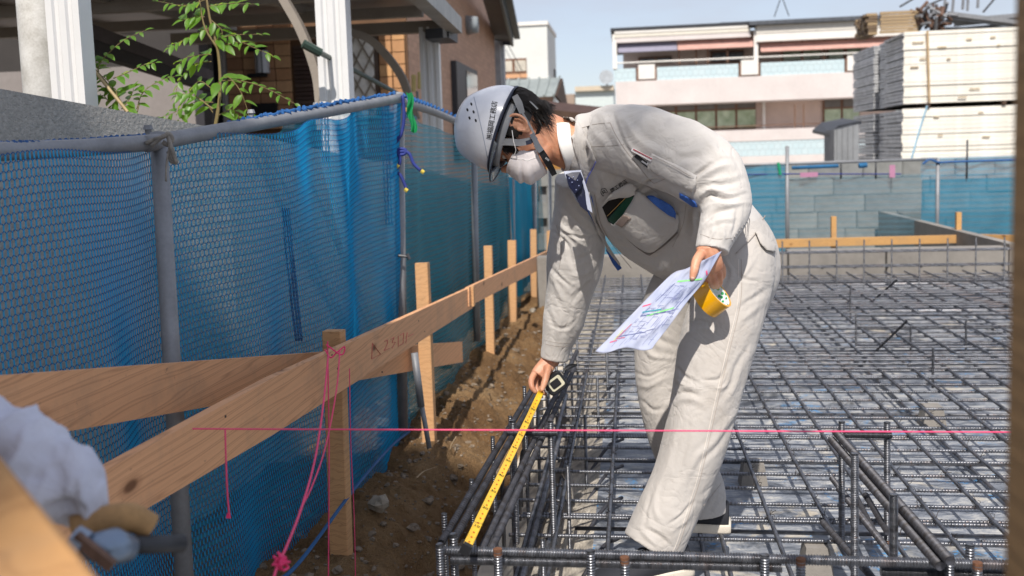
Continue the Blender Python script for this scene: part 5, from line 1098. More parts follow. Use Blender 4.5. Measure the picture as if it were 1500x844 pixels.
# ---- body
M = MB()
ell(M, hp(.045, .0, 0), (K, G, E), (.095, .1, .076))
ell(M, hp(-.01, .042, 0), (K, G, E), (.088, .066, .060))
ell(M, hp(-.072, .050, 0), (K, G, E), (.034, .046, .042))
ell(M, hp(.047, .062, 0), (K, G, E), (.05, .045, .056))
ell(M, hp(.004, .118, 0), (K*.9+G*.4, G, E), (.027, .016, .014), 14, 10)
ell(M, hp(-.008, .124, 0), (K, G, E), (.012, .013, .017), 12, 8)
for sgn in (1, -1):
    ell(M, hp(.001, .075, .045*sgn), (K, G, E), (.03, .028, .018), 14, 10)      # cheek
    ell(M, hp(.045, .095, .034*sgn), (E, K, G), (.026, .008, .012), 14, 10)     # brow ridge
    ell(M, hp(.022, .086, .033*sgn), (K, G, E), (.014, .013, .015), 12, 8)      # eyelid over the ball
    # ear: helix ring, lobe, inner fold
    ear = [hp(.008+.029*math.cos(a), -.001-.021*math.sin(a)-.004*math.cos(a), (.080+.013*(.5+.5*math.sin(a)))*sgn) for a in np.linspace(-.9, 4.0, 22)]
    M.tube(ear, [.0035+.0012*math.sin(i/21*math.pi) for i in range(22)], 8)
    ell(M, hp(-.020, .008, .080*sgn), (K, G, E), (.0125, .0105, .0065), 12, 8)
    ell(M, hp(.006, -.001, .075*sgn), (K, G, E), (.028, .019, .0085), 14, 8)
    M.tube([hp(.024, -.010, .085*sgn), hp(.010, -.0125, .088*sgn), hp(-.006, -.010, .087*sgn), hp(-.014, .000, .084*sgn)], .0034, 6)
    M.tube([hp(.006, .015, .082*sgn), hp(-.004, .016, .086*sgn), hp(-.012, .012, .084*sgn)], .0042, 6)
loft(M, [(780, 188, 2.67, 31, .054), (800, 198, 2.675, 33, .056), (822, 209, 2.68, 34, .058), (850, 219, 2.69, 36, .07)], 24)
# trunk and limbs under the clothes
loft(M, [(845, 215, 2.69, 30, .07), (880, 225, 2.72, 46, .085), (930, 252, 2.74, 56, .085), (985, 300, 2.74, 56, .09), (1045, 345, 2.73, 50, .12), (1075, 385, 2.72, 46, .15)], 28)
loft(M, [(905, 202, 2.62, 30, .05), (950, 218, 2.53, 34, .045), (1010, 246, 2.45, 30, .042), (1056, 288, 2.40, 25, .038), (1058, 318, 2.37, 21, .034), (1047, 348, 2.345, 17, .026), (1038, 368, 2.335, 16.5, .021)], 20)
loft(M, [(850, 275, 2.84, 26, .05), (846, 330, 2.89, 25, .045), (842, 385, 2.92, 24, .042), (834, 435, 2.95, 21, .038), (822, 480, 2.97, 16, .03), (811, 520, 2.99, 12.5, .022), (806, 532, 2.99, 12, .018)], 20)
loft(M, [(1068, 370, 2.66, 40, .08), (1060, 450, 2.58, 38, .08), (1036, 570, 2.52, 29, .06), (1005, 690, 2.49, 24, .05), (968, 785, 2.47, 17, .04), (962, 805, 2.47, 17, .04)], 20)
loft(M, [(1030, 390, 2.79, 36, .08), (975, 500, 2.8, 30, .07), (966, 570, 2.79, 24, .06), (995, 660, 2.77, 20, .05), (1032, 735, 2.76, 15, .035), (1036, 752, 2.76, 15, .035)], 20)
# far hand (px, py, depth, radius px, half thickness m)
def finger(P, r0, r1, n=10):
    C = np.array([pd(*p) for p in P]); D = smoothline(C, 4); d = P[0][2]
    rr = np.interp(np.linspace(0, 1, len(D)), (0, .75, 1), (r0, r1, r1*.72))/FOC*d
    end = D[-1]+nrm(D[-1]-D[-2])*rr[-1]*.7
    M.tube(np.vstack([D, end]), np.append(rr, rr[-1]*.45), n)
loft(M, [(807, 524, 2.99, 12, .019), (802, 533, 2.985, 12.5, .018), (796, 542, 2.975, 13.5, .017), (789, 551, 2.965, 13, .014)], 16, 4, .85)
finger([(783, 547, 2.97), (778.5, 557, 2.95), (779, 567, 2.935), (784.5, 575, 2.93)], 5.2, 4.2)
finger([(787, 549, 2.985), (784, 560, 2.985), (786, 570, 2.975), (791, 577, 2.965)], 5.2, 4.3)
finger([(793, 551, 3.0), (792, 562, 3.01), (794, 572, 3.0), (799, 577.5, 2.99)], 5.0, 4.1)
finger([(799, 550, 3.015), (800, 560, 3.02), (803, 569, 3.015), (806, 573, 3.0)], 4.5, 3.7)
finger([(803, 537, 2.96), (801, 548, 2.94), (798, 559, 2.925), (794, 571, 2.915)], 5.8, 4.9)
# near hand
loft(M, [(1037, 362, 2.335, 17, .021), (1038, 374, 2.335, 17.5, .02), (1042, 386, 2.34, 17, .019), (1046, 396, 2.35, 14, .016)], 18, 4, .85)
finger([(1027, 372, 2.325), (1020, 383, 2.31), (1017, 396, 2.30), (1014, 408, 2.295)], 8, 6.2)
finger([(1035, 392, 2.355), (1036, 405, 2.37), (1040, 415, 2.385), (1046, 421, 2.40)], 6.6, 5.4)
finger([(1042, 394, 2.36), (1044, 406, 2.375), (1047, 416, 2.39), (1051, 421, 2.41)], 6.6, 5.4)
finger([(1050, 391, 2.365), (1053, 401, 2.38), (1054, 411, 2.395), (1055, 417, 2.41)], 6.2, 5.0)
finger([(1055, 386, 2.375), (1059, 395, 2.39), (1059, 404, 2.40), (1057, 409, 2.41)], 5.4, 4.3)
V, F, N = remesh(M, .0026, 1)
# knuckle creases and tendons
V = folds(V, N, [([(772, 556), (783, 558)], 1.2, -.0007), ([(795, 553), (804, 555)], 1.2, -.0007), ([(1014, 393), (1024, 396)], 1.5, -.001), ([(1024, 383), (1032, 389)], 1.6, -.0012),
                 ([(803, 530), (790, 548)], 2, .0012), ([(810, 531), (799, 548)], 2, .001), ([(1036, 366), (1041, 388)], 2.5, .0014), ([(1046, 366), (1051, 386)], 2.5, .0014),
                 ([(806, 195), (815, 218), (818, 240)], 5, -.003), ([(795, 214), (806, 228), (812, 243)], 5, .002)])
body = mk('body', V, F, m_skin, person, smooth=True)
bb = bvh_of(body)
for nm, c in (('fingernail', [(1010.5, 408), (1013, 405.5), (1017, 406.5), (1017.5, 411), (1015, 414), (1011.5, 413)]), ('fingernail', [(790.5, 570), (794, 568.5), (796.5, 570.5), (795.5, 575), (791.5, 575)])):
    patch(nm, c, bb, m_nail, person, off=.0006, th=.0006, step=2)
# eye, brow, lashes
M = MB(); ell(M, hp(.0215, .0925, .033), (K, G, E), (.0115, .0105, .0125), 14, 10); M.build('eye', mat('eye_white', srgb('D9D2C8'), .2, var=0), person, smooth=True)
M = MB(); ell(M, hp(.0175, .1015, .035), (K, G, E), (.005, .0025, .005), 10, 8); M.build('iris', m_dark, person, smooth=True)
M = MB()
for i in range(26):
    a = i/25; p = hp(.048+.003*math.sin(a*3), .1045-.012*a*a, .016+.034*a); M.tube([p, p+(E*.5+K*.35+G*.25)*.008], [.0008, .0002], 4)
M.build('eyebrow', m_hair, person)
M = MB()
for i in range(14):
    a = i/13; p = hp(.0145, .1035-.004*a, .024+.02*a); M.tube([p, p+(G*.8-K*.5+E*.3)*.006], [.0005, .0001], 4)
M.build('eyelash', m_hair, person)
# ---- hair: a cap over the back and sides, with locks lying on it
def hairline(k, g): return True
def capfn(u, v):
    # u along the head from forehead-side temple round the back, v from crown down to the nape
    th = -1.95+3.9*u; k = .078-.128*v
    rg, re = .106, .083
    cut = 1-.35*max(0, (v-.55))**1.0*max(0, math.cos(th+math.pi))*0
    g = -math.cos(th)*rg*math.sqrt(max(.02, 1-((k-.045)/.105)**2)); e = math.sin(th)*re*math.sqrt(max(.02, 1-((k-.045)/.108)**2))
    return hp(k, g+.0, e)
VV, FF = sheet(capfn, 40, 16); keep = []
for f in FF:
    c = np.mean([VV[i] for i in f], 0)-HO; k, g, e = c@K, c@G, c@E
    if k < -.018+ (.0 if g < .0 else .45*g) and abs(e) > .045: continue
    if g > .05: continue
    if k < -.048: continue
    keep.append(f)
hair = mk('hair', VV, keep, m_hair, person, smooth=True)
M = MB()
for i in range(1500):
    th = rng.uniform(-1.7, 1.7); side = abs(th)/1.7; k0 = rng.uniform(.0, .08)
    rg, re = .108, .084
    if side > .62: continue
    ln = rng.uniform(.035, .075)*(1-.45*side)
    P = []
    sw = rng.uniform(-.12, .12)
    for q in range(5):
        s = q/4; k = k0-ln*s; sc = math.sqrt(max(.05, 1-((max(k, -.02)-.045)/.11)**2)); t2 = th+sw*s
        lift = .002+.004*s*s+rng.uniform(0, .002)
        P.append(hp(k, -math.cos(t2)*(rg*sc+lift), math.sin(t2)*(re*sc+lift)))
    M.tube(P, [.0015, .0015, .0012, .0009, .0002], 3)
for i in range(420):                                     # longer locks hanging over the nape and the temple
    P0 = np.array([rng.uniform(772, 800), rng.uniform(146, 176)]); d = rng.uniform(2.6, 2.66)
    end = P0+np.array([rng.uniform(8, 20), rng.uniform(8, 26)]); mid = (P0+end)/2+rng.uniform(-2, 2, 2)
    M.tube(smoothline([pd(*P0, d), pd(*mid, d-.004), pd(*end, d)], 3), np.linspace(.0013, .0002, 7), 3)
for i in range(220):
    P0 = np.array([rng.uniform(735, 752), rng.uniform(196, 222)]); d = 2.595
    end = P0+np.array([rng.uniform(4, 14), rng.uniform(2, 8)])
    M.tube([pd(*P0, d), pd(*((P0+end)/2), d-.003), pd(*end, d-.001)], [.0012, .0010, .0002], 3)
mk('lock_of_hair', M.V, M.F, m_hair, person)['kind'] = 'stuff'
# ---- shirt collar and tie
def band(name, sa, sb, m, parent, th=.004, n=40, a0=0, a1=2*math.pi, rings=6, label=None):
    """open tube between two ellipses (px, py, d, half height px, half thickness m, lean px), walls of real thickness"""
    V = []
    for k in range(rings+1):
        s = [sa[i]+(sb[i]-sa[i])*k/rings for i in range(6)]; C = pd(*s[:3]); up = nrm(UW+RW*(s[5]/max(1, s[3])))
        for j in range(n+1):
            a = a0+(a1-a0)*j/n; V.append(C+up*(s[3]/FOC*s[2])*math.cos(a)-FW*s[4]*math.sin(a)+RW*.004*math.sin(3*a))
    V = np.array(V); n1 = n+1; Fq = [(k*n1+j, k*n1+j+1, (k+1)*n1+j+1, (k+1)*n1+j) for k in range(rings) for j in range(n)]
    o = mk(name, V, Fq, m, parent, smooth=True, label=label); so_ = o.modifiers.new('t', 'SOLIDIFY'); so_.thickness = th; so_.offset = 0; return o
band('shirt_collar', (818, 213, 2.68, 38, .078, -8), (837, 215, 2.69, 37, .088, -8), m_white, person, .004)
# ---- jacket
M = MB()
loft(M, [(1062, 368, 2.73, 70, .15), (1050, 358, 2.72, 78, .155), (1026, 343, 2.715, 88, .155), (985, 304, 2.71, 103, .145), (930, 254, 2.705, 93, .125), (880, 224, 2.695, 76, .115), (852, 215, 2.69, 52, .095), (838, 213, 2.69, 43, .085)], 44, tilt=[10, 14, 24, 36, 40, 36, 20, 5])
loft(M, [(890, 204, 2.62, 50, .09), (930, 208, 2.55, 54, .085), (968, 220, 2.50, 56, .08), (1005, 234, 2.46, 56, .078), (1036, 256, 2.43, 54, .076), (1056, 284, 2.41, 44, .072), (1062, 310, 2.385, 37, .062), (1052, 338, 2.36, 29, .05), (1045, 358, 2.35, 25, .042), (1043, 368, 2.345, 24.5, .04)], 30)
loft(M, [(850, 262, 2.82, 38, .08), (849, 300, 2.86, 38, .085), (846, 345, 2.9, 41, .085), (841, 390, 2.92, 41, .08), (834, 430, 2.945, 34, .07), (824, 475, 2.97, 30, .06), (815, 508, 2.985, 22, .046), (812, 526, 2.99, 20.5, .042)], 30)
V, F, N = remesh(M, .0038, 3)
# no cloth across the wrists and the neck: the hand and neck stand in the openings anyway
js = [([(1020, 263), (1030, 254), (1045, 243)], 3.2, -.012), ([(1018, 272), (1034, 262), (1054, 248), (1070, 246)], 5, .009), ([(1024, 280), (1044, 276), (1070, 268), (1088, 262)], 4, -.007), ([(1028, 297), (1042, 286), (1062, 289), (1090, 283)], 3.2, -.011), ([(1026, 288), (1046, 279), (1074, 281)], 4, .009),
 ([(1030, 306), (1048, 298), (1072, 297), (1090, 296)], 4, .009), ([(1031, 321), (1048, 309), (1074, 303)], 3.0, -.010), ([(1034, 330), (1052, 319), (1078, 316)], 4, .006), ([(1080, 300), (1079, 326), (1072, 342)], 3, -.006), ([(1046, 325), (1044, 340), (1040, 352)], 2.5, .004), ([(1060, 326), (1060, 340), (1058, 356)], 2.5, .004), ([(1052, 322), (1051, 338), (1050, 350)], 2.2, -.004),
 ([(986, 236), (1010, 230), (1038, 226)], 6, -.005), ([(1052, 205), (1068, 228), (1078, 250)], 6, -.004), ([(1030, 200), (1050, 222), (1058, 240)], 5, .004), ([(896, 164), (903, 195), (922, 222), (945, 250)], 3.5, -.009), ([(908, 168), (926, 196), (952, 220), (985, 240)], 6, .007), ([(880, 160), (888, 185), (905, 215)], 5, .005),
 ([(930, 280), (948, 266), (968, 261)], 2.6, -.009), ([(934, 288), (952, 275), (975, 268)], 4, .006), ([(1010, 285), (1012, 315), (1004, 345)], 4, -.007), ([(1018, 305), (1018, 335), (1006, 365)], 4, .006), ([(998, 300), (1000, 330), (990, 360)], 3.5, .004),
 ([(883, 357), (920, 387), (958, 394), (993, 380)], 5, .006), ([(878, 345), (906, 378), (948, 404)], 3.5, -.006), ([(900, 352), (925, 372), (955, 380), (990, 362)], 4, -.005), ([(868, 292), (874, 322), (890, 350)], 3, -.007), ([(872, 250), (880, 275), (878, 300)], 4, -.004), ([(850, 195), (862, 222), (872, 240)], 4, -.005), ([(868, 186), (880, 205), (892, 232)], 4, .003), ([(905, 232), (915, 250), (922, 265)], 4, -.003), ([(890, 232), (898, 252), (902, 270)], 4, .003),
 ([(870, 345), (850, 350), (826, 344)], 3, -.008), ([(824, 298), (846, 322), (872, 344)], 4, -.008), ([(830, 288), (850, 306), (872, 326)], 4, .007), ([(816, 320), (836, 350), (862, 385)], 4.5, .007), ([(812, 342), (826, 366), (846, 392)], 3, -.007), ([(882, 366), (860, 378), (838, 380)], 3.2, -.007), ([(884, 378), (862, 394), (836, 402)], 4, .006), ([(806, 385), (818, 405), (842, 426)], 3.5, -.005),
 ([(804, 402), (814, 426), (834, 446)], 4, .004), ([(872, 402), (852, 426), (842, 452)], 4, -.005), ([(852, 432), (838, 460), (832, 492)], 4, .004), ([(800, 446), (808, 474), (812, 500)], 3.5, -.004), ([(820, 450), (818, 476), (822, 505)], 3, .003), ([(842, 470), (828, 480), (806, 478)], 2.6, -.004)]
V = folds(V, N, js); V = wrinkle(V, N, .0016, (6, 6, 6), 3); V = wrinkle(V, N, .0013, (12, 12, 12), 9, True); V = wrinkle(V, N, .0005, (32, 32, 32), 5, True)
V = V
jacket = mk('jacket', V, F, m_cloth, person, smooth=True)
bj = bvh_of(jacket)
# ---- trousers
M = MB()
loft(M, [(1052, 345, 2.73, 66, .155), (1072, 372, 2.71, 66, .16), (1078, 400, 2.70, 62, .155), (1060, 440, 2.70, 62, .15)], 34)
loft(M, [(1080, 365, 2.66, 57, .12), (1077, 400, 2.62, 56, .12), (1066, 450, 2.58, 55, .11), (1050, 505, 2.545, 55, .10), (1038, 560, 2.52, 51, .095), (1020, 640, 2.5, 47, .09), (1000, 700, 2.49, 44, .085), (978, 750, 2.48, 44, .082), (962, 785, 2.475, 44, .08), (953, 803, 2.47, 43, .08)], 32)
loft(M, [(1040, 390, 2.78, 62, .12), (1000, 440, 2.79, 55, .11), (976, 500, 2.8, 45, .10), (968, 550, 2.795, 37, .09), (976, 610, 2.785, 35, .085), (998, 670, 2.775, 37, .08), (1018, 710, 2.765, 41, .078), (1026, 738, 2.76, 38, .075), (1028, 750, 2.76, 37, .075)], 32)
V, F, N = remesh(M, .0038, 3)
ts = [([(1002, 479), (1020, 472), (1034, 474)], 2.6, -.005), ([(1006, 492), (1028, 484), (1046, 488)], 4, .004), ([(989, 538), (1002, 552), (1020, 560)], 2.8, -.007), ([(988, 552), (1004, 566), (1028, 572)], 4.5, .006), ([(1028, 556), (1052, 549), (1068, 526)], 3.2, -.006), ([(1034, 566), (1058, 562), (1076, 540)], 4, .005),
 ([(980, 592), (1002, 586), (1034, 597)], 5, .006), ([(984, 578), (1004, 576), (1022, 584)], 2.8, -.006), ([(1108, 492), (1088, 526), (1068, 556), (1052, 590)], 4.5, -.005), ([(1100, 512), (1084, 545), (1066, 580)], 4.5, .004), ([(1126, 420), (1106, 442), (1080, 460)], 3.5, -.006), ([(1122, 440), (1104, 462), (1084, 476)], 4.5, .005), ([(1076, 398), (1094, 408), (1114, 412)], 3, -.005),
 ([(1104, 380), (1094, 396), (1076, 410)], 3, .004), ([(1092, 590), (1060, 628), (1020, 676), (990, 720)], 5, .005), ([(1084, 612), (1052, 654), (1016, 700)], 4, -.004), ([(1000, 610), (984, 650), (966, 700), (948, 745)], 6, .004), ([(1012, 630), (996, 676), (976, 722)], 5, -.004), ([(980, 767), (1000, 756), (1014, 738)], 3, -.007), ([(986, 778), (1006, 766), (1018, 746)], 4, .006),
 ([(942, 768), (968, 784), (984, 800)], 3, -.008), ([(934, 774), (956, 790), (972, 802)], 3.5, .006), ([(952, 718), (948, 742), (944, 764)], 3, -.004), ([(962, 712), (960, 740), (970, 762)], 4, .004), ([(930, 548), (952, 553), (978, 541)], 3, -.005), ([(934, 566), (954, 568), (980, 556)], 4.5, .005), ([(938, 589), (956, 600), (976, 596)], 3, -.005),
 ([(946, 468), (966, 494), (992, 505)], 4.5, -.006), ([(938, 492), (960, 518), (988, 526)], 4, .005), ([(1030, 745), (1046, 726), (1060, 708)], 3, -.006), ([(1024, 734), (1040, 716), (1052, 700)], 3.5, .005), ([(1040, 756), (1055, 737), (1063, 724)], 3, .005), ([(1052, 380), (1064, 396), (1060, 430)], 3.5, -.005), ([(1096, 600), (1090, 560), (1100, 530)], 4, .003)]
V = folds(V, N, ts); V = wrinkle(V, N, .0014, (8, 8, 2.5), 23); V = wrinkle(V, N, .0013, (13, 13, 6), 29, True); V = wrinkle(V, N, .0005, (34, 34, 20), 5, True)
trousers = mk('trousers', V, F, m_cloth2, person, smooth=True)
bt = bvh_of(trousers)
def ribbon(P, w, m, name, parent, th=.0015, face=None, sub=5):
    """strap through (px, py, depth) points, w px wide, with thickness"""
    C = smoothline([pd(*p) for p in P], sub) if len(P) > 2 else np.array([pd(*p) for p in P]); T = np.gradient(C, axis=0); M = MB(); A = []
    ws = np.interp(np.linspace(0, 1, len(C)), np.linspace(0, 1, len(w)), w) if not np.isscalar(w) else np.full(len(C), w)
    for c, t_, w_ in zip(C, T, ws):
        v = nrm(CAM-c) if face is None else nrm(face); sd = nrm(np.cross(t_, v)); nn = nrm(np.cross(sd, t_)); d = (c-CAM)@FW; h = sd*w_/2/FOC*d
        A += [c-h-nn*th/2, c+h-nn*th/2, c+h+nn*th/2, c-h+nn*th/2]
    n = len(C); F = [(i*4+k, i*4+(k+1) % 4, i*4+4+(k+1) % 4, i*4+4+k) for i in range(n-1) for k in range(4)]+[(3, 2, 1, 0), (4*n-4, 4*n-3, 4*n-2, 4*n-1)]
    return mk(name, A, F, m, parent, smooth=False)
# ---- what is sewn on the jacket
COLR = [(825, 171), (838, 172), (848, 180), (858, 197), (867, 215), (875, 235), (868, 248), (859, 268), (855, 262), (851, 248), (846, 232), (839, 213), (831, 192), (823, 177)]
patch('jacket_collar', COLR, bj, m_cloth, person, off=.006, th=.008, step=4, puff=.004)
strip('piping', [(875, 235), (870, 245), (862, 260), (857.5, 275)], 1.6, bj, m_pblue, person, off=.011, th=.002)
patch('lining', [(857, 276), (861, 279), (868, 288), (871, 306), (873, 335), (866, 322), (861, 308), (851, 292), (843, 286), (848, 280)], bj, m_blue, person, off=.006, th=.003, step=3)
patch('lining', [(886, 364), (894, 371), (904, 382), (911, 393), (905, 397), (897, 386)], bj, m_blue, person, off=.004, th=.003, step=3)
strip('front_placket', [(862, 280), (868, 306), (874, 332), (888, 360), (908, 388)], [5, 7, 7, 6, 3], bj, m_cloth, person, off=.008, th=.005)
strip('seam', [(871, 285), (875, 306), (882, 332), (900, 362), (925, 393)], .8, bj, m_seam, person, off=.001)
for P, w_, mm_ in (([(851, 188), (872, 182), (894, 180)], .8, m_seam), ([(894, 180), (901, 196), (916, 220), (936, 244), (950, 262), (958, 269)], 1.1, m_seam),
                   ([(866, 215), (890, 214), (914, 212)], .9, m_seam), ([(958, 269), (975, 262), (985, 258)], .8, m_seam), ([(943, 270), (952, 275), (962, 282)], .8, m_seam),
                   ([(796, 503), (814, 507), (834, 508)], .8, m_seam), ([(797, 498), (815, 502), (836, 503)], .6, m_seam), ([(1026, 343), (1048, 350), (1072, 349)], .8, m_seam),
                   ([(815, 330), (823, 360), (818, 400)], .6, m_seam), ([(1005, 300), (1000, 330), (985, 362)], .6, m_seam)):
    strip('seam', P, w_, bj, mm_, person, off=.0006)
patch('chest_pocket', [(934.6, 280), (946, 285), (968, 297), (989, 309.6), (995, 316), (996, 325), (992.7, 338), (976, 354), (960, 367.5), (953, 369.5), (946, 367.7), (933, 359.4), (912, 342), (891.5, 323), (900.6, 328), (913, 314.6), (926, 294.7)], bj, m_cloth, person, off=.010, th=.018, step=4, puff=.010)
patch('pocket_opening_shade', [(882.4, 303), (893, 291.4), (909.8, 287), (929.6, 286), (930, 296), (916, 318), (900.6, 330), (891.5, 324)], bj, m_pocket_shade, person, off=.003, th=.002, step=4)  # flat dark patch: the pocket's inner shade is put into its colour
patch('notebook', [(919, 287), (930, 287), (925, 301), (915, 312), (901, 328), (891.5, 321)], bj, mat('green_notebook', srgb('0F4A38'), .5, var=.1), person, off=.009, th=.004, step=4, label='dark green notebook in the chest pocket')
strip('notebook_edge', [(891.5, 315), (918, 288)], .9, bj, mat('gold_edge', srgb('C9A05A'), .4, var=.05), person, off=.011, th=.001)
patch('pocket_flap', [(882, 303), (886, 294), (893, 285), (901, 278), (910, 273), (918, 269), (925, 267), (931, 269), (934, 275), (934, 285), (920, 288), (908, 288), (893, 291.5)], bj, m_cloth, person, off=.014, th=.004, step=4, puff=.008)
patch('pocket_trim', [(947, 284), (953, 283), (960, 285), (972, 291), (983, 298), (990, 305), (993.5, 311), (993.5, 318), (984, 314.6), (966, 301.4)], bj, m_blue, person, off=.026, th=.012, step=4, label='blue gusset at the edge of the chest pocket')
patch('fastener_tape', [(917, 311), (928, 317), (915, 330.4), (905, 325)], bj, mat('taupe_tape', srgb('A08F86'), .9, var=.1, bump=.4, bs=500, bd=.001), person, off=.022, th=.003, step=3)
patch('side_trim', [(996, 282), (1008, 288), (1019, 294.7), (1023, 303), (1016, 303), (996, 289)], bj, m_blue, person, off=.004, th=.003, step=3)
strip('seam', [(913, 342), (934, 361), (949, 371), (957, 370), (977, 356), (994, 340)], 1.6, bj, mat('pocket_shadow_seam', srgb('8C837D'), .9, var=.05), person, off=.008, th=.008)  # dark line below the pocket, its shadow put into the seam colour
patch('pen_pocket', [(956, 224), (980, 236), (1002, 246), (1022, 258), (1020, 270), (1014.6, 281), (990, 270), (966, 257), (945, 245.5), (950, 236)], bj, m_cloth, person, off=.007, th=.006, step=4, puff=.004)
strip('seam', [(959, 228), (985, 241), (1018, 261)], .7, bj, m_seam, person, off=.015)
def bar_on(name, a, b, w, m, off, th, label=None):
    A, B = drape(bj, [a, b], off); da, db = (A-CAM)@FW, (B-CAM)@FW
    o = ribbon([(*a, da), (*b, db)], w, m, name, person, th=th)
    if label: o['label'] = label
bar_on('pen', (926, 219), (955, 234.5), 5.2, mat('pen_white', srgb('D9D5D6'), .3, var=0), .012, .006, 'pale pen with a red stripe in the sleeve pocket')
bar_on('pen_stripe', (927.5, 218.6), (955, 233), 1.2, mat('pen_red', srgb('A8303C'), .3, var=0), .0165, .002)
bar_on('pen', (931, 228), (950, 244), 6, m_dark, .006, .006, 'black pen in the sleeve pocket')
bar_on('pen_clip', (940, 236), (949, 242), 2.4, mat('pen_silver', srgb('B9BBC4'), .3, metal=.8, var=0), .012, .002)
# logo and company name
ux, uy = np.array((.835, -.55)), np.array((-.55, -.835))
ink = mat('black_print', srgb('17161A'), .7, var=0)
lo_ = np.array((883.5, 287.5))
def lp(a, b): return tuple(lo_+ux*a+uy*b)
for q in ([lp(0, 0), lp(0, 6), lp(3.8, 10.2), lp(9, 7.5), lp(9, 2.2)], [lp(9, 2.2), lp(7, 1)], [lp(0, 0), lp(2, .3)], [lp(2.8, 2), lp(2.8, 6.4), lp(6.6, 6.2), lp(6.4, 4), lp(3, 4)], [lp(4.6, 4), lp(6.4, 1.8)]):
    for a, b in zip(q, q[1:]): strip('logo_line', [a, b], .85, bj, ink, person, off=.0012, th=.0004)
text_on('company_name', '岡工務店', (896, 282.5), ux*7.1, uy*7.1, bj, ink, person, off=.0012, bold=.012)
# elastic waist
for i in range(8):
    a = np.array((1079+i*3.6, 363-i*4.4)); strip('elastic_rib', [a, a+np.array((-4, -6)), a+np.array((-7, -13))], 1.3, bj, m_cloth, person, off=.0010, th=.002)
strip('hem', [(1121, 316), (1112, 330), (1098, 345), (1078, 369)], 1.6, bj, m_seam, person, off=.0015)
# ---- on the trousers
OUT = [(1086, 380), (1085, 441), (1069, 512), (1054, 577), (1040, 640), (1026, 700), (1016, 732), (1004, 770), (996, 794), (991, 806)]
strip('side_seam', OUT, 1.0, bt, m_seam, person, off=.0008, sub=8)
strip('side_seam', [(x-4.2, y) for x, y in OUT], .7, bt, m_stitch, person, off=.001, sub=8)
patch('hip_pocket_flap', [(1105, 341), (1112, 341), (1124, 350), (1134, 359), (1133, 371), (1120, 367), (1112, 358)], bt, m_cloth2, person, off=.010, th=.004, step=3, puff=.003)
strip('seam', [(1108, 340), (1098, 352), (1078, 372)], 1.4, bt, m_seam, person, off=.004)
strip('front_crease', [(1062, 700), (1046, 722), (1030, 742)], .8, bt, m_seam, person, off=.0006)
# ---- helmet
RO = pd(738, 190, 2.66)
def hm(k, g, e): return RO+K*k+G*g+E*e
def dome(u, v, s=0.):
    ph = 2*math.pi*u; r = min(1, v)
    gx, ex = math.cos(ph), math.sin(ph)
    rho = r; kk = .141*max(0, (1-rho**2.5))**.52
    g = gx*rho*(.127-s); e = ex*rho*(.108-s)
    if gx > 0: kk += .012*gx*gx*math.exp(-((rho-.82)/.18)**2)
    else: kk -= .010*gx*gx*math.exp(-((rho-.75)/.25)**2)
    # a raised centre ridge
    kk += .004*math.exp(-(e/.028)**2)*(1-rho)
    return hm(max(0, kk-s*.8)*1.0-.0*s, g, e)
h_out = mat('helmet_shell', srgb('D9DCE4'), .22, var=.035, vs=9, coat=.3, bump=.05, bs=14, bd=.002, rvar=.08)
h_in = mat('helmet_liner', srgb('2A2D38'), .6, var=.15)
VV, FF = sheet(lambda u, v: dome(u, 1-(1-v)**1.5*1.0 if v < 1 else 1), 72, 26)
helmet = mk('helmet', VV, FF, h_out, person, smooth=True, label='white hard hat with a clear grey peak and black lettering')
bmm = bmesh.new(); bmm.from_mesh(helmet.data); bmesh.ops.remove_doubles(bmm, verts=bmm.verts, dist=1e-4); bmesh.ops.recalc_face_normals(bmm, faces=bmm.faces); bmm.to_mesh(helmet.data); bmm.free()
bh = bvh_of(helmet)
VV, FF = sheet(lambda u, v: dome(u, v, .005), 48, 12); mk('liner', VV, [f[::-1] for f in FF], h_in, helmet, smooth=True)
m_rim = mat('navy_rim', srgb('2B3144'), .35, var=.1)
def rimp(a, k=0, o=0): return hm(k, math.cos(a)*(.129+o), math.sin(a)*(.110+o))
M = MB(); M.tube([rimp(a, .000) for a in np.linspace(0, 2*math.pi, 61)], .0032, 8, cap=False); M.build('rim', m_rim, helmet, smooth=True)
VV, FF = sheet(lambda u, v: hm(.003-.006*v, math.cos(2*math.pi*u)*(.127-.010*v), math.sin(2*math.pi*u)*(.108-.010*v)), 60, 3); mk('rim_lip', VV, FF, m_rim, helmet, smooth=True)
VV, FF = sheet(lambda u, v: hm(-.004-.022*v, math.cos(2*math.pi*u)*(.106), math.sin(2*math.pi*u)*(.086)), 60, 2)
hb = mk('headband', VV, FF, mat('grey_headband', srgb('8D8F93'), .6, var=.08), helmet, smooth=True); sdm = hb.modifiers.new('t', 'SOLIDIFY'); sdm.thickness = .002
# peak
t = NT('smoked_peak'); t.col(srgb('9298A0')); t.set('Roughness', .15); t.set('Transmission Weight', .7); t.set('IOR', 1.3); m_peak = t.m
def peak(u, v):
    a = RAD(-68+136*u); c = math.cos(a*1.25); ext = .028*max(0, c)**.6*v
    return hm(.0-.010*v-.004, math.cos(a)*.127+ext, math.sin(a)*(.108))
VV, FF = sheet(peak, 30, 6); pk = mk('peak', VV, FF, m_peak, helmet, smooth=True); sdm = pk.modifiers.new('t', 'SOLIDIFY'); sdm.thickness = .0025
M = MB(); M.tube([peak(u, 1) for u in np.linspace(.05, .95, 31)], .0016, 6); M.build('peak_edge', m_rim, helmet, smooth=True)
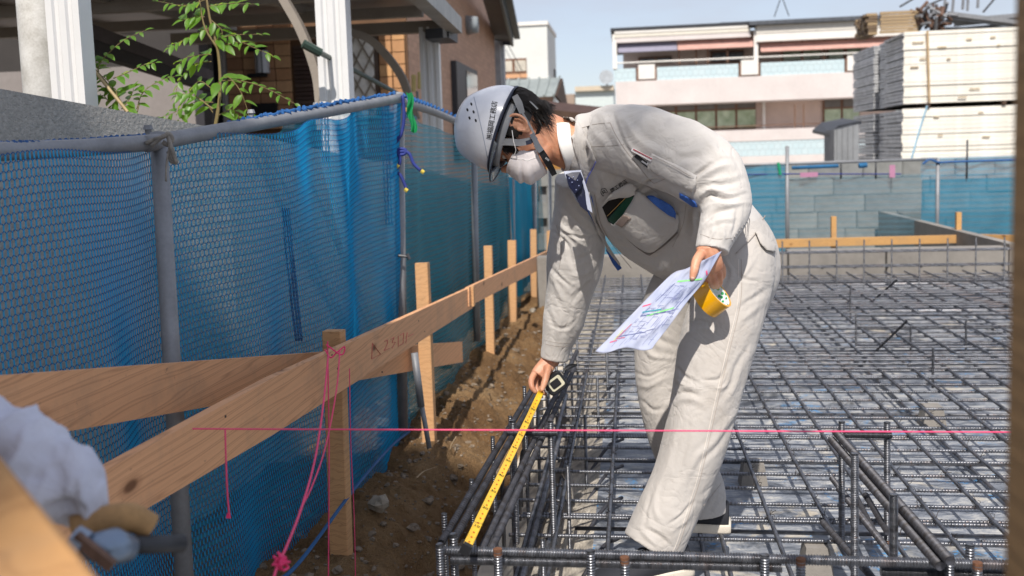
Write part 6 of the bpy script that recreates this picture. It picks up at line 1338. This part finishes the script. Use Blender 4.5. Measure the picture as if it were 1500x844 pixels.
# groove, vents, lettering
strip('groove', [(693, 137), (700, 165), (707, 195), (713, 225), (717, 244)], 1.2, bh, mat('shell_groove', srgb('9FA5B4'), .3, var=0), helmet, off=.0012, th=.001)
for x, y in ((690.5, 152.6), (684.8, 161), (693.8, 164), (687.9, 173), (697, 176.6)):
    patch('vent', [(x+1.5*math.cos(a)+.5*math.sin(a), y+2.4*math.sin(a)) for a in np.linspace(0, 2*math.pi, 10, endpoint=False)], bh, m_dark, helmet, off=.001, th=.0005, step=2)
hr = np.array((.150, -.989)); hu = np.array((-.989, -.150))
text_on('lettering', '㈱福岡工務店', (719.8, 205), hr*9.5, hu*9.8, bh, ink, helmet, off=.0014, bold=.004)
# straps
m_gs = mat('grey_webbing', srgb('84868A'), .7, var=.06, bump=.3, bs=600, bd=.0005)
ribbon([(729, 208.5, 2.585), (745, 208, 2.572), (762, 209, 2.568), (778, 206, 2.572)], 10, m_gs, 'strap', helmet)
ribbon([(770, 210, 2.570), (778, 207, 2.569), (786, 201, 2.571)], 6, m_rim, 'strap', helmet)
ribbon([(754, 140, 2.57), (760, 152, 2.565), (765, 166, 2.567)], [9, 11, 8], m_gs, 'strap', helmet)
ribbon([(765, 165, 2.567), (774, 180, 2.566), (783, 197, 2.568)], 3, m_gs, 'strap', helmet)
m_buckle = mat('buckle_plastic', srgb('5E636B'), .35, var=.08)
ribbon([(779, 196, 2.562), (788, 214, 2.562)], 7.5, m_buckle, 'buckle', helmet, th=.005)
ribbon([(786, 212, 2.562), (793, 222, 2.563)], 9, m_buckle, 'buckle', helmet, th=.006)
ribbon([(791, 219, 2.566), (799, 232, 2.575), (808, 248, 2.61), (812, 256, 2.65)], [9, 10, 9, 8], m_dark, 'strap', helmet, th=.003)
ribbon([(799.5, 231.5, 2.57), (804, 235, 2.575)], 3, m_gs, 'buckle', helmet, th=.004)
for i in range(4): ribbon([(760+i*4.5, 147+i*2.4, 2.60), (763+i*4.5, 157+i*2.4, 2.597)], 2.6, m_buckle, 'adjuster', helmet, th=.004)
ribbon([(758, 149, 2.605), (774, 152, 2.605), (786, 160, 2.61)], 7, m_dark, 'strap', helmet, th=.003)
ribbon([(776, 148, 2.6), (788, 160, 2.6)], 2, mat('buckle_steel', srgb('A9ABAE'), .3, metal=.9, var=0), 'buckle', helmet)
# ---- mask
t = NT('mask_fabric'); t.col(srgb('EDE6E6')); t.set('Roughness', .85); t.set('Subsurface Weight', .1); t.set('Subsurface Radius', (.01, .01, .01)); t.bump(t.noise(500, 3), .2, .0005); t.bump(t.noise(60, 4), .35, .003); m_mask = t.m
def mask(u, v):
    s = u; a = (v*2-1)*math.pi/2
    C = smoothline([(.008, .134), (-.03, .147), (-.072, .141), (-.104, .098)], 8); Ed = smoothline([(-.002, .080), (-.022, .066), (-.040, .062), (-.060, .052)], 8)
    i = s*(len(C)-1); j = int(min(i, len(C)-2)); f = i-j; c = C[j]*(1-f)+C[j+1]*f; e = Ed[j]*(1-f)+Ed[j+1]*f
    q = math.cos(a)**.75 if math.cos(a) > 1e-6 else 0
    k, g = e*(1-q)+c*q; lat = .068*math.sin(a)*(1-.12*abs(s-.5))
    pl = (.0045*math.exp(-((s-.42+.05*v)/.05)**2)-.005*math.exp(-((s-.50+.05*v)/.035)**2)+.003*math.exp(-((s-.66)/.05)**2)-.0035*math.exp(-((s-.75)/.03)**2))*min(1, (1-abs(v*2-1))*2.5+.2)+.0006*math.sin(s*41+3*v)
    return hp(k, g+pl, lat)
VV, FF = sheet(mask, 60, 48)
mk_ = mk('face_mask', VV, FF, m_mask, person, smooth=True, label='white pleated face mask'); sdm = mk_.modifiers.new('t', 'SOLIDIFY'); sdm.thickness = .0015
M = MB(); M.tube([mask(u, .935) for u in np.linspace(0, 1, 20)], .0012, 6); M.build('binding', m_white, mk_, smooth=True)
M = MB(); M.tube(smoothline([pd(750, 191, 2.575), pd(752.5, 208, 2.566), pd(755.5, 222, 2.575), mask(.02, .93)], 5), .0012, 6); M.build('ear_loop', m_white, mk_, smooth=True)
M = MB(); M.tube(smoothline([pd(782, 212, 2.578), pd(785, 218, 2.585), mask(.97, .93)], 5), .0012, 6); M.build('ear_loop', m_white, mk_, smooth=True)
# ---- tie
tp = [(826, 252), (836, 251), (851, 250), (855, 262), (853, 272), (843, 286), (832, 272)]
M = MB()
def slab(name, poly, d, th, m, parent, bulge=.0):
    c = np.mean(poly, 0); V = [pd(*p, d if np.isscalar(d) else d[i]) for i, p in enumerate(poly)]; n = len(poly)
    ctr = np.mean(V, 0)-FW*bulge; V2 = [v+FW*th for v in V]
    F = [(i, (i+1) % n, n) for i in range(n)]; V = V+[ctr]; k = len(V)
    V += V2; F += [(i, i+k, (i+1) % n+k, (i+1) % n) for i in range(n)]+[tuple(range(k, k+n))]
    return mk(name, V, F, m, parent, smooth=False)
slab('tie_knot', [(829, 255), (838, 252.5), (850, 252), (854.5, 262), (851, 276), (842, 284), (834, 273)], 2.575, .02, m_navy, person, .008)
slab('tie', [(841, 276), (853, 268), (857, 280), (859, 298), (862, 312), (850, 302), (843, 287)], 2.59, .008, m_navy, person, .003)
m_dot = mat('tie_dot', srgb('8A93B8'), .6, var=0)
for x, y in ((840, 259), (846, 264), (838, 267), (848, 272), (844, 278), (834, 261)):
    slab('tie_dot', [(x+.9*math.cos(a), y+.9*math.sin(a)) for a in np.linspace(0, 6.28, 7)[:-1]], 2.5655, .001, m_dot, person)
slab('shirt_front', [(826, 251), (851, 249), (862, 282), (868, 312), (846, 296), (834, 275)], 2.605, .01, mat('shirt_blue_white', srgb('C9CFE2'), .8, var=.05), person)
# ---- shoes
def shoe(heel, toe, lift, name, label):
    heel = np.array(heel, float); toe = np.array(toe, float); t_ = nrm(toe-heel); Lh = np.linalg.norm(toe-heel); sd = nrm(np.cross(t_, (0, 0, 1))); up = np.cross(sd, t_)
    prof = [(0, .030, .085, .012), (.05, .034, .095, .004), (.14, .036, .100, 0), (.26, .037, .098, 0), (.38, .040, .088, 0), (.5, .044, .072, 0), (.64, .049, .060, 0), (.78, .050, .052, 0), (.9, .043, .044, 0), (.97, .030, .034, 0), (1., .012, .02, 0)]
    D = smoothline([(a, b, c, e) for a, b, c, e in prof], 3); n = 20; V = []
    for a, b, c, e in D:
        C = heel+t_*Lh*a
        for k in range(n):
            th = 2*math.pi*k/n; x = math.cos(th); z = math.sin(th); w = b*math.copysign(abs(x)**.75, x)*(1-.35*max(0, z))
            V.append(C+sd*w+up*(.026+max(0, z)**.8*(c-.026)+min(0, z)*.006))
    m = len(D); F = [(i*n+k, i*n+(k+1) % n, (i+1)*n+(k+1) % n, (i+1)*n+k) for i in range(m-1) for k in range(n)]+[tuple(range(n-1, -1, -1)), tuple(range((m-1)*n, m*n))]
    so2 = mk(name, V, F, m_shoe, person, smooth=True, label=label)
    V = []
    out = [(a, max(b, .02)+.004) for a, b, c, e in D]; ring = [heel+t_*(Lh*a+(-.006 if a == 0 else .006 if a == 1 else 0))+sd*b for a, b in out]+[heel+t_*(Lh*a+(-.006 if a == 0 else .006 if a == 1 else 0))-sd*b for a, b in reversed(out)]
    M = MB(); k = len(ring); Z = [(0, .97), (.006, 1.), (.022, 1.), (.027, .97)]; c0 = np.mean(ring, 0)
    V = [c0+(p-c0)*s+up*z for z, s in Z for p in ring]; F = [(j*k+i, j*k+(i+1) % k, (j+1)*k+(i+1) % k, (j+1)*k+i) for j in range(len(Z)-1) for i in range(k)]+[tuple(range(k-1, -1, -1)), tuple(range(3*k, 4*k))]
    mk('sole', V, F, m_sole, so2, smooth=True)
    for i in range(5):
        a = .36+.07*i; C = heel+t_*Lh*a; h = np.interp(a, [p[0] for p in prof], [p[2] for p in prof])
        M = MB(); M.tube([C+sd*.024*x+up*(h+.003-.010*abs(x)**2)+t_*.012*x for x in np.linspace(-1, 1, 7)], .0026, 6); M.build('lace', m_dark, so2, smooth=True)
    return so2
m_shoe = mat('dark_suede_shoe', srgb('23252C'), .75, var=.15, vs=20, bump=.3, bs=300, bd=.001)
m_sole = mat('cream_rubber_sole', srgb('D8CFC0'), .6, var=.08, vs=20)
hl = onz(1006, 838, .012); ft = hl+np.array((-.25, -.115, 0)); shoe(hl, ft, 0, 'shoe', None)
hl = onz(1068, 776, .012); ft = hl+np.array((-.275, .035, 0)); shoe(hl, ft, 0, 'shoe', None)
# ================================================================ things in his hands
m_yel = mat('yellow_tape', srgb('E3A406'), .28, var=.04, coat=.3)
ax = nrm(RW*.65+UW*.605-FW*.45); c1 = pd(1053, 428, 2.385); c0 = c1-ax*.048; a1 = nrm(np.cross(ax, FW)); a2 = np.cross(ax, a1)
roll = thing('tape_roll', c0, 'roll of yellow adhesive tape hanging on his fingers in front of the thigh', 'tape')
def ring(r0, r1, h0, h1, n=56):
    V = []; 
    for r, h in ((r0, h0), (r1, h0), (r1, h1), (r0, h1)):
        V += [c0+ax*h+(a1*math.cos(2*math.pi*i/n)+a2*math.sin(2*math.pi*i/n))*r for i in range(n)]
    F = [(j*n+i, j*n+(i+1) % n, ((j+1) % 4)*n+(i+1) % n, ((j+1) % 4)*n+i) for j in range(4) for i in range(n)]
    return V, F
mk('tape_winding', *ring(.0405, .0462, 0, .048), m_yel, roll)
t = NT('printed_core'); u = t.co((1, 1, 1)); v = t.n('ShaderNodeTexVoronoi', Scale=75); t.l(u, v.inputs['Vector']); s_ = t.ramp(v.outputs['Distance'], [(.30, srgb('2E9A58')), (.36, srgb('DDE5E8'))]); t.col(s_); t.set('Roughness', .6)
mk('core', *ring(.0375, .0400, .0005, .0475), t.m, roll)
# drawing: a folded print held between thumb and fingers
pts = {}
t = NT('printed_paper')
n1 = t.noise(9, 6); fine = t.noise(160, 3)
t.col(t.ramp(n1, [(.3, srgb('A4AECB')), (.5, srgb('BCC3DA')), (.7, srgb('CDD0E0'))])); t.set('Roughness', .7)
m_paper = t.m
tr = t.n('ShaderNodeBsdfTranslucent'); tr.inputs[0].default_value = (.8, .82, .9, 1); ms = t.n('ShaderNodeMixShader'); ms.inputs[0].default_value = .3
t.l(t.b.outputs[0], ms.inputs[1]); t.l(tr.outputs[0], ms.inputs[2]); t.l(ms.outputs[0], t.out.inputs[0])
Lft = smoothline([(1004, 395, 2.335), (983, 403, 2.33), (940, 446, 2.30), (905, 482, 2.27), (872, 515, 2.24)], 6)
Rgt = smoothline([(1057, 368, 2.315), (1032, 411, 2.305), (1006, 443, 2.28), (980, 478, 2.25), (955, 510, 2.215)], 6)
def paperp(u, v):
    i = v*(len(Lft)-1); j = int(min(i, len(Lft)-2)); f = i-j; a = Lft[j]*(1-f)+Lft[j+1]*f; b = Rgt[j]*(1-f)+Rgt[j+1]*f
    q = a*(1-u)+b*u; w = (.016*math.sin(u*math.pi*1.0)*(1-v)*-1)+.006*math.sin(u*5+v*3)*v+.003*math.sin(9*u+14*v)+.0012*math.sin(31*u-22*v)
    if v > .93: q = q+np.array((0, 3*math.sin(u*9), 0))*(v-.93)/.07
    return pd(q[0], q[1], q[2]+w)
VV, FF = sheet(paperp, 40, 60)
drawing = thing('construction_drawing', paperp(.5, .5), 'folded construction drawing with coloured marker lines, held under his thumb', 'drawing')
pa = mk('sheet', VV, FF, m_paper, drawing, smooth=True); sdm = pa.modifiers.new('t', 'SOLIDIFY'); sdm.thickness = .0012
def pline(P, w, m, name='marker_line'):
    L = np.array(P, float); L = np.vstack([np.linspace(a, b, 9)[:-1] for a, b in zip(L, L[1:])]+[L[-1:]])
    V = []; T = np.gradient(L, axis=0)
    for (u, v), t_ in zip(L, T):
        n_ = nrm((-t_[1], t_[0]))*w; nn = -FW*.003
        V += [paperp(u+n_[0], v+n_[1]*.6)+nn, paperp(u-n_[0], v-n_[1]*.6)+nn]
    return V, [(2*i, 2*i+1, 2*i+3, 2*i+2) for i in range(len(L)-1)]
for c, w, Ls in (('7FD07A', .014, [[(.32, .30), (.9, .24)], [(.35, .62), (.8, .55)]]), ('4E5A8C', .008, [[(.3, .32), (.22, .62), (.85, .58), (.9, .27)], [(.12, .84), (.62, .8)]]),
                 ('2E8C9E', .013, [[(.18, .58), (.55, .56)]]), ('D0507A', .014, [[(.06, .52), (.2, .5)], [(.1, .9), (.2, .88)], [(.86, .16), (.97, .2)]]), ('C0405A', .008, [[(.18, .7), (.16, .86), (.3, .85)]]),
                 ('1F2A6A', .005, [[(.6, .79), (.72, .77)], [(.45, .7), (.45, .85)]]), ('C8D24A', .007, [[(.12, .76), (.14, .88)]])):
    M = MB()
    for P in Ls: M.add(*pline(P, w, None))
    M.build('marker_line', mat('ink_'+c, srgb(c), .7, var=0), drawing)
M = MB()
for i in range(110):
    u0, v0 = rng.uniform(.15, .88), rng.uniform(.3, .9); ln = rng.uniform(.03, .16)
    P = [(u0, v0), (u0+ln, v0)] if rng.random() < .5 else [(u0, v0), (u0, min(.95, v0+ln))]
    M.add(*pline([(min(.97, a), b) for a, b in P], .0032, None))
M.build('print_line', mat('ink_grey', srgb('7A82AC'), .7, var=0), drawing)['kind'] = 'stuff'
# tape measure
tape = thing('tape_measure', pd(812, 562, 2.965), 'black tape measure in his lowered hand, its yellow blade pulled out to the front bar', 'tape measure')
tc_ = pd(813, 561, 2.965); u1 = nrm(RW*.80+UW*.60); u2 = nrm(-RW*.60+UW*.80); 
def rbox(c, hx, hy, hz, r, ex, ey, ez, n=6):
    ring_ = []
    for sx, sy, a0 in ((1, 1, 0), (-1, 1, 90), (-1, -1, 180), (1, -1, 270)):
        for i in range(n+1):
            a = RAD(a0+90*i/n); ring_.append((sx*(hx-r)+r*math.cos(a), sy*(hy-r)+r*math.sin(a)))
    V = []; k = len(ring_)
    for z, s in ((-hz, .9), (-hz*.8, 1), (hz*.8, 1), (hz, .9)): V += [c+ex*x*s+ey*y*s+ez*z for x, y in ring_]
    return V, [(j*k+i, j*k+(i+1) % k, (j+1)*k+(i+1) % k, (j+1)*k+i) for j in range(3) for i in range(k)]+[tuple(range(k-1, -1, -1)), tuple(range(3*k, 4*k))]
mk('case', *rbox(tc_, .034, .030, .019, .014, u1, u2, -FW), m_dark, tape, smooth=False)
mk('label_plate', *rbox(tc_-FW*.0195+u1*.003, .024, .019, .0012, .007, u1, u2, -FW), mat('cream_plate', srgb('CFCBB2'), .4, var=.05), tape)
mk('label_centre', *rbox(tc_-FW*.021+u1*.001, .016, .0125, .0012, .004, u1, u2, -FW), m_dark, tape)
ribbon([(824, 547, 2.96), (829, 538, 2.97), (836, 534.5, 2.98), (845, 535, 2.99), (838, 538, 2.975), (829, 543, 2.965)], 2.6, m_dark, 'wrist_strap', tape, th=.004)
BL = smoothline([(793, 573, 2.925), (770, 622, 2.68), (742, 680, 2.38), (712, 742, 2.12), (684, 801, 1.905)], 12)
BC = np.array([pd(*p) for p in BL])
m_blade = mat('yellow_blade', srgb('EDBE2C'), .3, var=.05, vs=20, coat=.2)
def bladeframe(i):
    t_ = nrm(np.gradient(BC, axis=0)[i]); v = nrm(CAM-BC[i]); sd = nrm(np.cross(t_, v)); sd = sd if sd@RW > 0 else -sd; return t_, sd, nrm(np.cross(sd, t_))*(1 if np.cross(sd, t_)@v > 0 else -1)
V = []; nb = 7
for i in range(len(BC)):
    t_, sd, nn = bladeframe(i)
    for k in range(nb): x = -1+2*k/(nb-1); V.append(BC[i]+sd*x*.0095-nn*.0018*(1-x*x))
F = [(i*nb+k, i*nb+k+1, (i+1)*nb+k+1, (i+1)*nb+k) for i in range(len(BC)-1) for k in range(nb-1)]
bl = mk('blade', V, F, m_blade, tape, smooth=True); sdm = bl.modifiers.new('t', 'SOLIDIFY'); sdm.thickness = .0005
arc = np.concatenate([[0], np.cumsum(np.linalg.norm(np.diff(BC, axis=0), axis=1))]); total = arc[-1]
def bladept(s, x):
    P = np.array([np.interp(s, arc, BC[:, k]) for k in range(3)]); i = int(np.clip(np.searchsorted(arc, s), 1, len(BC)-1)); t_, sd, nn = bladeframe(i)
    return P+sd*x-nn*.0018*(1-(x/.0095)**2)+nn*.0012
Mt, Mr = MB(), MB()
for i in range(int(total/.005)):
    s = total-.006-i*.005; ln = .010 if i % 20 == 0 else .0065 if i % 10 == 0 else .0045 if i % 2 == 0 else .0028; w = .0004
    for e in (-1, 1): Mt.quad(bladept(s, e*.0092), bladept(s, e*(.0118-ln)), bladept(s+w*1.6, e*(.0118-ln)), bladept(s+w*1.6, e*.0092))
Mt.build('graduation', mat('blade_print', srgb('54400E'), .5, var=0), tape)
ktext = mat('blade_digits', srgb('1D1A12'), .5, var=0); rtext = mat('blade_red', srgb('B23A1C'), .5, var=0)
def blade_text(s_, at, m, sz):
    cu = bpy.data.curves.new('txt', 'FONT'); cu.body = s_; cu.size = sz; cu.offset = .0002; cu.align_x = 'CENTER'; o = bpy.data.objects.new('txt', cu); COL.objects.link(o)
    me = bpy.data.meshes.new_from_object(o.evaluated_get(bpy.context.evaluated_depsgraph_get())); P = [v.co[:2] for v in me.vertices]; F = [tuple(p.vertices) for p in me.polygons]
    bpy.data.objects.remove(o); bpy.data.meshes.remove(me)
    mk('digit', [bladept(at-x, y-sz*.35) if False else bladept(at-y+sz*.35, x) for x, y in P], F, m, tape)
k = 1
while total-.1*k > .06:
    blade_text(str(k*10), total-.1*k-.012, ktext, .0135); k += 1
for i in range(1, 40):
    s = total-.006-i*.025
    if s > .05 and i % 4: Mr.quad(bladept(s, -.002), bladept(s, .002), bladept(s+.006, .002), bladept(s+.006, -.002))
Mr.build('red_mark', rtext, tape)
t_, sd, nn = bladeframe(len(BC)-1); M = MB(); M.obox(BC[-1]+t_*.004-nn*.006, sd*.0105, t_*.0015, nn*.011); M.obox(BC[-1]-t_*.006+nn*.001, sd*.009, t_*.009, nn*.0012); M.build('hook', m_dark, tape)

# ================================================================ towel in the near left corner
M = MB(); loft(M, [(-90, 628, 1.05, 62, .05), (-30, 642, 1.05, 66, .055), (15, 668, 1.05, 64, .055), (60, 694, 1.05, 56, .05), (100, 712, 1.05, 48, .045), (132, 732, 1.05, 33, .032), (148, 742, 1.05, 16, .018), (156, 746, 1.05, 5, .006)], 70, 14)
V = np.array(M.V); C_ = V.mean(0); out = []
for v in V:
    n1 = noise.noise((v[0]*16, v[1]*16, v[2]*22+3)); n2 = noise.noise((v[0]*38, v[1]*38, v[2]*38)); f = .034*(.3-abs(n1))+.010*(.3-abs(n2))
    q = v-C_; r_ = nrm(q-RW*(q@RW)); out.append(v+r_*f)
t = NT('white_lilac_cloth'); t.col(t.ramp(t.noise(8, 4), [(.3, srgb('BEC1D2')), (.7, srgb('D8DAE6'))])); t.set('Roughness', .9); t.bump(t.noise(24, 6, dist=1.5), .7, .008); t.bump(t.noise(400, 3), .3, .0006)
cl = mk('towel', out, M.F, t.m, None, smooth=True); tag(cl, 'crumpled white towel hanging at the left edge', 'towel')
